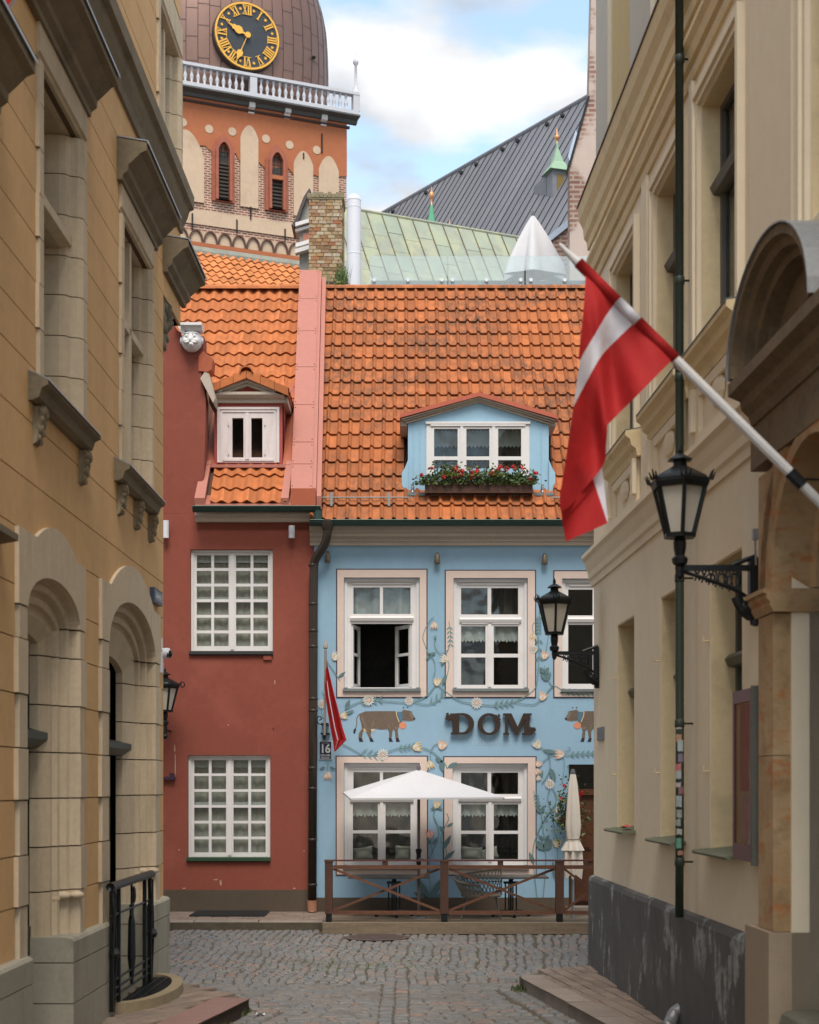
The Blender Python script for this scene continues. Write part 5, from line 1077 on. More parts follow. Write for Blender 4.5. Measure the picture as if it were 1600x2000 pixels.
# scratches, chips and streaks on the red wall
rs_ = random.Random(21)
def chip(px_, py_, w_, h_, m):
    n = 9; pts = [(fx(px_+w_*(.5+rs_.uniform(-.25, .1))*math.cos(2*PI*i/n)), fz(py_+h_*(.5+rs_.uniform(-.2, .1))*math.sin(2*PI*i/n))) for i in range(n)]
    mb = MB(FR); mb.slab(pts, .0, .0025); part('paint_chip', mb, m, rwall)
chip_m = plain('chip_pale', (.42, .27, .22), .9, var=.3, scale=40); chip_d = plain('chip_dark', (.08, .03, .025), .9)
for a in ((342.5, 1490, 3.0, 52, chip_m), (341.5, 1462, 2.0, 18, chip_m), (537, 1332, 2.2, 10, chip_m), (534, 1424, 4, 7, chip_d), (446, 1416, 3, 3, chip_m), (431, 1724, 4, 16, chip_m), (594, 1662, 3, 3, chip_m), (350, 1660, 3, 3, chip_m), (422, 1718, 12, 3, chip_m), (560, 1590, 2, 3, chip_d), (575, 1735, 6, 3, chip_m), (360, 1735, 9, 3, chip_m)): chip(*a)
# ================================================================== deck, fence and terrace furniture
dk = thing('wooden_deck', (1.0, 20.9, 0), 'low weathered timber deck along the front of the blue house', 'deck')
DZ = .145; X0d, X1d = fx(630, 20.1), 2.9
mb = MB(); mb.box(X0d, X1d, 20.10, 20.20, .0, DZ); part('front_beam', mb, deck_wood, dk)
mb = MB(); mb.box(X0d, X0d+.09, 20.205, 21.85, .0, DZ-.03); part('side_beam', mb, deck_wood, dk)
n = 12; y0 = 20.205
for k in range(n):
    mb = MB(); ya = y0+k*(21.86-y0)/n; mb.box(X0d, X1d, ya+.004, ya+(21.86-y0)/n-.004, DZ-.028, DZ+random.uniform(-.002, .002)); part('plank', mb, deck_wood, dk)
fc = thing('wooden_fence', (1.0, 20.3, DZ), 'brown stained timber fence with crossed braces closing off the deck', 'fence')
YFc = 20.32; F = lambda px, py: P(px, py, YFc)
for i, (xa, xb) in enumerate(((635, 650), (860, 876), (1085, 1101))):
    mb = MB(); mb.box(fx(xa, YFc), fx(xb, YFc), YFc-.055, YFc+.055, fz(1784, YFc), fz(1683, YFc)); po = part('post', mb, wood_stain, fc)
    mb = MB(); mb.box(fx(xa, YFc)-.008, fx(xb, YFc)+.008, YFc-.063, YFc+.063, fz(1683, YFc), fz(1680, YFc)); part('post_cap', mb, wood_stain, po)
    mb = MB(); mb.box(fx(xa+2, YFc), fx(xb-2, YFc), YFc-.045, YFc-.038, DZ, fz(1784, YFc)+.02); mb.box(fx(xa+2, YFc), fx(xb-2, YFc), YFc+.038, YFc+.045, DZ, fz(1784, YFc)+.02); mb.box(fx(xa+2, YFc), fx(xb-2, YFc), YFc-.045, YFc+.045, DZ, DZ+.012); part('post_foot', mb, black_iron, po)
for (xa, xb) in ((651, 859), (877, 1084), (1102, 1210)):
    for (ya, yb) in ((1690, 1697), (1779, 1786)):
        mb = MB(); mb.box(fx(xa, YFc), fx(xb, YFc), YFc-.035, YFc+.035, fz(yb, YFc), fz(ya, YFc)); part('rail', mb, wood_rail, fc)
    mb = MB(); mb.beam(F(xa, 1697), F(xb, 1779), .03, .045, up=(0, 1, 0)); part('brace', mb, wood_rail, fc)
    mb = MB(); a, b_ = Vector(F(xa, 1779)), Vector(F(xb, 1697)); o_ = Vector((0, .031, 0)); mb.beam(a+o_, b_+o_, .03, .045, up=(0, 1, 0)); part('brace', mb, wood_rail, fc)
    xm = (xa+xb)//2-3; mb = MB(); mb.box(fx(xm-5, YFc), fx(xm+6, YFc), YFc-.02, YFc+.02, fz(1690, YFc), fz(1682.5, YFc)); part('spacer_block', mb, wood_stain, fc)
mb = MB(); mb.box(fx(634, YFc), fx(1210, YFc), YFc-.030, YFc+.030, fz(1682.4, YFc)+.002, fz(1680.4, YFc)+.010); part('handrail', mb, plain('handrail_plum', (.10, .035, .03), .5), fc)

def table(cx, cy, x0, x1, lb):
    t = thing('cafe_table', (cx, cy, DZ), lb, 'table', 'tables on the deck')
    zt = .705
    mb = MB(); mb.box(x0, x1, cy-.33, cy+.33, zt-.022, zt); part('tabletop', mb, plain('table_slate', (.09, .085, .075), .5, var=.2), t)
    mb = MB()
    for sx_ in (-.075, -.028, .028, .075): mb.tube([(cx+sx_, cy, .22), (cx+sx_, cy, .60)], .011, 7)
    for sy_ in (-.06, .06): mb.tube([(cx, cy+sy_, .22), (cx, cy+sy_, .60)], .011, 7)
    mb.box(cx-.10, cx+.10, cy-.08, cy+.08, .60, .625); mb.lathe([(.03, 0), (.035, .08)], (cx, cy, .62), 8); mb.box(cx-.28, cx+.28, cy-.02, cy+.02, zt-.045, zt-.023); mb.box(cx-.02, cx+.02, cy-.25, cy+.25, zt-.045, zt-.023); mb.lathe([(.11, 0), (.10, .02), (.07, .03)], (cx, cy, .195), 10)
    part('pedestal', mb, black_iron, t)
    for a in (0, 90, 180, 270):
        c, s = math.cos(math.radians(a+8)), math.sin(math.radians(a+8)); mb = MB()
        mb.tube([(cx+c*r_, cy+s*r_, z) for r_, z in crv([(.05, .21), (.13, .215), (.20, .20), (.25, DZ+.02)], 4)], [.026]*6+[.022]*6+[.026], 7); mb.ball((cx+c*.25, cy+s*.25, DZ+.024), .026, 8); part('foot', mb, black_iron, t)
    return t
table(fx(770, 21.1), 21.1, fx(682, 21.1), fx(838, 21.1), 'dark café table with cast iron pedestal under the open white umbrella')
table(fx(998, 21.1), 21.1, fx(903, 21.1), fx(1068, 21.1), 'dark café table with cast iron pedestal next to the wicker chair')
# wicker chair
ch = thing('wicker_chair', (fx(935, 20.9), 20.9, DZ), 'woven wicker armchair with thin metal legs behind the fence', 'chair')
cx, cy = fx(940, 20.85), 20.85
def shell(u, v):       # u around the back, v up
    a = math.radians(35+250*u)-.25; rr = .27+.05*v; z = .46+v*(.36-.22*u); return (cx+.02+rr*math.cos(a)*1.05-.06*v*math.cos(.5), cy+rr*math.sin(a)*.95, z)
sb = MB()
for i in range(26):
    for s in (-1, 1):
        pts = [shell(min(1, max(0, (i+s*v*3.0)/25)), v) for v in (0, .25, .5, .75, 1)]; sb.tube(pts, .0065, 4)
sb.tube([shell(i/24, 1) for i in range(25)], .016, 6); sb.tube([shell(i/24, 0) for i in range(25)], .012, 6); sb.tube([shell(i/24, .5) for i in range(25)], .007, 5); part('woven_back', sb, wicker, ch)
sb = MB(); sb.lathe([(.001, 0), (.27, 0), (.28, .02), (.26, .035), (.001, .035)], (cx, cy, .44), 18, caps=False); part('seat', sb, wicker, ch)
for (ax_, ay_, bx_, by_) in ((-.2, -.18, -.28, -.24), (.2, -.18, .25, -.24), (-.2, .18, -.24, .24), (.2, .18, .27, .24)):
    lg = MB(); lg.tube([(cx+ax_, cy+ay_, .45), (cx+bx_, cy+by_, DZ)], .012, 7); part('leg', lg, plain('leg_grey', (.10, .09, .08), .5), ch)
# open umbrella
uo = thing('open_umbrella', (fx(818, 20.9), 20.9, DZ), 'open white square garden umbrella in front of the lower windows', 'umbrella')
C4 = [Vector(P(684, 1559, 19.9)), Vector(P(985, 1557, 19.9)), Vector((1.05, 21.9, 1.81)), Vector(P(670, 1547, 21.9))]; ap = Vector(P(818, 1503, 20.9))
um = MB()
for i in range(4):
    a, b_ = C4[i], C4[(i+1) % 4]
    def f(u, v, a=a, b_=b_):
        e = a.lerp(b_, u); e = e+Vector((0, 0, -.05*math.sin(PI*u)*0.3)); p = ap.lerp(e, v); p.z -= .10*math.sin(PI*v)*(1-abs(2*u-1)**1.5); return tuple(p)
    um.patch(f, 12, 10)
    um.patch(lambda u, v, a=a, b_=b_: tuple(a.lerp(b_, u)+Vector((0, 0, -.022*v))), 6, 1)
part('canopy', um, cloth_white, uo)
pm = MB(); pm.tube([(fx(818, 20.9), 20.9, DZ), (fx(818, 20.9), 20.9, ap.z)], .021, 10); part('pole', pm, plain('pole_brown', (.13, .09, .075), .5), uo)
pm = MB(); pm.lathe([(.03, 0), (.026, .05), (.018, .07)], (ap.x, ap.y, ap.z-.01), 8); part('finial', pm, plain('finial_grey', (.12, .11, .12), .5), uo)
pm = MB(); c = P(818, 1672, 20.9); pm.lathe([(.025, -.12), (.034, -.09), (.03, .02), (.045, .08), (.03, .10)], c, 8); part('crank_housing', pm, black_iron, uo)
pm = MB(); pm.tube([(c[0], c[1]-.03, c[2]-.03), (c[0]+.10, c[1]-.06, c[2]-.05)], .012, 6); part('crank_handle', pm, grey_metal, uo)
for i in range(4):
    rb = MB(); rb.tube([tuple(ap-Vector((0, 0, .06))), tuple(C4[i]-Vector((0, 0, .02)))], .009, 5); part('rib', rb, MATS['pole_brown'], uo)
bs = MB(); bs.box(fx(818, 20.9)-.02, fx(818, 20.9)+.02, 20.88, 20.92, DZ-.0, DZ+.01); bs.lathe([(.11, 0), (.11, .012)], (fx(818, 20.9), 20.9, DZ), 14); part('base_plate', bs, grey_metal, uo)
# closed umbrella
def closed_umbrella(name, prof, loc, lb, pole, tip, nfold, m, seed, flare=.28):
    u_ = thing(name, loc, lb, 'umbrella'); r_ = random.Random(seed); mb = MB(); N = nfold*8
    vs = []
    for (z, rad, dep) in prof:
        for k in range(N):
            a = 2*PI*k/N; fo = (0.5+.5*math.cos(a*nfold+.6*math.sin(3*a)))**.8; rr = rad*(1-dep*fo); vs.append((loc[0]+rr*math.cos(a), loc[1]+rr*math.sin(a)*.8, z-flare*rad*(1-fo)*(1 if (z, rad, dep) == prof[-1] else 0)))
    fs = [(i*N+k, i*N+(k+1) % N, (i+1)*N+(k+1) % N, (i+1)*N+k) for i in range(len(prof)-1) for k in range(N)]
    mb.add(vs, fs); part('canopy', mb, m, u_, smooth=True)
    pm = MB(); pm.tube([(loc[0], loc[1], pole), (loc[0], loc[1], prof[0][0]+.02)], .02, 8); part('pole', pm, grey_metal, u_)
    pm = MB(); pm.lathe([(.035, 0), (.032, tip*.5), (.02, tip)], (loc[0], loc[1], prof[0][0]), 8); part('finial', pm, MATS['finial_grey'], u_)
    return u_
UY = 20.75; Z = lambda py: fz(py, UY)
cu = closed_umbrella('closed_umbrella', [(Z(1512), .04, .1), (Z(1530), .065, .2), (Z(1570), .095, .3), (Z(1610), .115, .35), (Z(1632), .105, .35), (Z(1638), .085, .2), (Z(1645), .10, .3), (Z(1665), .14, .4), (Z(1690), .15, .45), (Z(1708), .13, .5)], (fx(1119, UY), UY, DZ), 'closed cream umbrella tied with a cord in front of the wooden door', DZ, .07, 6, cloth_cream, 2, .5)
vm_ = MB(); N = 60
vm_.patch(lambda u, v: (fx(1119, UY)+(.10+.045*v+.02*math.sin(u*2*PI*9)*v)*math.cos(2*PI*u), UY+(.10+.045*v+.02*math.sin(u*2*PI*9)*v)*math.sin(2*PI*u)*.85, Z(1643)-(Z(1643)-Z(1661))*v), N, 4); part('valance', vm_, cloth_cream, cu, smooth=True)
tm_ = MB(); tm_.tube([(fx(1119, UY)+.105*math.cos(t), UY+.09*math.sin(t), Z(1639)) for t in [2*PI*i/20 for i in range(21)]], .007, 5); part('cord', tm_, wicker, cu)
# hanging basket
hb = thing('hanging_basket', P(1112, 1640, 22.0), 'hanging basket of red geraniums behind the closed cream umbrella', 'flower basket')
HB = MB(); c = P(1112, 1600, 22.0); HB.lathe([(.02, -.10), (.12, -.06), (.15, .03), (.14, .03)], c, 12); part('pot', HB, plain('pot_brown', (.09, .05, .03), .8), hb)
wm = MB(); top = P(1112, 1500, 22.0)
for a in (0, 2.1, 4.2): wm.tube([(c[0]+.14*math.cos(a), c[1]+.14*math.sin(a), c[2]+.03), (c[0], c[1], c[2]+.45)], .004, 4)
wm.tube([(c[0], c[1], c[2]+.45), (c[0], c[1], top[2]), (c[0], D-.0, top[2]+.03)], .006, 4); part('chain', wm, black_iron, hb)
part('leaves', foliage(650, lambda r_: (c[0]+r_.gauss(0, .115), c[1]+r_.gauss(0, .08), c[2]+.12+r_.gauss(0, .17)), .026, 5), leaf_green, hb, kind='stuff')
part('pale_leaves', foliage(220, lambda r_: (c[0]+r_.gauss(-.03, .13), c[1]+r_.gauss(-.05, .07), c[2]+.05+r_.gauss(0, .22)), .022, 6), leaf_yellow, hb, kind='stuff')
for (px_, py_) in ((1102, 1534), (1132, 1553), (1131, 1564), (1132, 1576), (1128, 1558), (1097, 1560), (1136, 1548)):
    pm = MB(); q_ = Vector(P(px_, py_, 21.9))
    for _ in range(20):
        d = Vector((hr.gauss(0, 1), hr.gauss(0, 1), hr.gauss(0, 1))).normalized()*.032*hr.uniform(.4, 1); t = Vector((hr.gauss(0, 1), hr.gauss(0, 1), hr.gauss(0, 1))).normalized()*.014; u = t.cross(d).normalized()*.012; cc = q_+d; pm.add([tuple(cc-t), tuple(cc+u), tuple(cc+t), tuple(cc-u)], [(0, 1, 2, 3)])
    part('blossom', pm, petal_red, hb)

# ================================================================== street lanterns
def lantern(t, cx, cy, zb, s=1.0, phase=0.0, ax=0):
    """six sided? no: four sided tapering lantern standing on a stem; zb = foot of the stem"""
    n = 6
    def ring_pts(r_, z): return [(cx+r_*math.cos(2*PI*k/n+phase), cy+r_*math.sin(2*PI*k/n+phase), z) for k in range(n)]
    z0, z1 = zb+.175*s, zb+.472*s; r0, r1 = .088*s, .165*s
    mb = MB(); mb.lathe([(.02*s, -.02*s), (.045*s, 0), (.05*s, .03*s), (.03*s, .05*s), (.038*s, .09*s), (.04*s, .13*s), (.03*s, .16*s), (.05*s, .185*s)], (cx, cy, zb), 10); part('stem', mb, black_iron, t)
    fr = MB()
    b0, b1 = ring_pts(r0, z0), ring_pts(r1, z1)
    for k in range(n): fr.beam(b0[k], b1[k], .022*s, .022*s)
    fr.lathe([(r0*.4, 0), (r0*1.15, 0), (r0*1.18, .025*s), (r0*.9, .03*s)], (cx, cy, z0-.02*s), n, phase=phase); fr.lathe([(r1*.9, -.03*s), (r1*1.06, -.03*s), (r1*1.14, .0), (r1*1.14, .022*s), (r1*.95, .022*s)], (cx, cy, z1+.01*s), n, phase=phase)
    part('lantern_frame', fr, black_iron, t)
    for k in range(n):
        gp_ = MB(); j = (k+1) % n; sh = lambda p: (cx+(p[0]-cx)*.94, cy+(p[1]-cy)*.94, p[2]); a = [sh(b0[k]), sh(b0[j]), sh(b1[j]), sh(b1[k])]; i_ = [(cx+(p[0]-cx)*.97, cy+(p[1]-cy)*.97, p[2]) for p in a]
        gp_.hexa(a+i_); part('lantern_pane', gp_, lamp_glass, t)
    rf_ = MB(); rf_.lathe([(r1*1.10, 0), (r1*.98, .022*s), (r1*.62, .055*s), (.046*s, .085*s), (.042*s, .115*s), (.078*s, .12*s), (.078*s, .126*s), (.035*s, .152*s), (.012*s, .165*s), (.018*s, .18*s), (.012*s, .20*s), (.002, .22*s)], (cx, cy, z1+.032*s), n, phase=phase)
    for k in range(n):
        p = Vector(ring_pts(r1*1.14, z1+.02*s)[k]); d = Vector((p.x-cx, p.y-cy, 0)).normalized(); u = Vector((-d.y, d.x, 0))
        for o_ in (-.022, 0, .022): rf_.hexa([tuple(p+u*(o_-.008)*s), tuple(p+u*(o_+.008)*s), tuple(p+u*(o_+.008)*s+d*.012*s), tuple(p+u*(o_-.008)*s+d*.012*s)]+[tuple(p+u*(o_*1.4-.002)*s+d*.022*s+Vector((0, 0, (.06 if o_ == 0 else .045)*s))), tuple(p+u*(o_*1.4+.002)*s+d*.022*s+Vector((0, 0, (.06 if o_ == 0 else .045)*s))), tuple(p+u*(o_*1.4+.002)*s+d*.028*s+Vector((0, 0, (.06 if o_ == 0 else .045)*s))), tuple(p+u*(o_*1.4-.002)*s+d*.028*s+Vector((0, 0, (.06 if o_ == 0 else .045)*s)))])
    part('lantern_roof', rf_, black_iron, t)
def wall_lamp(px_, y, lb):
    cx = fx(px_, y); zb = 3.30; wx = XR0-MR*y
    t = thing('wall_lantern', (wx, y, zb), lb, 'street lamp', 'lanterns on the cream building')
    lantern(t, cx, y, zb, 1.0, phase=PI/6)
    br = MB(); br.box(cx-.01, wx-.03, y-.016, y+.016, zb-.045, zb-.01); br.lathe([(.001, -.10), (.022, -.08), (.03, -.02)], (cx, y, zb), 8)
    br.tube(crv([(cx+.02, y, zb-.05), (cx+.18, y, zb-.10), (wx-.12, y, zb-.17), (wx-.05, y, zb-.22)], 4), .012, 6)
    L = wx-.06-cx
    for k in range(7):
        t_ = .22+.10*k; x_ = cx+L*t_; h = .035+.13*t_; br.tube([(x_, y, zb-.04), (x_+.03, y, zb-.04-h)], .006, 5); br.tube([(x_+.03, y, zb-.04), (x_, y, zb-.04-h)], .006, 5)
    for k in range(3): rr_ = .026+.008*k; x_ = cx+L*(.45+.17*k); br.tube([(x_+rr_*math.cos(a), y, zb-.05-rr_-.012+rr_*math.sin(a)) for a in [2*PI*i/12 for i in range(13)]], .006, 5)
    br.tube(crv([(wx-.16, y, zb-.01), (wx-.08, y, zb+.02), (wx-.01, y, zb+.045)], 4), .016, 6); br.box(wx-.055, wx-.004, y-.035, y+.035, zb-.28, zb+.03)
    br.tube(crv([(wx-.13, y, zb-.20), (wx-.10, y, zb-.26), (wx-.03, y, zb-.32), (wx-.015, y, zb-.38)], 4), [.035]*5+[.045]*4+[.03]*3+[.008], 8); br.ball((wx-.09, y, zb-.26), .04, 8)
    part('bracket', br, black_iron, t); return t
wall_lamp(1328, 9.32, 'large black lantern on an iron bracket in front of the grey green downpipe')
wall_lamp(1083, 15.35, 'smaller looking black lantern on a bracket at the far corner of the cream building')
t = thing('corner_lantern', P(325, 1440, 21.8), 'black lantern on a straight stem, half hidden by the tan building, on the red wall', 'street lamp')
cx, cy = fx(322, 21.75), 21.75; zb = fz(1412, 21.75); lantern(t, cx, cy, zb-.02, 1.12, 0)
mb = MB(); mb.tube([(cx, cy, fz(1440, cy)), (cx, cy, zb)], [.03, .034], 8); mb.ball((cx, cy, fz(1438, cy)), .045, 8); mb.tube([(cx, cy, zb-.1), (cx, D, zb-.1)], .018, 6); mb.tube([(x_, cy, z_) for x_, z_ in crv([(cx+.19, zb+.55), (cx+.26, zb+.58), (cx+.28, zb+.53), (cx+.24, zb+.50), (cx+.23, zb+.54)], 4)], .008, 5); part('stem_bracket', mb, black_iron, t)

# ================================================================== large flag on the right
FYR = 7.5
lf = thing('large_flag', P(1620, 1022, FYR), 'large red and white flag hanging from a sloping white pole at the stone portal', 'flag')
pm = MB(); pm.tube([P(1680, 1059, FYR), P(1566, 946, FYR)], .024, 10); pm.tube([P(1545, 925, FYR), P(1128, 512, FYR)], [.026, .022], 10); pm.tube([P(1130, 514, FYR), P(1092, 476, FYR)], [.022, .008], 10); part('pole', pm, plain('pole_white', (.50, .48, .46), .5), lf)
pm = MB(); pm.tube([P(1568, 948, FYR), P(1542, 922, FYR)], .030, 10); pm.tube([P(1556, 935, FYR), P(1600, 937, FYR+.02)], .006, 5); part('ring', pm, black_iron, lf)
U = [[(1133, 514), (1143, 540), (1140, 600), (1134, 660), (1130, 700)],
     [(1205, 587), (1183, 618), (1166, 647), (1146, 680), (1133, 704)],
     [(1245, 625), (1208, 660), (1175, 695), (1146, 745), (1120, 795)],
     [(1318, 698), (1252, 765), (1187, 830), (1152, 872), (1112, 860)]]
def yo(px_, py_):
    k_ = min(1, max(0, (py_-513)*.711-(px_-1130)*.703)/70)
    return FYR+.0+k_*(-.02+.085*math.sin((px_-1168)*.034+(py_-600)*.006)+.02*math.sin(px_*.083-py_*.03)-.07*math.exp(-((px_-1170-(py_-640)*.06)/14)**2))
fm = MB()
def strip(i, mi):
    A, B = crv(U[i], 8), crv(U[i+1], 8); N = len(A)-1
    def f(u, v):
        j = min(N, int(round(v*N))); x = A[j][0]+(B[j][0]-A[j][0])*u; y = A[j][1]+(B[j][1]-A[j][1])*u; return P(x, y, yo(x, y))
    fm.patch(f, 8, N, mi)
strip(0, 0); strip(1, 1); strip(2, 0)
A = crv([(1120, 795), (1112, 850), (1104, 905), (1093, 975), (1096, 1000)], 8); B = crv([(1187, 830), (1184, 870), (1180, 905), (1150, 945), (1112, 990)], 8)
fm.patch(lambda u, v: (lambda x, y: P(x, y, yo(x, y)))(A[min(32, round(v*32))][0]+(B[min(32, round(v*32))][0]-A[min(32, round(v*32))][0])*u, A[min(32, round(v*32))][1]+(B[min(32, round(v*32))][1]-A[min(32, round(v*32))][1])*u), 10, 32, 0)
def quad4(p, n_, dy, mi):
    def f(u, v):
        x = (p[0][0]*(1-u)+p[1][0]*u)*(1-v)+(p[3][0]*(1-u)+p[2][0]*u)*v; y = (p[0][1]*(1-u)+p[1][1]*u)*(1-v)+(p[3][1]*(1-u)+p[2][1]*u)*v; return P(x, y, FYR+dy+.03*math.sin(x*.05+y*.02))
    fm.patch(f, n_, n_, mi)
quad4([(1096, 1000), (1152, 915), (1187, 1022), (1105, 1058)], 10, .06, 0); quad4([(1151, 913), (1172, 880), (1188, 1018), (1186, 1022)], 8, .065, 1); quad4([(1093, 960), (1125, 900), (1160, 950), (1098, 1020)], 6, .05, 0)
h0, h1 = Vector(P(1130, 513, FYR)), Vector(P(1320, 701, FYR))
for t0, t1, mi in ((0, .40, 0), (.40, .61, 1), (.61, 1, 0)): fm.tube([tuple(h0.lerp(h1, t0)), tuple(h0.lerp(h1, (t0+t1)/2)), tuple(h0.lerp(h1, t1))], .027, 10, mi)
part('cloth', fm, [flag_red, flag_white], lf, smooth=True)
# corner of a flag at the top left
nf = thing('corner_flag', P(20, 20, 8.8), 'dark red flag edge hanging in the top corner above the tan building', 'flag')
fm = MB(); fm.patch(lambda u, v: P(-60+(95)*u-30*v, 130-150*u-60*v+30*math.sin(v*3), 8.7+.05*math.sin(u*6+v*3)), 8, 8); part('cloth', fm, flag_red, nf)
fm = MB(); fm.tube([P(40, -25, 8.75), (XL0+ML*8.7, 8.7, fz(120, 8.7))], .02, 8); part('pole', fm, MATS['pole_white'], nf)
# ================================================================== tan building on the left
lb_ = thing('tan_building', LF(11, -.5, 0), 'tan plastered stone building with hooded windows and arched openings lining the lane', 'building')
COUR = [.85, 1.19, 1.51, 1.86, 2.19, 2.53, 2.88, 3.21, 3.58, 3.92, 4.31, 4.68, 4.96, 5.26, 5.56, 5.85, 6.15, 6.45, 6.75, 7.03, 7.35, 7.75, 8.2, 8.55, 8.9, 9.25, 9.6, 9.95, 10.3, 10.6]
A1 = dict(o=(9.58, 11.47), i=(9.81, 11.28), zs=3.09, r=.26, hump=(10.03, 11.19, .14), ins=.34)
A2 = dict(o=(12.04, 14.70), i=(12.33, 14.43), zs=3.10, r=.42, hump=(12.40, 14.37, .27), ins=.44)
W1 = dict(o=(10.10, 11.52), z=(4.60, 7.03), i=(10.24, 11.36), top=6.74, tr=5.90, mul=None)
W2 = dict(o=(12.83, 14.36), z=(4.62, 7.03), i=(12.97, 14.24), top=6.74, tr=5.90, mul=13.60)
W3 = dict(o=(14.62, 16.04), z=(8.22, 9.85), i=(14.76, 15.93), top=9.50, tr=None, mul=15.36)
bw = MB(LF)
holes = [(A['i'][0]-.02, A['i'][1]+.02, 0, A['zs']+A['r']+.06) for A in (A1, A2)]+[(w_['i'][0]-.03, w_['i'][1]+.03, w_['z'][0]-.03, 6.748) for w_ in (W1, W2)]
bw.plate(4.5, 15.0, 0, 6.75, [h for h in holes if h[3] < 6.75], -.022, -.62); bw.plate(4.5, 16.05, 6.75, 10.6, [(W3['i'][0]-.03, 16.0, W3['z'][0]-.03, W3['top']+.03)], -.022, -.62)
bwall = part('wall', bw, joint_brown, lb_)
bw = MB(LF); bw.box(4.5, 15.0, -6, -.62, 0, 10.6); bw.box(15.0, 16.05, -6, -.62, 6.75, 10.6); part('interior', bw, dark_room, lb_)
bw = MB(); c0, c1 = LF(15.0, 0, 0), LF(15.0, -.02, 0)
bw.add([(c0[0], c0[1]+.002, 0), (c0[0]-.75, c0[1]+.75, 0), (c0[0]-.75, c0[1]+.75, 6.75), (c0[0], c0[1]+.002, 6.75), (c0[0]-6, c0[1]+.75, 0), (c0[0]-6, c0[1]+.75, 6.75)], [(0, 1, 2, 3), (1, 4, 5, 2)])
bw.add([LF(15.0, .0, 6.75), LF(16.05, .0, 6.75), LF(16.05, -1.5, 6.75), LF(15.0, -1.5, 6.75)], [(0, 1, 2, 3)])
part('chamfered_corner', bw, tan_paint, lb_)
for z0, z1 in zip(COUR[:-1], COUR[1:]):
    end = 15.0 if z1 <= 6.76 else 16.05; iv = [(5.0, end)]; zm = (z0+z1)/2
    cut = []
    for A in (A1, A2):
        if zm < 3.58: cut.append(A['o'])
    for w_ in (W1, W2, W3):
        if w_['z'][0]-.05 < zm < w_['z'][1]+.01: cut.append(w_['o'])
    for c0, c1 in sorted(cut):
        iv = [s for a, b_ in iv for s in ([(a, c0)] if a < c0 else [])+([(max(a, c1), b_)] if b_ > c1 else [])] if True else iv
        iv = [(a, b_) for a, b_ in iv if b_-a > .01]
    # subtracting one span at a time keeps the pieces in order
    iv2 = [(5.0, end)]
    for c0, c1 in cut:
        nx = []
        for a, b_ in iv2:
            if c1 <= a or c0 >= b_: nx.append((a, b_)); continue
            if c0 > a: nx.append((a, c0))
            if c1 < b_: nx.append((c1, b_))
        iv2 = nx
    for a, b_ in iv2:
        if b_-a < .03: continue
        mb = MB(LF); mb.box(a+.001, b_-.001, -.021, 0, z0+.004, z1-.004); part('wall_block', mb, tan_paint, bwall)
def sweep(mb, path, prof, caps=True):
    n = len(prof); vs = []
    for (a, c, na, nc) in path:
        for ins, b_ in prof: vs.append((a+na*ins, b_, c+nc*ins))
    fs = [(i*n+k, i*n+k+1, (i+1)*n+k+1, (i+1)*n+k) for i in range(len(path)-1) for k in range(n-1)]
    if caps: fs += [tuple(range(n)), tuple(range((len(path)-1)*n, len(path)*n))]
    mb.add(vs, fs)
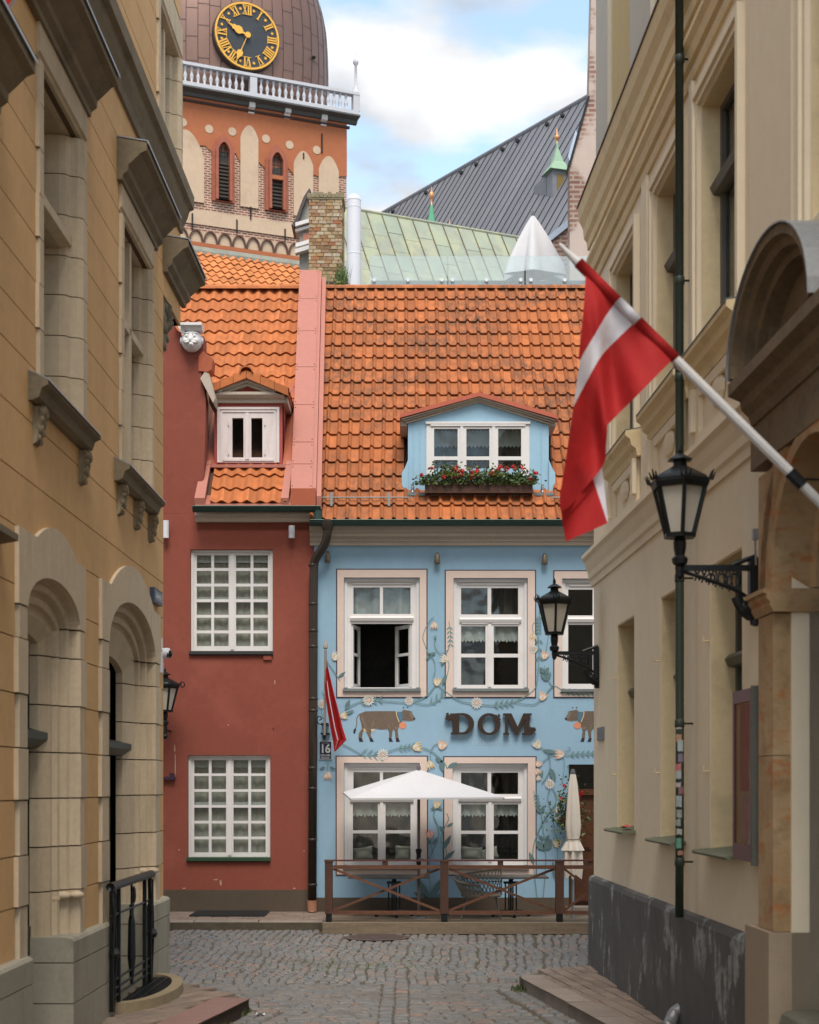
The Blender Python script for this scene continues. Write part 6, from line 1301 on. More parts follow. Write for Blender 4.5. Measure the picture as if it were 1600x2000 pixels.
def archway(A):
    (o0, o1), (a0, a1), zs, r_ = A['o'], A['i'], A['zs'], A['r']; mid, hw = (a0+a1)/2, (a1-a0)/2; I = A['ins']
    moul = [(0, -.005), (.004, -.05), (.02, -.065), (.035, -.05), (.055, -.045), (.075, -.06), (.082, -.11), (.10, -.12), (.115, -.10), (.14, -.095), (.165, -.105), (.172, -.14), (.19, -.15), (.21, -.135), (.235, -.14), (I, -.20), (I, -.26)]
    zc = [z for z in COUR if z < zs]+[zs]
    for i, (z0, z1) in enumerate(zip(zc[:-1], zc[1:])):
        for side in (0, 1):
            a, o_ = (a0, o0) if side == 0 else (a1, o1); sg_ = 1 if side == 0 else -1; w_ = abs(a-o_)+(.02 if i % 2 else -.03)
            pr = [(-w_, -.02), (-w_, .024+(.006 if i % 2 else 0)), (-.012, .024+(.006 if i % 2 else 0))]+moul
            mb = MB(LF); sweep(mb, [(a, z0+.005, sg_, 0), (a, z1-.005, sg_, 0)], pr); part('jamb_stone', mb, warm_stone, bwall)
    arch = [(mid-hw*math.cos(t), zs+r_*math.sin(t)) for t in [PI*i/28 for i in range(29)]]
    nr = []
    for i in range(29):
        t = PI*i/28; v = Vector((math.cos(t)/hw, -math.sin(t)/r_)).normalized(); nr.append(v)
    mb = MB(LF); sweep(mb, [(p[0], p[1]+.004, n_[0], n_[1]) for p, n_ in zip(arch, nr)], [(-.012, .027)]+moul); part('arch_moulding', mb, warm_stone, bwall, smooth=False)
    h0, h1, hh = A['hump']; hm = (h0+h1)/2; hwid = (h1-h0)/2; R_ = (hwid**2+hh**2)/(2*hh); top = 3.575
    pts = [(o0, zs+.004), (o0, top), (h0, top)]+[(hm+R_*math.sin(t), top+hh-R_+R_*math.cos(t)) for t in [math.asin(hwid/R_)*(-1+2*i/18) for i in range(19)]]+[(h1, top), (o1, top), (o1, zs+.004)]+[(p[0]+.0, p[1]+.008) for p in arch[::-1]]
    mb = MB(LF); mb.slab(pts, -.02, .028); part('arch_stone', mb, warm_stone, bwall)
    # dark frame and glass deep in the opening
    wf = MB(LF); hs = [(a0+.30, mid-.03, .95, 2.22), (mid+.03, a1-.30, .95, 2.22), (a0+.30, mid-.03, 2.36, 3.4), (mid+.03, a1-.30, 2.36, 3.4)]
    wf.plate(a0, a1, .0, 3.62, hs, -.25, -.31); wf.extr([(-.249, 2.22), (-.20, 2.22), (-.15, 2.28), (-.15, 2.33), (-.249, 2.36)], a0+.1, a1-.1); wn_ = part('window', wf, dark_frame, lb_)
    for h in hs: pm = MB(LF); pm.box(h[0]-.01, h[1]+.01, -.29, -.285, h[2]-.01, h[3]+.01); part('pane', pm, glass, wn_)
    for s_, a, sg_ in ((1, a1, -1),):
        st_ = MB(LF); st_.ball((a+sg_*.02, .0, 1.15), .05, 8, 0, 1.2, 1.3, .6); st_.ball((a+sg_*.09, -.08, 1.15), .055, 8, 0, 1.2, 1.2, .6); st_.ball((a+sg_*.13, -.13, 1.13), .05, 8, 0, 1, 1, .8); part('jamb_stop', st_, warm_stone, bwall, smooth=True)
archway(A1); archway(A2)
for (a0, a1) in ((5.0, 9.80), (10.92, 12.32), (13.96, 15.03)):
    for z0, z1 in ((0, .40), (.40, .69), (.69, .86)):
        mb = MB(LF); top = [(.06, z1-.004)] if z1 < .8 else [(.06, z1-.02), (.045, z1), (-.0, z1+.01)]
        mb.extr([(-.5, z0+.004), (.06, z0+.004)]+top+[(-.5, z1-.004 if z1 < .8 else z1+.01)], a0, a1); part('plinth_stone', mb, grey_plinth, bwall)
mb = MB(LF); mb.box(9.78, 10.95, -.36, -.27, 0, .86); mb.box(12.4, 14.02, -.36, -.27, 0, .20); part('cellar_panel', mb, dark_room, bwall)
def hooded_window(w_, sill=True):
    (o0, o1), (i0, i1), (z0, z1), top = w_['o'], w_['i'], w_['z'], w_['top']
    zc = [z0]+[z for z in COUR if z0+.1 < z < top-.1]+[top]; lo = min(i0-o0, .16); ro = min(o1-i1, .16)
    far_ok = i1 < 16.0
    for k, (a, c) in enumerate(zip(zc[:-1], zc[1:])):
        for side in (0, 1):
            if side == 1 and not far_ok: pass
            aa, oo = (i0, o0) if side == 0 else (i1, o1); sg_ = 1 if side == 0 else -1
            wd = abs(aa-oo)+(.012 if k % 2 else -.008)
            mb = MB(LF); sweep(mb, [(aa, a+.004, sg_, 0), (aa, c-.004, sg_, 0)], [(-wd, -.02), (-wd, .026), (-.03, .026), (-.012, .012), (.01, -.01), (.02, -.06), (.06, -.085), (.075, -.13), (.085, -.36)]); part('jamb_stone', mb, warm_stone, bwall)
    mb = MB(LF); mb.extr([(-.36, top), (-.1, top), (0, top+.02), (.012, top+.04), (.026, top+.05), (.026, z1-.004), (-.36, z1-.004)], o0, o1); part('lintel_stone', mb, warm_stone, bwall)
    bars = MB(LF)
    if w_['tr']: bars.extr([(-.30, w_['tr']), (-.12, w_['tr']), (-.05, w_['tr']+.03), (-.05, w_['tr']+.10), (-.12, w_['tr']+.13), (-.30, w_['tr']+.13)], i0, i1)
    if w_['mul']: m_ = w_['mul']; bars.slab([(m_-.075, z0), (m_+.075, z0), (m_+.075, top), (m_-.075, top)], -.30, -.12); bars.slab([(m_-.045, z0), (m_+.045, z0), (m_+.045, top), (m_-.045, top)], -.12, -.05)
    if bars.v: part('mullion', bars, warm_stone, bwall)
    fr = MB(LF); fr.plate(i0, min(i1, 16.04), z0, top, [(i0+.15, (i0+i1)/2-.04, z0+.08, top-.08), ((i0+i1)/2+.04, min(i1, 16.0)-.15, z0+.08, top-.08)], -.38, -.42); wn_ = part('window', fr, dark_frame, lb_)
    pm = MB(LF); pm.box(i0+.1, min(i1, 16.0)-.1, -.40, -.397, z0+.05, top-.05); part('pane', pm, glass, wn_)
    if sill:
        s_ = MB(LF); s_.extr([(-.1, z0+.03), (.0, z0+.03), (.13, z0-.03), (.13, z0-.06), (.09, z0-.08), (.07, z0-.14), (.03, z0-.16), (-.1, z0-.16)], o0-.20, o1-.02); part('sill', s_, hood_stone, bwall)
        s_ = MB(LF); s_.extr([(.0, z0+.038), (.135, z0-.022), (.14, z0-.04), (.135, z0-.032), (0, z0+.032)], o0-.20, o1-.02); part('sill_sheet', s_, grey_metal, bwall)
        for a in ([o0-.08, o1-.18] if not w_['mul'] else [o0-.08, w_['mul']-.12, o1-.18]):
            k_ = MB(LF)
            k_.extr([(0, z0-.17), (.075, z0-.17), (.08, z0-.20), (.055, z0-.23), (.06, z0-.30), (.035, z0-.36), (.03, z0-.40), (0, z0-.42)], a, a+.11)
            for j, (bz, br_) in enumerate(((.20, .036), (.25, .03), (.31, .034), (.37, .026))): k_.ball((a+.025, .06-.010*j, z0-bz), br_, 8, 0, 1.0, .9, 1.1); k_.ball((a+.085, .06-.010*j, z0-bz-.02), br_*.9, 8, 0, 1.0, .9, 1.1)
            part('sill_bracket', k_, plain('bracket_stone_shaded', (.24, .19, .12), .9, var=.3, scale=9), bwall, smooth=True)  # bracket colour tinted darker to stand for shade below the sill
hooded_window(W1); hooded_window(W2); hooded_window(W3, False)
HP = [(0, 6.98), (.045, 6.98), (.05, 7.02), (.09, 7.05), (.095, 7.10), (.14, 7.14), (.20, 7.20), (.25, 7.22), (.25, 7.285), (0, 7.33)]
for a0, a1, zo in ((9.4, 11.56, 0), (12.74, 14.46, 0), (14.97, 16.13, -.02), (6.9, 9.1, -1.05)):
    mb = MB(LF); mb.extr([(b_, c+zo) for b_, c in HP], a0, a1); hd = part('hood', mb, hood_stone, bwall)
    mb = MB(LF); mb.extr([(0, 7.334+zo), (.255, 7.292+zo), (.262, 7.27+zo), (.268, 7.272+zo), (.262, 7.30+zo), (0, 7.345+zo)], a0-.005, a1+.005); part('hood_sheet', mb, grey_metal, hd)
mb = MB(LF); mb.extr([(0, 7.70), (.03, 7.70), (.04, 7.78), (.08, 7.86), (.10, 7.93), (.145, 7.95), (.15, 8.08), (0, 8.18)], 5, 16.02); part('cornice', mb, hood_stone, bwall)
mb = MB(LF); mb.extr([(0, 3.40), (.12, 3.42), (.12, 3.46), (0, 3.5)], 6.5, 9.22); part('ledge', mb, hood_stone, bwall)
k_ = MB(LF)
k_.hexa([(15.0, -.5, 6.2), (15.05, -.5, 6.2), (15.05, -.02, 6.2), (15.0, -.02, 6.2), (15.0, -.6, 6.74), (15.7, -.6, 6.74), (15.7, -.01, 6.74), (15.0, -.01, 6.74)])
rk = random.Random(6)
for j in range(70):
    v = rk.random(); k_.ball((15.0+.68*v*rk.uniform(.3, 1), -.01-.30*rk.random()*v, 6.22+.50*v), rk.uniform(.03, .075), 6, 0, rk.uniform(.7, 1.5), .8, rk.uniform(.7, 1.4))
part('corner_corbel', k_, plain('corbel_stone', (.14, .115, .075), .9, var=.3, scale=9), lb_, smooth=True)
# street name plate, camera
sp = thing('street_name_plate', LF(14.72, .03, 3.5), 'small blue enamel street name plate near the corner of the tan building', 'street sign')
y0, y1, z0, z1 = LX(299, .03), LX(314.5, .03), 3.26, 3.46
pz = lambda py, a: CAMZ+(HY-py)/FPX*a
za, zb = pz(1180, (y0+y1)/2), pz(1152, (y0+y1)/2)
mb = MB(LF); mb.box(y0, y1, .0, .045, za, zb); part('plate', mb, plain('enamel_slate', (.045, .06, .11), .35), sp)
mb = MB(LF); mb.box(y0+.03, y1-.03, .045, .048, za+.025, zb-.025); part('panel', mb, plain('enamel_pale', (.22, .27, .33), .4), sp)
tm = small_print((y1-y0)*.6, (zb-za)*.28, lambda a, b_, c: LF((y0+y1)/2+a, .049+b_, (za+zb)/2+c), 7, 4); part('lettering', tm, enamel_white, sp)
cm_ = thing('security_camera', LF(14.95, .05, 3.1), 'white turret security camera on the corner of the tan building', 'security camera')
mb = MB(); c = P(318, 1276, 14.85); mb.lathe([(.001, -.10), (.035, -.10), (.052, -.085), (.052, .02), (.048, .05), (.001, .05)], (c[0], c[1], c[2]), 14, ax='y', caps=False); vs = mb.v
mb.v = [(c[0]+(-(y-c[1])*.85)-.01, c[1]+(x-c[0]), z) for x, y, z in vs]; part('housing', mb, vent_white, cm_, smooth=True)
mb = MB(); mb.ball((c[0]+.055, c[1]-.01, c[2]-.005), .043, 12); part('lens_dome', mb, plain('lens_black', (.01, .01, .012), .15), cm_, smooth=True)
mb = MB(LF); mb.box(14.78, 14.84, .0, .03, c[2]-.19, c[2]-.02); mb.tube([(14.8, .02, c[2]+.02), (14.8, .02, c[2]+.14)], .008, 6); part('mount', mb, vent_white, cm_)
# railing and light-well grate in front of the second arch
ra = thing('iron_railing', LF(13, .08, .16), 'black wrought iron railing across the arched opening of the tan building', 'railing')
r0, r1, zt_ = 12.12, 13.85, 1.15
def RLg(a, b_, c): return LF(a, .08+b_, c)
mb = MB(RLg); mb.tube([(r0-.03, 0, zt_), (r1+.05, 0, zt_)], .036, 8); part('handrail', mb, black_iron, ra, smooth=True)
for a in (r0+.03, r0+.30, r1-.28, r1-.02): mb = MB(RLg); mb.box(a-.016, a+.016, -.016, .016, .16, zt_-.02); part('post', mb, black_iron, ra)
for z in (.92, .40, .33, .27): mb = MB(RLg); mb.tube([(r0+.03, 0, z), (r1-.02, 0, z)], .010, 6); part('rail', mb, black_iron, ra)
for a, flip in ((r0+.85, 1),):
    mb = MB(RLg); mb.tube([(a, 0, .27), (a, 0, .50), (a, 0, .80), (a, 0, .90)], [.012, .035, .03, .012], 8); mb.tube([(a, 0, .80), (a, 0, 1.12)], .010, 6); mb.ball((a+.10, 0, 1.02), .05, 8, 0, 1, .4, 1.6); mb.tube([(a-.06, 0, .95), (a-.04, 0, .86), (a, 0, .80), (a+.05, 0, .86), (a+.06, 0, .95)], .009, 6); part('ornament', mb, black_iron, ra)
for a in (r0+.03, r1-.02):
    mb = MB(RLg)
    for s_ in (-1, 1): mb.tube([(a+s_*.03, .01, .2), (a+s_*.06, .02, .6), (a+s_*.02, .02, .9), (a+s_*.07, .01, 1.1)], .011, 6)
    mb.ball((a, .02, .62), .05, 8); mb.tube([(a-.12, .02, .93), (a-.03, .02, .80), (a, .0, .62)], .010, 6); part('scroll', mb, black_iron, ra)
gt = thing('light_well', LF(13.35, .15, .1), 'half round cellar light well with black grate and stone rim at the railing', 'grate')
mb = MB(LF); n = 26; out_, in_ = [], []
for i in range(n+1):
    t = PI*i/n; out_.append((13.35-1.0*math.cos(t), .06+.36*math.sin(t))); in_.append((13.35-.88*math.cos(t), .06+.26*math.sin(t)))
vs = [(a, b_, .20) for a, b_ in out_]+[(a, b_, .20) for a, b_ in in_]+[(a, b_+.01, .08) for a, b_ in out_]+[(a, b_, .08) for a, b_ in in_]; N = n+1
mb.add(vs, [f for i in range(n) for f in ((i, i+1, N+i+1, N+i), (2*N+i, 2*N+i+1, i+1, i), (N+i, N+i+1, 3*N+i+1, 3*N+i))]); part('stone_rim', mb, plain('rim_stone', (.24, .185, .11), .9, var=.25, scale=8), gt)
mb = MB(LF)
for k in range(34):
    a = 12.5+k*.05; h = .255*math.sqrt(max(0, 1-((a-13.35)/.87)**2))
    if h > .02: mb.box(a-.010, a+.010, .06, .06+h, .165, .185)
for b_ in (.12, .20): mb.box(12.6, 14.1, b_-.008, b_+.008, .186, .192)
mb.slab([(12.47, .06), (14.23, .06), (14.23, .08), (12.47, .08)], .1, .19); part('grate_bars', mb, black_iron, gt)
mb = MB(LF); mb.add([(a, b_, .13) for a, b_ in in_], [tuple(range(N))]); part('well_floor', mb, dark_room, gt)

# ================================================================== cream building on the right
rb_ = thing('cream_building', RF(11, -.5, 0), 'cream plastered building with deep windows and a stone portal on the lane', 'building')
GW = [(13.42, 14.28, 1.555, 3.44), (11.40, 12.26, 1.535, 3.45), (9.70, 10.56, 1.515, 3.46)]
UWN = [(9.76, 10.83, 4.98, 6.74), (11.35, 12.42, 4.98, 6.72), (13.29, 14.36, 4.98, 6.72), (7.19, 8.24, 4.98, 6.72)]
mb = MB(RF); mb.plate(4.5, 15.67, 0, 7.95, GW+UWN+[(7.2, 8.6, 0, 3.74)], 0, -.55); rwl = part('wall', mb, cream_wall, rb_)
mb = MB(RF); mb.box(4.5, 15.60, -6, -.56, 0, 9); part('interior', mb, dark_room, rb_)
mb = MB(RF); mb.add([(15.67, 0, 0), (15.67, -6, 0), (15.67, -6, 7.95), (15.67, 0, 7.95)], [(0, 1, 2, 3)]); mb.box(4.5, 15.67, -6, -.06, 7.95, 10.55); part('end_wall', mb, cream_wall, rb_)
for (a0, a1) in ((13.92, 14.86), (11.3, 12.2), (8.6, 9.6)): mb = MB(RF); mb.box(a0, a1, -.059, -.05, 8.0, 10.5); part('attic_panel', mb, yellow_wall, rb_)
for (a0, a1) in ((14.95, 15.66), (12.8, 13.75), (10.2, 11.1)): mb = MB(RF); mb.box(a0, a1, -.059, -.02, 8.0, 10.52); part('attic_pilaster', mb, plain('attic_grey', (.47, .43, .36), .88, var=.06), rb_)
for i, (a0, a1, z0, z1) in enumerate(GW+UWN):
    up = i >= 3; gb = -.17 if not up else -.13
    rv = MB(RF); e = .002
    rv.box(a1-e-.01, a1-e, gb-.02, -.004, z0+e, z1-e); rv.box(a0+e, a0+e+.01, gb-.02, -.004, z0+e, z1-e); rv.box(a0+.012, a1-.012, gb-.02, -.004, z1-e-.01, z1-e)
    part('reveal', rv, cream_trim, rwl)
    fr = MB(RF); zt = z0+(z1-z0)*.66; hs = [(a0+.07, (a0+a1)/2-.03, z0+.06, zt-.04), ((a0+a1)/2+.03, a1-.07, z0+.06, zt-.04), (a0+.07, a1-.07, zt+.04, z1-.06)]
    fr.plate(a0, a1, z0, z1, hs, gb, gb-.05); fr.extr([(gb+.001, zt-.04), (gb+.05, zt-.03), (gb+.075, zt+.02), (gb+.05, zt+.05), (gb+.001, zt+.05)], a0+.012, a1-.012)
    wn_ = part('window', fr, plain('olive_frame', (.075, .075, .05), .5) if not up else plain('grey_frame', (.10, .095, .085), .5), rb_)
    for h in hs: pm = MB(RF); pm.box(h[0]-.01, h[1]+.01, gb-.03, gb-.026, h[2]-.01, h[3]+.01); part('pane', pm, glass, wn_)
    if not up:
        s_ = MB(RF); s_.extr([(gb, z0+.025), (.11, z0-.005), (.12, z0-.015), (.11, z0-.03), (gb, z0-.01)], a0-.07, a1+.06); part('sill', s_, sill_green, wn_)
        for z in ((2.35, 2.75) if i == 0 else ()): s_ = MB(RF); s_.box(a0+.0, a0+.05, gb+.02, gb+.06, z, z+.05); part('latch', s_, cream_trim, wn_)
        for z in (2.05, 2.95): s_ = MB(RF); s_.tube([(a1+.06, 0, z), (a1+.06, .035, z), (a1+.06, .035, z+.04)], .008, 6); part('shutter_hook', s_, cream_trim, wn_)
    else:
        f_ = MB(RF)
        for (m0, m1, bb) in ((.02, .07, .03), (.07, .13, .05)):
            f_.box(a0-m1, a0-m0, -.0, bb, z0, z1+m0); f_.box(a1+m0, a1+m1, 0, bb, z0, z1+m0); f_.box(a0-m1, a1+m1, 0, bb, z1+m0, z1+m1)
        part('architrave', f_, cream_trim if False else cream_wall, rwl)
        if i == 6: continue
        s_ = MB(RF); s_.extr([(0, z0-.22), (.04, z0-.22), (.05, z0-.16), (.09, z0-.13), (.10, z0-.08), (.14, z0-.05), (.14, z0-.01), (0, z0+.015)], a0-.22, a1+.16); part('sill', s_, cream_trim, rwl)
        s_ = MB(RF); s_.extr([(0, z0+.018), (.142, z0-.006), (.148, z0-.012), (.142, z0+.0), (0, z0+.024)], a0-.22, a1+.16); part('sill_sheet', s_, slate_metal, rwl)
        s_ = MB(RF); s_.plate(a0-.12, a1+.08, 4.36, z0-.225, [(a0+.02, a1-.06, 4.42, z0-.30)], .035, 0); s_.box(a0-.16, a0-.06, .035, .07, 4.45, z0-.23); s_.box(a1+.02, a1+.10, .035, .07, 4.45, z0-.23); s_.ball(((a0+a1)/2, .01, 4.6), .13, 10, 0, 1.5, .25, .8); part('apron', s_, cream_wall, rwl)
def rprof(nm, prof, a0, a1, m): mb = MB(RF); mb.extr(prof, a0, a1); return part(nm, mb, m, rwl)
rprof('string_course', [(0, 3.98), (.02, 3.98), (.025, 4.04), (.045, 4.06), (.05, 4.12), (.07, 4.17), (.085, 4.23), (.115, 4.26), (.115, 4.30), (0, 4.33)], 9.0, 15.75, cream_wall)
rprof('cornice', [(0, 7.50), (.025, 7.50), (.03, 7.58), (.06, 7.62), (.07, 7.72), (.11, 7.80), (.13, 7.93), (0, 8.0)], 4.5, 15.95, cream_trim)
rprof('cornice_sheet', [(0, 8.004), (.133, 7.936), (.14, 7.925), (.14, 7.945), (0, 8.014)], 4.5, 15.96, plain('sheet_brown', (.10, .065, .04), .6))
rprof('frieze_moulding', [(0, 7.17), (.03, 7.17), (.045, 7.24), (.075, 7.28), (.075, 7.32), (0, 7.34)], 4.5, 15.72, cream_trim)
rprof('architrave_band', [(0, 7.02), (.02, 7.02), (.03, 7.06), (0, 7.07)], 4.5, 15.70, cream_trim)
mb = MB(RF); mb.extr([(0, 0), (.05, 0), (.05, .985), (.035, 1.02), (0, 1.035)], 9.14, 15.72); part('plinth', mb, peel, rb_)
for (p0, p1) in ((8.52, 9.42), (11.02, 11.12), (12.72, 12.95)):
    mb = MB(RF); mb.box(p0, p1, .0, .028, 4.36, 7.01); part('wall_strip', mb, cream_wall, rwl)
# portal
pt = MB(RF)
for z0, z1, bb, a0, a1 in ((0, 1.13, .13, 8.60, 9.12), (1.134, 2.12, .10, 8.62, 8.93), (2.124, 2.92, .10, 8.62, 8.93), (3.06, 3.74, .10, 8.62, 8.93)):
    mb = MB(RF); mb.box(a0, a1, -.10, bb, z0, z1); part('portal_stone', mb, sandstone_m if z0 > .5 else plain('portal_base', (.33, .25, .17), .9, var=.12, scale=3, dirt=(.25, .15, .08), dirt_amt=.4), rwl)
mb = MB(RF); mb.extr([(-.55, 2.925), (.11, 2.925), (.13, 2.96), (.13, 2.98), (.15, 3.0), (.15, 3.025), (.17, 3.03), (.17, 3.055), (-.55, 3.055)], 8.57, 8.97); part('impost', mb, sandstone_m, rwl)
mb = MB(RF); mb.box(8.60, 8.64, -.56, -.10, .55, 2.92); mb.box(8.60, 8.64, -.56, -.10, 3.06, 3.4); part('inner_jamb', mb, plain('inner_grey', (.31, .25, .20), .9, var=.1), rwl)
n = 20; aw = MB(RF)
ar = [(7.91-.70*math.cos(PI*i/n), 3.06+.70*math.sin(PI*i/n)) for i in range(n+1)]
sweep(aw, [(p[0], p[1], math.cos(PI*i/n), -math.sin(PI*i/n)) for i, p in enumerate(ar)], [(-.30, 0), (-.30, .10), (-.18, .10), (-.16, .07), (-.10, .07), (-.08, .11), (.0, .11), (.01, -.10), (.06, -.12), (.06, -.5)]); part('portal_arch', aw, sandstone_m, rwl)
mb = MB(RF); mb.box(6.3, 7.2, -.1, .10, 0, 3.74); part('portal_side', mb, sandstone_m, rwl)
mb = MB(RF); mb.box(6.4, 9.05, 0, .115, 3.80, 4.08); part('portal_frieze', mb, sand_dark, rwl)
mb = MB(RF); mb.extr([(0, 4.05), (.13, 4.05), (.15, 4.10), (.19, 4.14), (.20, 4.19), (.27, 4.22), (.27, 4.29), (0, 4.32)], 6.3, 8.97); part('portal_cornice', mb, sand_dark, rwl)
n = 22; cA, hA, sZ, rZ = 8.16, .80, 4.31, .56
arc_ = [(cA-hA*math.cos(PI*i/n), sZ+rZ*math.sin(PI*i/n)) for i in range(n+1)]; nn = [Vector((math.cos(PI*i/n)/hA, -math.sin(PI*i/n)/rZ)).normalized() for i in range(n+1)]
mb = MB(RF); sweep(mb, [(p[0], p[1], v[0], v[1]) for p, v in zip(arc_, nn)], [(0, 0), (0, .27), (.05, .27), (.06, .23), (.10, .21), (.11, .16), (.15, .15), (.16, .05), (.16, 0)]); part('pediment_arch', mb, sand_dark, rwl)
mb = MB(RF); sweep(mb, [(p[0], p[1], v[0], v[1]) for p, v in zip(arc_, nn)], [(-.012, 0), (-.012, .285), (-.004, .285), (-.004, 0)]); part('pediment_sheet', mb, plain('zinc_pale', (.23, .235, .235), .5, metal=.2, var=.2, scale=4), rwl)
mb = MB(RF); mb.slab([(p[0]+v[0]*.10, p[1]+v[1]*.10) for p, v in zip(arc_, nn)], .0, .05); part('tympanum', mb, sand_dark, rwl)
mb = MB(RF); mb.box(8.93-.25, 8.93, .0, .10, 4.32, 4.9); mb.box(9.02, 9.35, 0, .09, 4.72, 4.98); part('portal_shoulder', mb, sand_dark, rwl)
mb = MB(RF); mb.box(7.2, 8.58, -.56, -.52, 0, 3.74); part('portal_door', mb, door_wood, rb_)
mb = MB(RF); mb.extr([(-.5, 0), (.10, 0), (.10, .64), (.085, .69), (.05, .71), (-.5, .715)], 7.0, 8.50); st_ = part('portal_step', mb, plain('step_stone', (.13, .12, .09), .9, var=.3, scale=6), rb_)
# downpipe of the cream building
dp_ = MB(); Yd = 11.1; xd = lambda px: fx(px, Yd)
dp_.tube([(xd(1327), Yd, 7.9), (xd(1327.5), Yd, 3.4), (xd(1328), Yd, 2.0), (xd(1327), Yd, 1.0)], .031, 12)
for z in (7.2, 5.6, 4.9, 4.15, 3.45, 2.4, 1.4): dp_.lathe([(.031, -.03), (.036, -.025), (.036, .025), (.031, .03)], (xd(1327.5), Yd, z), 12, caps=False); dp_.tube([(xd(1327.5), Yd, z), (RF(Yd, 0, z)[0], Yd, z)], .008, 6)
rdp = part('downpipe', dp_, pipe_green, rb_, smooth=True)
el = MB(); c = P(1308, 1950, 11.35); wx_ = RF(11.35, .05, 0)[0]
el.tube(crv([(wx_+.02, 11.35, .30), (wx_-.03, 11.35, .27), (wx_-.06, 11.32, .22), (wx_-.085, 11.27, .19), (wx_-.12, 11.22, .185)], 4), .05, 12); el.lathe([(.05, -.02), (.056, 0), (.05, .02)], (wx_-.01, 11.35, .285), 10, caps=False); part('drain_elbow', el, plain('zinc_old', (.22, .22, .22), .5, metal=.5, var=.2, scale=8), rdp, smooth=True)
srd = random.Random(4)
for k, (z0, h, col) in enumerate(((2.36, .06, (.5, .5, .48)), (2.27, .05, (.55, .25, .1)), (2.20, .08, (.45, .55, .55)), (2.12, .06, (.15, .1, .2)), (2.06, .05, (.6, .1, .1)), (2.0, .06, (.45, .5, .52)), (1.94, .035, (.6, .5, .5)), (1.89, .05, (.25, .04, .05)), (1.80, .08, (.40, .48, .50)), (1.72, .06, (.3, .32, .3)), (1.66, .05, (.3, .36, .33)), (1.60, .04, (.5, .5, .45)), (1.50, .07, (.03, .32, .18)), (1.45, .03, (.5, .16, .05)))):
    sk = MB(); a0 = -1.75+srd.uniform(-.5, .5); vs = []
    for i in range(5):
        a = a0+(i-2)*.35
        for z in (z0, z0+h): vs.append((xd(1327.5)+.0325*math.cos(a), Yd+.0325*math.sin(a), z+srd.uniform(-.004, .004)))
    sk.add(vs, [(2*i, 2*i+2, 2*i+3, 2*i+1) for i in range(4)]); part('sticker', sk, plain('sticker_%s' % 'abcdefghijklmn'[k], tuple(.55*x+.1 for x in col), .6, var=.3, scale=40, bmp=0), rdp)
# notice case, number plate, sensor, rag on the sill
nc = thing('notice_case', RF(9.25, .05, 1.5), 'tall wine red display case with faded posters beside the stone portal', 'notice board')
a0, a1, z0, z1 = 9.02, 9.50, 1.50, 2.53
mb = MB(RF); mb.plate(a0+.03, a1, z0, z1, [(a0+.07, a1-.035, z0+.10, z1-.075)], .11, .0); part('frame', mb, wine_red, nc)
mb = MB(RF); mb.box(a0, a0+.03, .0, .115, z0-.02, z1+.01); part('side_panel', mb, plain('case_grey', (.10, .10, .08), .6), nc)
mb = MB(RF); mb.box(a0+.04, a1-.005, 0.085, .095, z0+.02, z1-.02); part('backing', mb, plain('case_back', (.40, .45, .25), .7), nc)
mb = MB(RF); mb.box(a0+.075, a1-.14, .0955, .098, z0+.42, z1-.09); part('poster', mb, plain('poster_brown', (.30, .17, .14), .6, var=.5, scale=5), nc)
mb = MB(RF); mb.box(a0+.075, a1-.20, .0985, .101, z0+.12, z0+.40); part('poster', mb, plain('poster_pale', (.42, .33, .34), .6, var=.35, scale=14), nc)
mb = MB(RF); mb.box(a0+.03, a1-.034, .104, .106, z0+.08, z1-.05); part('pane', mb, glass, nc)
mb = MB(RF); npz = fz(1435, 15.1); mb.box(15.0, 15.35, .0, .02, npz-.055, npz+.075); 
o = single('wall_plate', mb, plain('plate_grey', (.16, .16, .18), .5, var=.6, scale=30), 'tiny dark plate on the cream wall under the far lantern', 'plate')
mb = MB(); c = P(1475, 1045, 9.2); mb.box(c[0]-.016, c[0]+.016, 9.18, 9.22, c[2]-.03, c[2]+.035); mb.tube([(c[0], 9.2, c[2]-.03), (c[0]+.005, 9.2, c[2]-.18)], .006, 6); single('light_sensor', mb, grey_metal, 'small grey sensor box on a thin stem above the large lantern bracket', 'sensor')
mb = MB(RF); mb.patch(lambda u, v: (13.5+.24*u, .0+.07*v, 1.575+.02*math.sin(u*5)*math.sin(v*3)+.012), 6, 4); single('paper_scrap', mb, [plain('scrap_red', (.55, .1, .08), .8, var=.6, scale=12)], 'crumpled red and white wrapper on the farthest green sill', 'litter')
# ================================================================== church tower
TCX, TCY = -2.87, 70.0
DXV, DYV = -.927, -.375       # along the face to the left
NX, NY = .375, -.927          # out of the face towards the lane
def TF(t, b, c): return (TCX+DXV*t+NX*b, TCY+DYV*t+NY*b, c)
def T(px, py):
    k = (px-HX)/FPX; t = (-2.87-70*k)/(.927-.375*k); return (t, CAMZ+(HY-py)/FPX*(70-.375*t))
tw = thing('church_tower', TF(4.7, -4.7, 0), 'red brick church tower with blind arches, white balustrade and brown copper dome', 'church tower')
mb = MB(TF); mb.box(0, 9.42, -9.4, 0, 0, 32.3); twall = part('wall', mb, tower_brick, tw)
mb = MB(TF); mb.slab([(9.42, T(300, 285)[1]), T(400, 285), T(416, 300), T(460, 300), T(468, 316), T(506, 318), T(520, 332), T(560, 326), T(572, 340), T(612, 342), T(622, 345), (.0, T(677, 345)[1]), (.0, 32.2), (9.42, 32.2)], 0, .05); part('plaster_band', mb, orange_plaster, twall)
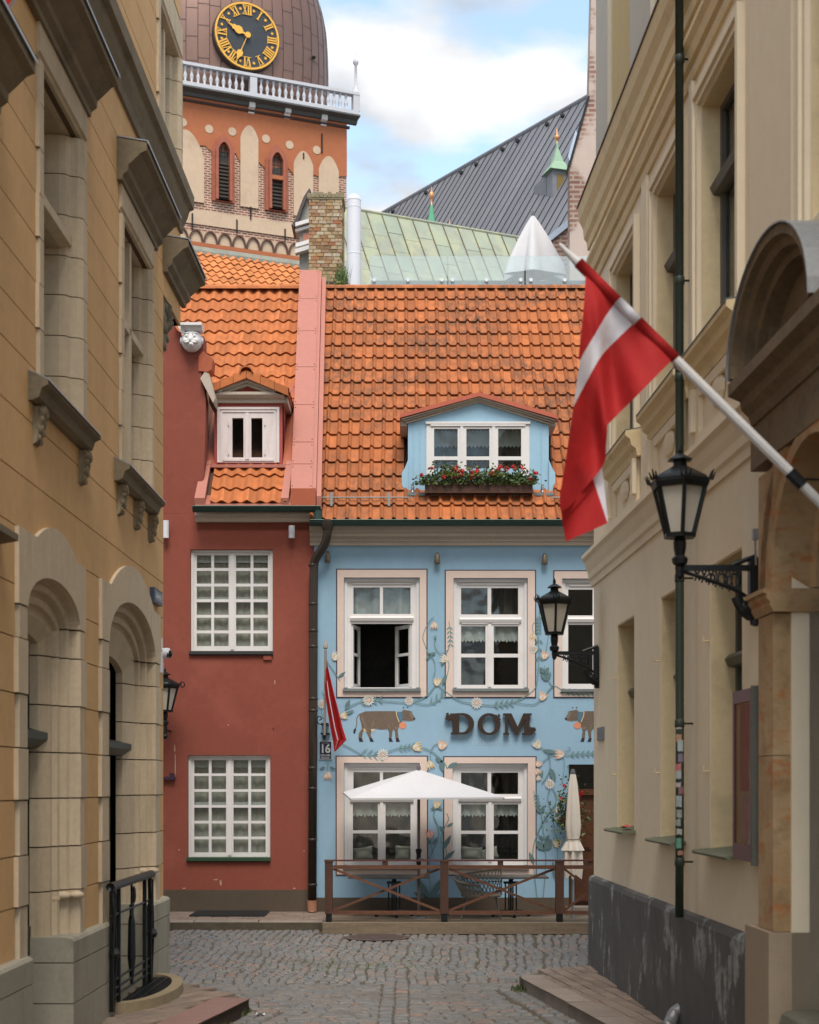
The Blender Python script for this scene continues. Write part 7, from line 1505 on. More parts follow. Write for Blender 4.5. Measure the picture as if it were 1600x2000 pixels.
def garch(px0, px1, top, bot, b0, b1, m, nm, par, sh=0.55):
    t1, t0 = T(px0, bot)[0], T(px1, bot)[0]; zb = T((px0+px1)/2, bot)[1]; zt = T((px0+px1)/2, top)[1]; mid, hw = (t0+t1)/2, abs(t1-t0)/2; rise = hw*1.35; zs = zt-rise
    o = [(mid-hw, zb), (mid+hw, zb)]+[(mid+hw-hw*(i/8), zs+rise*math.sin(PI/2*(i/8))**.8) for i in range(9)]+[(mid-hw*(i/8), zs+rise*math.sin(PI/2*(1-i/8))**.8) for i in range(1, 9)]
    return o, (mid, hw, zs, rise, zb)
for (x0, x1, tp, bt) in ((325, 398, 254, 392), (469, 504, 246, 406), (573, 611, 296, 424), (622, 661, 306, 430)):
    o, _ = garch(x0, x1, tp, bt, 0, 0, None, '', None)
    mb = MB(TF); mb.slab(o, 0, .075); part('blind_arch', mb, cream_panel, twall)
for (px_, py_) in ((408, 253), (453, 258), (519, 272), (565, 284), (618, 294), (357, 240)):
    t, z = T(px_, py_); mb = MB(TF); mb.slab([(t+.185*math.cos(a), z+.185*math.sin(a)) for a in [2*PI*i/18 for i in range(18)]], 0, .07); part('roundel', mb, cream_panel, twall)
for (x0, x1, tp, bt) in ((413, 457, 266, 396), (517, 561, 286, 414)):
    o, inf = garch(x0, x1, tp, bt, 0, 0, None, '', None); i1, inf1 = garch(x0+6, x1-6, tp+9, bt-2, 0, 0, None, '', None); i2, inf2 = garch(x0+11, x1-11, tp+16, bt-2, 0, 0, None, '', None)
    mb = MB(TF); mb.ring(o, i1, 0, .14); mb.ring([(p[0]*1.0, p[1]) for p in i1], i2, 0, .44 if False else .30); wn_ = part('window_arch', mb, plain('moulded_brick', (.31, .10, .06), .9, var=.25, scale=3), twall)
    ct, hw_, zs_, rs_, zb_ = inf2
    lv = MB(TF); lv.slab(i2, .02, .035); part('opening', lv, dark_room, wn_)
    zmid = T((x0+x1)/2, 312 if x0 < 500 else 352)[1]
    lv = MB(TF); z = zb_
    while z < zmid-.1: lv.box(ct-hw_*.95, ct+hw_*.95, .04, .12, z, z+.07); z += .16
    part('louvres', lv, dark_slats, wn_)
    if x0 > 500: lv = MB(TF); lv.box(ct-hw_, ct+hw_, .04, .28, zmid-.06, zmid+.12); part('transom', lv, orange_plaster, wn_)
    lv = MB(TF); lv.box(ct-hw_*.95, ct+hw_*.95, .05, .06, zmid+.15, zs_+rs_*.7); part('pane', lv, glass, wn_)
    lv = MB(TF)
    for j in range(1, 3): lv.box(ct-hw_+2*hw_*j/3-.015, ct-hw_+2*hw_*j/3+.015, .062, .075, zmid+.15, zs_+rs_*.8)
    for j in range(5): zz_ = zmid+.3+j*.35; lv.box(ct-hw_*.95, ct+hw_*.95, .062, .075, zz_, zz_+.02) if zz_ < zs_+rs_*.6 else None
    part('glazing_bars', lv, dark_slats, wn_)
def band(y_l, y_r, h, b, m, nm, x0=340, x1=677):
    a, c = T(x0, y_l), T(x1, y_r); mb = MB(TF); z = (a[1]+c[1])/2; mb.box(c[0]-b*.5, a[0], 0, b, z-h, z); return part(nm, mb, m, twall)
zA = T(400, 413)[1]; mb = MB(TF); mb.box(0, 9.42, 0, .06, zA-.62, zA); part('cream_band', mb, cream_panel, twall)
zB = T(450, 462)[1]; zF = T(450, 498)[1]; mb = MB(TF); mb.box(0, 9.42, 0, .05, zF-.2, zB); part('frieze_ground', mb, cream_panel, twall)
t = .2
while t < 9.3:
    mb = MB(TF); w_ = .325; o = [(t+w_+w_*math.cos(a)*1.0, zF+.28+.62*math.sin(a)**.85) for a in [PI*i/14 for i in range(15)]]; i_ = [(t+w_+(w_-.065)*math.cos(a), zF+.28+.55*math.sin(a)**.85) for a in [PI*i/14 for i in range(15)]]
    mb.ring(o, i_, .05, .14); mb.slab([(t-.06, zF+.28), (t+.06, zF+.28), (t+.02, zF-.02), (t-.02, zF-.02)], .05, .16); part('frieze_arch', mb, plain('frieze_brick', (.10, .05, .035), .9), twall); t += 2*w_
zL = zF-.10; mb = MB(TF); mb.extr([], 0, 0) if False else mb.box(-.2, 9.6, 0, .5, zL-.75, zL-.15); part('ledge', mb, orange_plaster, twall)
zR = T(600, 235)[1]; mb = MB(TF); mb.box(-.12, 9.5, 0, .12, zR-.10, zR); part('thin_cornice', mb, plain('dark_brick', (.06, .03, .025), .9), twall)
for px_, y0, y1 in ((628, 262, 300), (489, 405, 430), (462, 430, 455), (556, 448, 470), (375, 418, 450), (592, 312, 300)):
    t, z0 = T(px_, max(y0, y1)); z1 = T(px_, min(y0, y1))[1]; mb = MB(TF); mb.box(t-.03, t+.03, .05, .10, z0, z1); part('wall_anchor', mb, black_iron, twall)
# balcony and balustrade
zb0 = T(688, 238)[1]; zb1 = T(688, 190)[1]
mb = MB(TF); mb.extr([(0, zb0-.16), (.15, zb0-.14), (.25, zb0-.02), (.62, zb0+.03), (.62, zb0+.10), (0, zb0+.10)], -.45, 9.9); part('balcony_cornice', mb, plain('cornice_dark', (.085, .09, .09), .6), tw)
mb = MB(TF); mb.box(-.40, 9.9, .0, .58, zb0+.10, zb0+.28); mb.box(-.42, 9.9, .28, .60, zb1-.13, zb1); part('balustrade_rails', mb, balu_white, tw)
bprof = [(.07, 0), (.07, .06), (.04, .09), (.085, .24), (.085, .32), (.045, .44), (.04, .50), (.06, .56), (.065, .62), (.07, .68)]
hB = zb1-.13-(zb0+.28); bm_ = MB(); bm_.lathe([(r_, z*hB/.68) for r_, z in bprof], (0, 0, 0), 8); bme = mesh('baluster', bm_, balu_white, True)
k = 0; t = -.10
piers = (-.29, 4.55, 9.6)
while t < 9.5:
    if all(abs(t-p_) > .22 for p_ in piers): p = TF(t, .44, zb0+.28); inst('baluster', bme, tw, p)
    t += .285
for p_ in piers:
    mb = MB(TF); mb.box(p_-.16, p_+.16, .30, .58, zb0+.28, zb1-.13); part('pier', mb, balu_white, tw)
mb = MB(); p = TF(-.29, .44, zb1); mb.lathe([(.16, 0), (.13, .25), (.06, .35), (.055, 1.25), (.11, 1.32), (.13, 1.42), (.09, 1.52), (.02, 1.58), (.015, 1.9)], p, 10); part('corner_spike', mb, balu_white, tw, smooth=True)
for px_, py_ in ((490, 214), (560, 224), (631, 238)):
    t, z = T(px_, py_); mb = MB(TF); mb.extr([(0, z-.22), (.10, z-.20), (.12, z-.05), (.28, z), (.28, z+.22), (0, z+.24)], t-.13, t+.13); part('corbel', mb, white_stone, tw)
# dome
DC = Vector(TF(4.71, -4.7, 0)); dprof = [(32.4, 4.62), (33.2, 4.72), (34.2, 4.80), (35.2, 4.80), (36.2, 4.77), (37.1, 4.70), (37.8, 4.57), (38.4, 4.40), (39.1, 4.12), (39.9, 3.70), (40.8, 3.1), (41.8, 2.35), (43, 1.6), (44.5, 1.0), (46, .7)]
def dpt(a, r_, z):
    c, s = math.cos(a), math.sin(a); k = r_/((abs(c)**3+abs(s)**3)**(1/3)); u, v = c*k, s*k      # u along the face (right), v out of the face
    return (DC.x-DXV*u+NX*v, DC.y-DYV*u+NY*v, z)
N = 96; mb = MB(); vs = [dpt(2*PI*k/N, r_, z) for z, r_ in dprof for k in range(N)]
mb.add(vs, [(i*N+k, i*N+(k+1) % N, (i+1)*N+(k+1) % N, (i+1)*N+k) for i in range(len(dprof)-1) for k in range(N)]); dome = part('dome', mb, dome_copper, tw, smooth=True)
fine = crv([(r_, z) for z, r_ in dprof], 3)
for k in range(64):
    a = 2*PI*(k+.5)/64
    if math.sin(a) < -.2: continue
    mb = MB(); mb.tube([dpt(a, r_+.01, z) for r_, z in fine[:33]], .013, 4); part('standing_seam', mb, plain('seam_brown', (.075, .045, .04), .6), dome)
mb = MB(); rs = random.Random(2)
for k in range(64):
    a0, a1 = 2*PI*(k+.5)/64, 2*PI*(k+1.5)/64; z = 32.6+rs.uniform(0, 1.2)
    while z < 40:
        r_ = None
        for (r0, z0), (r1, z1) in zip(fine[:-1], fine[1:]):
            if z0 <= z <= z1: r_ = r0+(r1-r0)*(z-z0)/max(1e-6, z1-z0)
        if r_ and math.sin(a0) > -.2: mb.add([dpt(a0, r_+.012, z), dpt(a1, r_+.012, z), dpt(a1, r_+.012, z+.025), dpt(a0, r_+.012, z+.025)], [(0, 1, 2, 3)])
        z += rs.uniform(.9, 1.5)
part('cross_seams', mb, MATS['seam_brown'], dome)
mb = MB(); p = dpt(math.radians(52), 4.75, T(608, 101)[1]); mb.ball(p, .11, 8); mb.tube([p, (p[0]+.1, p[1]-.25, p[2]-.1)], .07, 6); part('roof_hook', mb, black_iron, dome)
# clock
ck = TF(4.71, .12, T(482, 70)[1]); CR = 1.47; KT, KZ = 4.80, T(482, 79)[1]
def CF(s, b, c): return TF(KT-s, b, KZ+c)
def disc(r_, n=40): return [(r_*math.cos(2*PI*i/n), r_*math.sin(2*PI*i/n)) for i in range(n)]
mb = MB(CF); mb.slab(disc(CR*1.03), -.2, .36); clock = part('clock', mb, plain('clock_drum', (.05, .035, .03), .6), tw)
mb = MB(CF); mb.slab(disc(CR*.97), .361, .38); part('clock_face', mb, clock_black, clock)
mb = MB(CF); mb.ring(disc(CR), disc(CR*.945), .36, .43); part('clock_rim', mb, gold, clock)
def bar(mb, cx, cy, ang, L, w_, dx=0, skew=0):
    ca, sa = math.cos(ang), math.sin(ang)
    pts = [(-w_/2+dx-skew, -L/2), (w_/2+dx-skew, -L/2), (w_/2+dx+skew, L/2), (-w_/2+dx+skew, L/2)]
    mb.slab([(cx+u*ca+v*sa, cy-u*sa+v*ca) for u, v in pts], .382, .42)
NUM = ['XII', 'I', 'II', 'III', 'IIII', 'V', 'VI', 'VII', 'VIII', 'IX', 'X', 'XI']
for h, s_ in enumerate(NUM):
    ang = 2*PI*h/12; cx, cy = 1.14*math.sin(ang), 1.14*math.cos(ang); mb = MB(CF); wid = {'I': .105, 'V': .22, 'X': .22}; tot = sum(wid[c] for c in s_); x = -tot/2
    for c in s_:
        w_ = wid[c]; m_ = x+w_/2
        if c == 'I': bar(mb, cx, cy, ang, .40, .06, m_)
        elif c == 'V': bar(mb, cx, cy, ang, .40, .06, m_-.045, -.04); bar(mb, cx, cy, ang, .40, .03, m_+.05, .04)
        else: bar(mb, cx, cy, ang, .40, .06, m_, -.07); bar(mb, cx, cy, ang, .40, .03, m_, .07)
        x += w_
    if h < 12:
        for q_ in (-1, 1): mb.slab([(cx+u*math.cos(ang)+v*math.sin(ang), cy-u*math.sin(ang)+v*math.cos(ang)) for u, v in ((-tot/2-.02, q_*.2-.012), (tot/2+.02, q_*.2-.012), (tot/2+.02, q_*.2+.012), (-tot/2-.02, q_*.2+.012))], .382, .421)
    part('numeral', mb, gold, clock)
    a2 = ang+PI/12; mb = MB(CF); mb.slab([(1.19*math.sin(a2)+(.085 if i % 2 == 0 else .038)*math.cos(2*PI*i/12), 1.19*math.cos(a2)+(.085 if i % 2 == 0 else .038)*math.sin(2*PI*i/12)) for i in range(12)], .382, .41); part('star', mb, gold, clock)
def hand(ang, shape, b0, nm):
    ca, sa = math.cos(ang), math.sin(ang); mb = MB(CF); mb.slab([(u*ca+v*sa, -u*sa+v*ca) for u, v in shape], b0, b0+.03); part(nm, mb, gold, clock)
hand(math.radians(295), [(-.03, 0), (-.04, .22), (-.17, .36), (-.17, .50), (-.10, .62), (-.12, .70), (-.05, .76), (0, 1.02), (.05, .76), (.12, .70), (.10, .62), (.17, .50), (.17, .36), (.04, .22), (.03, 0)], .44, 'hour_hand')
hand(math.radians(203), [(-.012, 0), (-.02, .75), (-.13, .85), (-.14, 1.0), (-.06, 1.1), (0, 1.3), (.06, 1.1), (.14, 1.0), (.13, .85), (.02, .75), (.012, 0)], .48, 'minute_hand')
mb = MB(CF); mb.slab(disc(.13, 16), .44, .54); part('hub', mb, gold, clock)
# ================================================================== church nave roof, far right
def sheet_roof(root, nm, O, e, f, wid, n, v0, v1, mat, seam_m, rows=1, u0=0.0, stag=.0, th=.03, seam=True, seed=0):
    r_ = random.Random(seed); O, e, f = Vector(O), Vector(e).normalized(), Vector(f).normalized(); nr = e.cross(f).normalized(); nr = nr if nr.z > 0 else -nr
    seams = MB()
    for k in range(n):
        ua, ub = u0+k*wid, u0+(k+1)*wid; L = (v1-v0)/rows; off = (k % 2)*stag
        cutv = [v0]+[v0+L*(j+1)+off for j in range(rows-1)]+[v1]
        for a, c in zip(cutv[:-1], cutv[1:]):
            mb = MB(); g_ = .012; p = [O+e*(ua+g_)+f*(a+g_*.5), O+e*(ub-g_)+f*(a+g_*.5), O+e*(ub-g_)+f*(c-g_*.5), O+e*(ua+g_)+f*(c-g_*.5)]; dz = nr*r_.uniform(0, .008)
            mb.hexa([tuple(q_-nr*th) for q_ in p]+[tuple(q_+dz) for q_ in p]); part(nm, mb, mat, root)
        if seam: seams.beam(tuple(O+e*ub+f*v0+nr*.012), tuple(O+e*ub+f*v1+nr*.012), .014, .035, up=tuple(nr))
    if seams.v: part('standing_seams', seams, seam_m, root)
    return O, e, f, nr
nv = thing('church_nave', (5, 56, 0), 'long steep dark grey sheet metal church roof with two small turrets', 'church')
e_ = Vector((-.558, .83, 0)).normalized(); h_ = Vector((-.83, -.558, 0)).normalized(); sl_ = math.radians(58); f_ = h_*math.cos(sl_)+Vector((0, 0, -math.sin(sl_))); O_n = Vector((5.83, 50, 24.35))
mb = MB(); q_ = [O_n-e_*6-Vector((0, 0, .06)), O_n+e_*15-Vector((0, 0, .06)), O_n+e_*15+f_*17-Vector((0, 0, .06)), O_n-e_*6+f_*17-Vector((0, 0, .06))]
mb.add([tuple(x) for x in q_]+[tuple(q_[0]-h_*9+Vector((0, 0, -14))), tuple(q_[1]-h_*9+Vector((0, 0, -14)))], [(0, 1, 2, 3), (0, 4, 5, 1)]); nroof = part('roof', mb, seam_dark, nv)
sheet_roof(nroof, 'roof_sheet', O_n, e_, f_, .42, 48, 0, 17, zinc_roof, seam_dark, 1, -5.5)
mb = MB(); mb.tube([tuple(O_n-e_*6), tuple(O_n+e_*15)], .09, 8); part('ridge_roll', mb, zinc_roof, nroof)
mb = MB()
a_, b2 = q_[3], q_[2]; mb.add([tuple(a_), tuple(b2), (b2.x, b2.y, 0), (a_.x, a_.y, 0)], [(0, 1, 2, 3)]); part('wall', mb, gable_brick, nv)
for (px_, py_, ww) in ((1068, 238, 0), (982, 286, 0), (901, 331, 0), (832, 370, 0), (767, 407, 0), (1099, 238, 0), (1011, 286, 0), (930, 327, 0)):
    # snow hooks a little below the ridge
    k = (px_-HX)/FPX; u = None
    best = None
    for i in range(0, 400):
        uu = -5+i*.05; p = O_n+e_*uu+f_*(.45 if ww == 0 else 1); x_ = HX+p.x/p.y*FPX
        if best is None or abs(x_-px_) < best[0]: best = (abs(x_-px_), p.copy())
    mb = MB(); mb.ball(tuple(best[1]+Vector((0, -.05, .06))), .085, 6); part('roof_hook', mb, black_iron, nroof)
tu = None
_n = e_.cross(f_).normalized(); _d = Vector((288/FPX, 1, (HY-372)/FPX)); _y = (O_n-Vector((0, 0, CAMZ))).dot(_n)/_d.dot(_n); _y += .25
c = P(1088, 350, _y)
mb = MB(); ht = P(1088, 338, _y)[2]; lo = ht-1.6; w_ = .26
ang = math.radians(18); rot = lambda x, y: (c[0]+x*math.cos(ang)-y*math.sin(ang), c[1]+x*math.sin(ang)+y*math.cos(ang))
def rbox(mb, hw, z0, z1, mi=0):
    p = [rot(-hw, -hw), rot(hw, -hw), rot(hw, hw), rot(-hw, hw)]; mb.hexa([(x, y, z0) for x, y in p]+[(x, y, z1) for x, y in p], mi)
rbox(mb, w_, lo, ht); mb.hexa([(*rot(-.26, .2), lo), (*rot(.26, .2), lo), (*rot(.26, 2.0), lo), (*rot(-.26, 2.0), lo), (*rot(-.26, .2), ht), (*rot(.26, .2), ht), (*rot(.26, 1.2), ht), (*rot(-.26, 1.2), ht)]); tur = part('turret', mb, zinc_roof, nv)
mb = MB(); p = [rot(-.11, -.275), rot(.11, -.275), rot(.11, -.262), rot(-.11, -.262)]; mb.hexa([(x, y, ht-.62) for x, y in p]+[(x, y, ht-.14) for x, y in p]); part('turret_window', mb, plain('amber_louvre', (.18, .12, .03), .6), tur)
mb = MB(); mb.lathe([(.54, -.02), (.46, .05), (.22, .32), (.10, .62), (.05, .75), (.04, .95)], (c[0], c[1], ht), 4, phase=PI/4+ang); part('turret_spire', mb, verdigris, tur)
mb = MB(); mb.lathe([(.03, 0), (.035, .12), (.075, .16), (.09, .21), (.07, .26), (.025, .29), (.025, .36), (.004, .52)], (c[0], c[1], ht+.90), 8); part('finial', mb, copper_finial, tur, smooth=True)
for px_, py0, py1, sp in ((843, 372, 440, True), (878, 424, 450, False)):
    c2 = P(px_, py1, 47.0); mb = MB(); s_ = 47/FPX
    t_ = thing('roof_finial', (c2[0], c2[1], c2[2]-3), 'slim green spire with a copper ball finial above the green roof edge' if sp else 'small copper ball finial just above the green roof edge', 'finial')
    if sp: mb.lathe([(.14, -2), (.13, 0), (.05, .55), (.03, .62)], (c2[0], c2[1], c2[2]), 8); part('spire', mb, plain('spire_green', (.10, .34, .19), .6), t_); z = c2[2]+.58
    else: mb.tube([(c2[0], c2[1], c2[2]-2), (c2[0], c2[1], c2[2])], .02, 6); part('rod', mb, copper_finial, t_); z = c2[2]-.05
    mb = MB(); mb.lathe([(.025, 0), (.03, .22), (.07, .27), (.085, .34), (.06, .42), (.02, .46), (.004, .62)] if sp else [(.03, 0), (.06, .04), (.085, .12), (.05, .20), (.02, .24), (.004, .42)], (c2[0], c2[1], z), 8); part('ball', mb, copper_finial, t_, smooth=True)

# ================================================================== green copper roof
gr = thing('green_roofed_building', (2, 42, 0), 'low building with a patchy green copper roof between tower and church', 'building')
e_ = Vector((.905, .425, 0)).normalized(); h_ = Vector((.425, -.905, 0)).normalized(); sl_ = math.radians(57); f_ = h_*math.cos(sl_)+Vector((0, 0, -math.sin(sl_))); O_g = Vector(P(705, 411, 40))
mb = MB(); q_ = [O_g-e_*1.2-Vector((0, 0, .05)), O_g+e_*7.2-Vector((0, 0, .05)), O_g+e_*7.2+f_*7-Vector((0, 0, .05)), O_g-e_*1.2+f_*7-Vector((0, 0, .05))]
mb.add([tuple(x) for x in q_]+[tuple(q_[0]-h_*3+Vector((0, 0, -6))), tuple(q_[1]-h_*3+Vector((0, 0, -6)))], [(0, 1, 2, 3), (0, 4, 5, 1)]); groof = part('roof', mb, plain('seam_rust', (.15, .13, .075), .8), gr)
mb = MB(); a_, b2 = q_[3], q_[2]; mb.add([tuple(a_), tuple(b2), (b2.x, b2.y, 0), (a_.x, a_.y, 0)], [(0, 1, 2, 3)]); part('wall', mb, plaster_pink, gr)
sheet_roof(groof, 'copper_sheet', O_g, e_, f_, .445, 19, 0, 6.6, green_copper, MATS['seam_rust'], 9, -1.2, .18, .03, True, 3)
mb = MB(); mb.tube([tuple(O_g-e_*1.2), tuple(O_g+e_*7.2)], .05, 8); part('ridge_roll', mb, green_copper, groof)

# ================================================================== tiled roof behind the red house
rr_ = thing('rear_tiled_building', (-3.5, 32.5, 0), 'lean-to with bright orange tiles below the church tower frieze', 'building')
rz = math.atan2(.40, .92); e_ = Vector((math.cos(rz), math.sin(rz), 0)); h_ = Vector((math.sin(rz), -math.cos(rz), 0)); sl_ = math.radians(37); f_ = h_*math.cos(sl_)+Vector((0, 0, -math.sin(sl_))); O_r = Vector(P(358, 486, 32)); L = .30; pw = .175
mb = MB(); q_ = [O_r-e_*1.4, O_r+e_*3.2, O_r+e_*3.2+f_*4, O_r-e_*1.4+f_*4]; q_ = [x-Vector((0, 0, .05)) for x in q_]; mb.add([tuple(x) for x in q_], [(0, 1, 2, 3)]); orf = part('roof', mb, MATS['roof_underlay'], rr_)
mb = MB(); mb.add([tuple(q_[3]), tuple(q_[2]), (q_[2].x, q_[2].y, 0), (q_[3].x, q_[3].y, 0)], [(0, 1, 2, 3)]); part('wall', mb, plaster_pink, rr_)
tme = tile_mesh('tile', pw, L*1.15, tile_rear, 'wave'); spots = []
for rw in range(1, 12):
    for cl in range(22):
        p = O_r-e_*.6+e_*(cl*pw)+f_*(rw*L); spots.append((tuple(p), sl_, rz))
lay_tiles(orf, tme, spots, 300, 5)
mb = MB(); p0 = O_r-e_*1.2; mb.hexa([tuple(p0+f_*.16), tuple(p0+e_*4.4+f_*.16), tuple(p0+e_*4.4-Vector((0, 0, .1))), tuple(p0-Vector((0, 0, .1)))]+[tuple(p0+f_*.16+Vector((0, 0, .07))), tuple(p0+e_*4.4+f_*.16+Vector((0, 0, .07))), tuple(p0+e_*4.4+Vector((0, 0, .10))), tuple(p0+Vector((0, 0, .10)))]); part('lead_flashing', mb, plain('flash_green', (.20, .20, .165), .7, var=.35, scale=5), orf)
mb = MB(); p0 = O_r-e_*1.2+Vector((.02, .06, .11)); u_ = Vector((0, 0, .16)); d_ = Vector((-.1, .25, .12)); mb.hexa([tuple(p0), tuple(p0+e_*4.3), tuple(p0+e_*4.3+Vector((-.2, .5, 0))), tuple(p0+Vector((-.2, .5, 0)))]+[tuple(p0+u_*.6), tuple(p0+e_*4.3+u_*.6), tuple(p0+e_*4.3+Vector((-.2, .5, .20))), tuple(p0+Vector((-.2, .5, .20)))]); part('top_ledge', mb, orange_plaster, orf)

# ================================================================== roof terrace, chimney, vent
te = thing('terrace_building', (1.5, 29, 0), 'roof terrace block behind the orange ridge with clear glass balustrade panels', 'terrace')
mb = MB(); mb.box(-1.75, 5.5, 26.45, 33.5, 0, 10.30); part('block', mb, plaster_pink, te)
mb = MB(); mb.box(-1.2, 5.5, 26.46, 33.5, 10.305, 10.34); part('floor', mb, deck_wood, te)
GY = 26.9; gx = [722, 875, 880, 946, 1029, 1034, 1115, 1200]
for i, (a, c) in enumerate(((722, 873), (876, 1024), (1027, 1180))):
    mb = MB(); mb.box(fx(a, GY), fx(c, GY), GY-.008, GY+.008, fz(569, GY), fz(500, GY)); gp_ = part('glass_panel', mb, glass_clear, te)
    for px_ in {0: (731, 797, 863), 1: (884, 950, 1017), 2: (1037, 1103, 1170)}[i]:
        for py_ in (548, 561):
            mb = MB(); cc = P(px_, py_, GY); mb.lathe([(.001, -.05), (.032, -.05), (.036, -.03), (.022, .0), (.022, .10), (.001, .10)], cc, 10, ax='y', caps=False); part('clamp', mb, vent_white, gp_)
mb = MB(); mb.box(fx(724, GY), fx(948, GY), GY+.08, GY+.2, fz(566, GY), fz(545, GY)); part('kerb_channel', mb, plain('channel_grey', (.20, .24, .22), .4), te)
mb = MB(); mb.box(fx(950, GY), fx(1200, GY), GY+.08, GY+.2, fz(566, GY), fz(545, GY)); part('kerb_channel', mb, plain('channel_dark', (.05, .055, .05), .4), te)
UY = 28.3; Z = lambda py: fz(py, UY)
closed_umbrella('terrace_umbrella', [(Z(421), .025, .1), (Z(440), .15, .10), (Z(470), .33, .28), (Z(500), .49, .36), (Z(520), .60, .42), (Z(538), .68, .46)], (fx(1041, UY), UY, 10.34), 'half folded cream parasol standing on the roof terrace', 10.34, .08, 6, cloth_white, 8, .10)
# brick chimney
chm = thing('brick_chimney', P(636, 555, 28), 'old yellowish brick chimney left of the white vent pipe', 'chimney')
X0_, X1_ = fx(603, 28), fx(669, 28); Z0_, Z1_ = 9.6, fz(386, 28); cy_ = 28.0; dp = .62
mb = MB(); mb.box(X0_+.012, X1_-.012, cy_+.012, cy_+dp, Z0_, Z1_); core = part('stack', mb, chim_mortar, chm)
rc = random.Random(12); z = Z0_; row = 0
bvar = []
for k in range(4):
    bm2 = MB(); j = lambda: rc.uniform(-.03, .03); b_ = [(-.5, -.5), (.5, -.5), (.5, .5), (-.5, .5)]
    bm2.add([(x*.97+j(), y, -.5+j()) for x, y in b_]+[(x*.97+j(), y, .5+j()) for x, y in b_], [(0, 3, 2, 1), (4, 5, 6, 7), (0, 1, 5, 4), (1, 2, 6, 5), (2, 3, 7, 6), (3, 0, 4, 7)]); bvar.append(mesh('brick', bm2, chim_brick))
rh_ = .066
while z < Z1_-.02:
    x = X0_-(.07 if row % 2 else 0)
    while x < X1_-.02:
        w_ = rc.choice((.125, .14, .15)); a, c = max(x, X0_), min(x+w_, X1_)
        if c-a > .025: inst('brick', bvar[rc.randrange(4)], core, ((a+c)/2, cy_+.03, z+rh_/2), (0, 0, 0), (c-a-.010, .08+rc.uniform(-.012, .012), rh_-.010))
        x += w_
    y = cy_+.075-(.06 if row % 2 else 0)
    while y < cy_+dp-.03:
        w_ = .14; a, c = max(y, cy_+.075), min(y+w_, cy_+dp)
        if c-a > .03: inst('brick', bvar[rc.randrange(4)], core, (X1_-.03, (a+c)/2, z+rh_/2), (0, 0, PI/2), (c-a-.01, .08, rh_-.010))
        y += w_
    z += rh_; row += 1
mb = MB(); 
for k in range(9): mb.box(X0_-.03+k*(X1_-X0_+.06)/9+.004, X0_-.03+(k+1)*(X1_-X0_+.06)/9-.004, cy_-.03, cy_+dp+.03, Z1_+rc.uniform(-.01, .0), Z1_+.075+rc.uniform(-.012, .02))
mb.box(X0_-.02, X1_+.02, cy_-.02, cy_+dp, Z1_-.035, Z1_-.005); part('cap', mb, plain('cap_stone', (.22, .18, .11), .95, var=.35, scale=9), chm)
vp = thing('vent_pipe', P(691, 565, 27.6), 'tall smooth white metal vent pipe next to the brick chimney', 'pipe')
c = P(691.5, 566, 27.6); mb = MB(); R_ = 13.5/FPX*27.6; H_ = fz(386, 27.6)-9.5
mb.lathe([(R_, 0), (R_, H_-.10), (R_*.98, H_-.03), (R_*.75, H_+.03), (R_*.3, H_+.06), (.001, H_+.065)], (c[0], c[1], 9.5), 24); 
for zz_ in (fz(497, 27.6), fz(406, 27.6), fz(392, 27.6)): mb.lathe([(R_, -.012), (R_*1.03, -.006), (R_*1.03, .006), (R_, .012)], (c[0], c[1], zz_), 24, caps=False)
part('pipe', mb, vent_white, vp, smooth=False)
# curved little gable behind the chimney
gb = thing('baroque_gable', P(590, 510, 29), 'grey sheeted curved gable with white trim half hidden by the chimney', 'gable')
GYY = 29.2; gq = lambda px, py: (fx(px, GYY), fz(py, GYY)); GF = lambda a, b_, c: (a, GYY-b_, c)
mb = MB(GF); mb.slab([gq(573, 445), gq(580, 435), gq(588, 412), gq(596, 392), gq(606, 376), gq(625, 376), gq(625, 600), gq(585, 600), gq(585, 455)], -.5, 0); part('panel', mb, plain('gable_grey', (.25, .24, .21), .8, var=.2), gb)
mb = MB(GF); o = [gq(570, 444), gq(578, 433), gq(586, 410), gq(594, 389), gq(605, 372)]; i_ = [gq(575, 447), gq(583, 436), gq(591, 413), gq(599, 393), gq(608, 377)]
for k in range(4): mb.slab([o[k], o[k+1], i_[k+1], i_[k]], -.55, .12)
part('coping', mb, plain('coping_dark', (.07, .05, .045), .7), gb)
mb = MB(GF)
for (y0, y1, bb) in ((447, 440, .14), (455, 450, .08), (486, 479, .10), (500, 492, .16)): mb.hexa([(gq(578, y0)[0], 0, gq(0, y0)[1]), (gq(625, y0-14)[0], 0, gq(0, y0-14)[1]), (gq(625, 0)[0], bb, gq(0, y0-14)[1]), (gq(578, 0)[0], bb, gq(0, y0)[1]), (gq(578, 0)[0], 0, gq(0, y1)[1]), (gq(625, 0)[0], 0, gq(0, y1-14)[1]), (gq(625, 0)[0], bb, gq(0, y1-14)[1]), (gq(578, 0)[0], bb, gq(0, y1)[1])])
part('trim', mb, white_paint, gb)
mb = MB(GF); mb.box(fx(592, GYY), fx(625, GYY), .001, .03, fz(478, GYY), fz(457, GYY)); part('red_panel', mb, plain('gable_red', (.40, .17, .12), .9), gb)
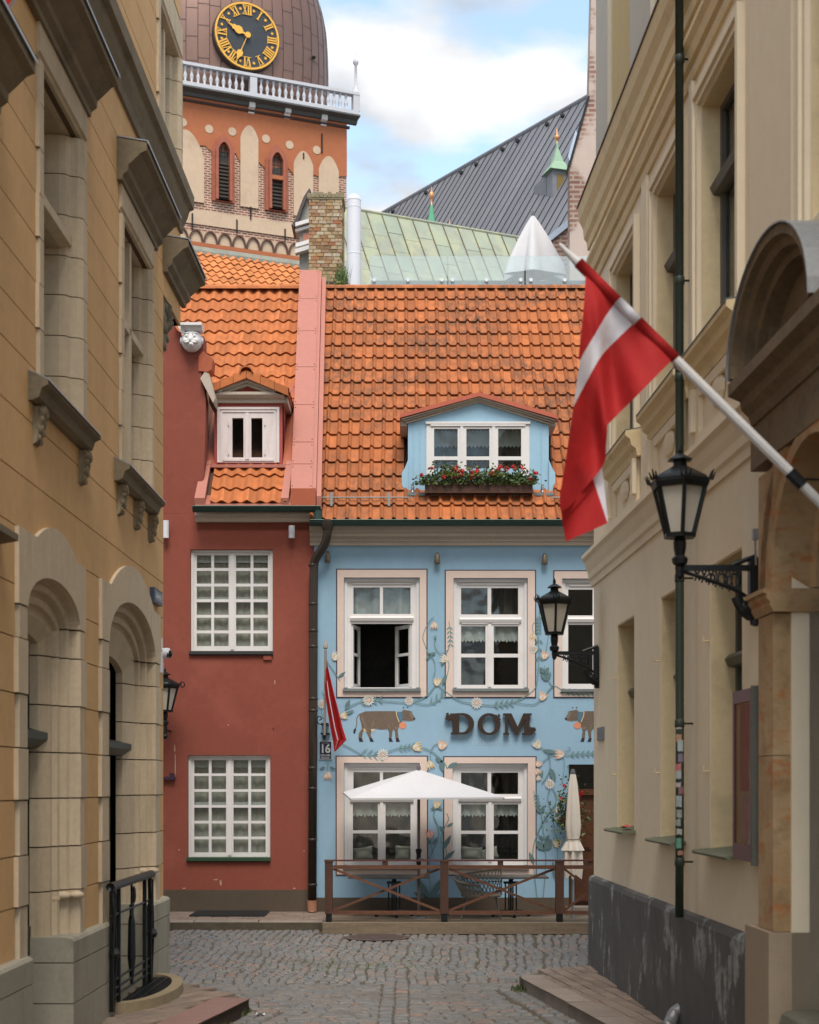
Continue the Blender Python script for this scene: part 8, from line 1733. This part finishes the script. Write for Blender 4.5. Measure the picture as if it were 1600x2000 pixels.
# planter and shrubs by the chimney
pn_ = thing('roof_planter', P(640, 562, 27), 'dark brown slatted planter with dry grasses at the foot of the chimney', 'planter')
for k in range(5):
    mb = MB(); z0 = 10.33+k*.085; mb.box(fx(627, 27)+(.012 if k % 2 else 0), fx(652, 27), 26.85, 27.15, z0+.004, z0+.081); part('slat', mb, plain('planter_brown', (.045, .022, .018), .7, var=.3), pn_)
def blades(n_, fn, h, lean, seed, w_=.006):
    r_ = random.Random(seed); mb = MB()
    for _ in range(n_):
        x, y, z = fn(r_); a = r_.uniform(0, 6.28); hh = h*r_.uniform(.5, 1.1); l = lean*r_.uniform(.2, 1); dx, dy = math.cos(a), math.sin(a)
        p1 = (x+dx*l*.4, y+dy*l*.4, z+hh*.6); p2 = (x+dx*l, y+dy*l, z+hh)
        mb.add([(x-w_, y, z), (x+w_, y, z), (p1[0]+w_*.8, p1[1], p1[2]), (p1[0]-w_*.8, p1[1], p1[2]), p2], [(0, 1, 2, 3), (3, 2, 4)])
    return mb
part('grasses', blades(160, lambda r_: (fx(r_.uniform(618, 652), 27), r_.uniform(26.85, 27.15), 10.55 if r_.random() < .6 else 10.35), .42, .16, 3), dry_grass, pn_, kind='stuff')
sh = thing('roof_shrub', P(665, 562, 27), 'bright green bushy shrub between planter and white vent pipe', 'shrub')
part('leaves', foliage(600, lambda r_: (fx(r_.gauss(665, 7), 27), 27+r_.gauss(0, .12), 10.42+abs(r_.gauss(0, .26))), .030, 8), leaf_yellow, sh, kind='stuff')
part('plume', blades(200, lambda r_: (fx(r_.gauss(668, 5), 27), 27+r_.uniform(-.1, .1), 10.5), .58, .10, 9), leaf_green, sh, kind='stuff')
mb = MB(); mb.lathe([(.1, 0), (.13, .25), (.11, .25)], (fx(665, 27), 27, 10.34), 10); part('pot', mb, MATS['pot_brown'], sh)

# ================================================================== rough brick gable on the right
gbl = thing('rough_brick_gable', P(1140, 560, 27.2), 'pinkish rough brick party wall with flaking plaster behind the cream building', 'wall')
W17 = 27.2; gq = lambda px, py: (fx(px, W17), fz(py, W17)); GF = lambda a, b_, c: (a, W17-b_, c)
mb = MB(GF); mb.slab([gq(1113, 760), gq(1113, 316), gq(1150, 196), gq(1152, 110), gq(1160, -200), gq(1500, -200), gq(1500, 760)], -.35, 0); gw = part('wall', mb, gable_brick, gbl)
mb = MB(GF); o = [gq(1110, 318), gq(1148, 194)]; mb.slab([gq(1109, 322), gq(1148, 188), gq(1152, 190), gq(1114, 326)], -.4, .03); part('verge', mb, black_iron, gw)
mb = MB(GF); mb.slab([gq(1112, 316), gq(1127, 262), gq(1124, 256), gq(1109, 306)], -.3, .045); part('verge_flashing', mb, plain('flash_blue', (.38, .45, .55), .5), gw)
lw = thing('low_brick_wall', P(1100, 560, 30), 'lower rough brick wall with pale metal verge behind the terrace parasol', 'wall')
W24 = 30.0; gq = lambda px, py: (fx(px, W24), fz(py, W24)); GF = lambda a, b_, c: (a, W24-b_, c)
mb = MB(GF); mb.slab([gq(1064, 620), gq(1064, 484), gq(1140, 418), gq(1140, 620)], -.3, 0); part('wall', mb, gable_brick, lw)
mb = MB(GF); mb.slab([gq(1060, 484), gq(1060, 472), gq(1140, 405), gq(1140, 421)], -.3, .06); part('verge', mb, MATS['flash_blue'], lw)
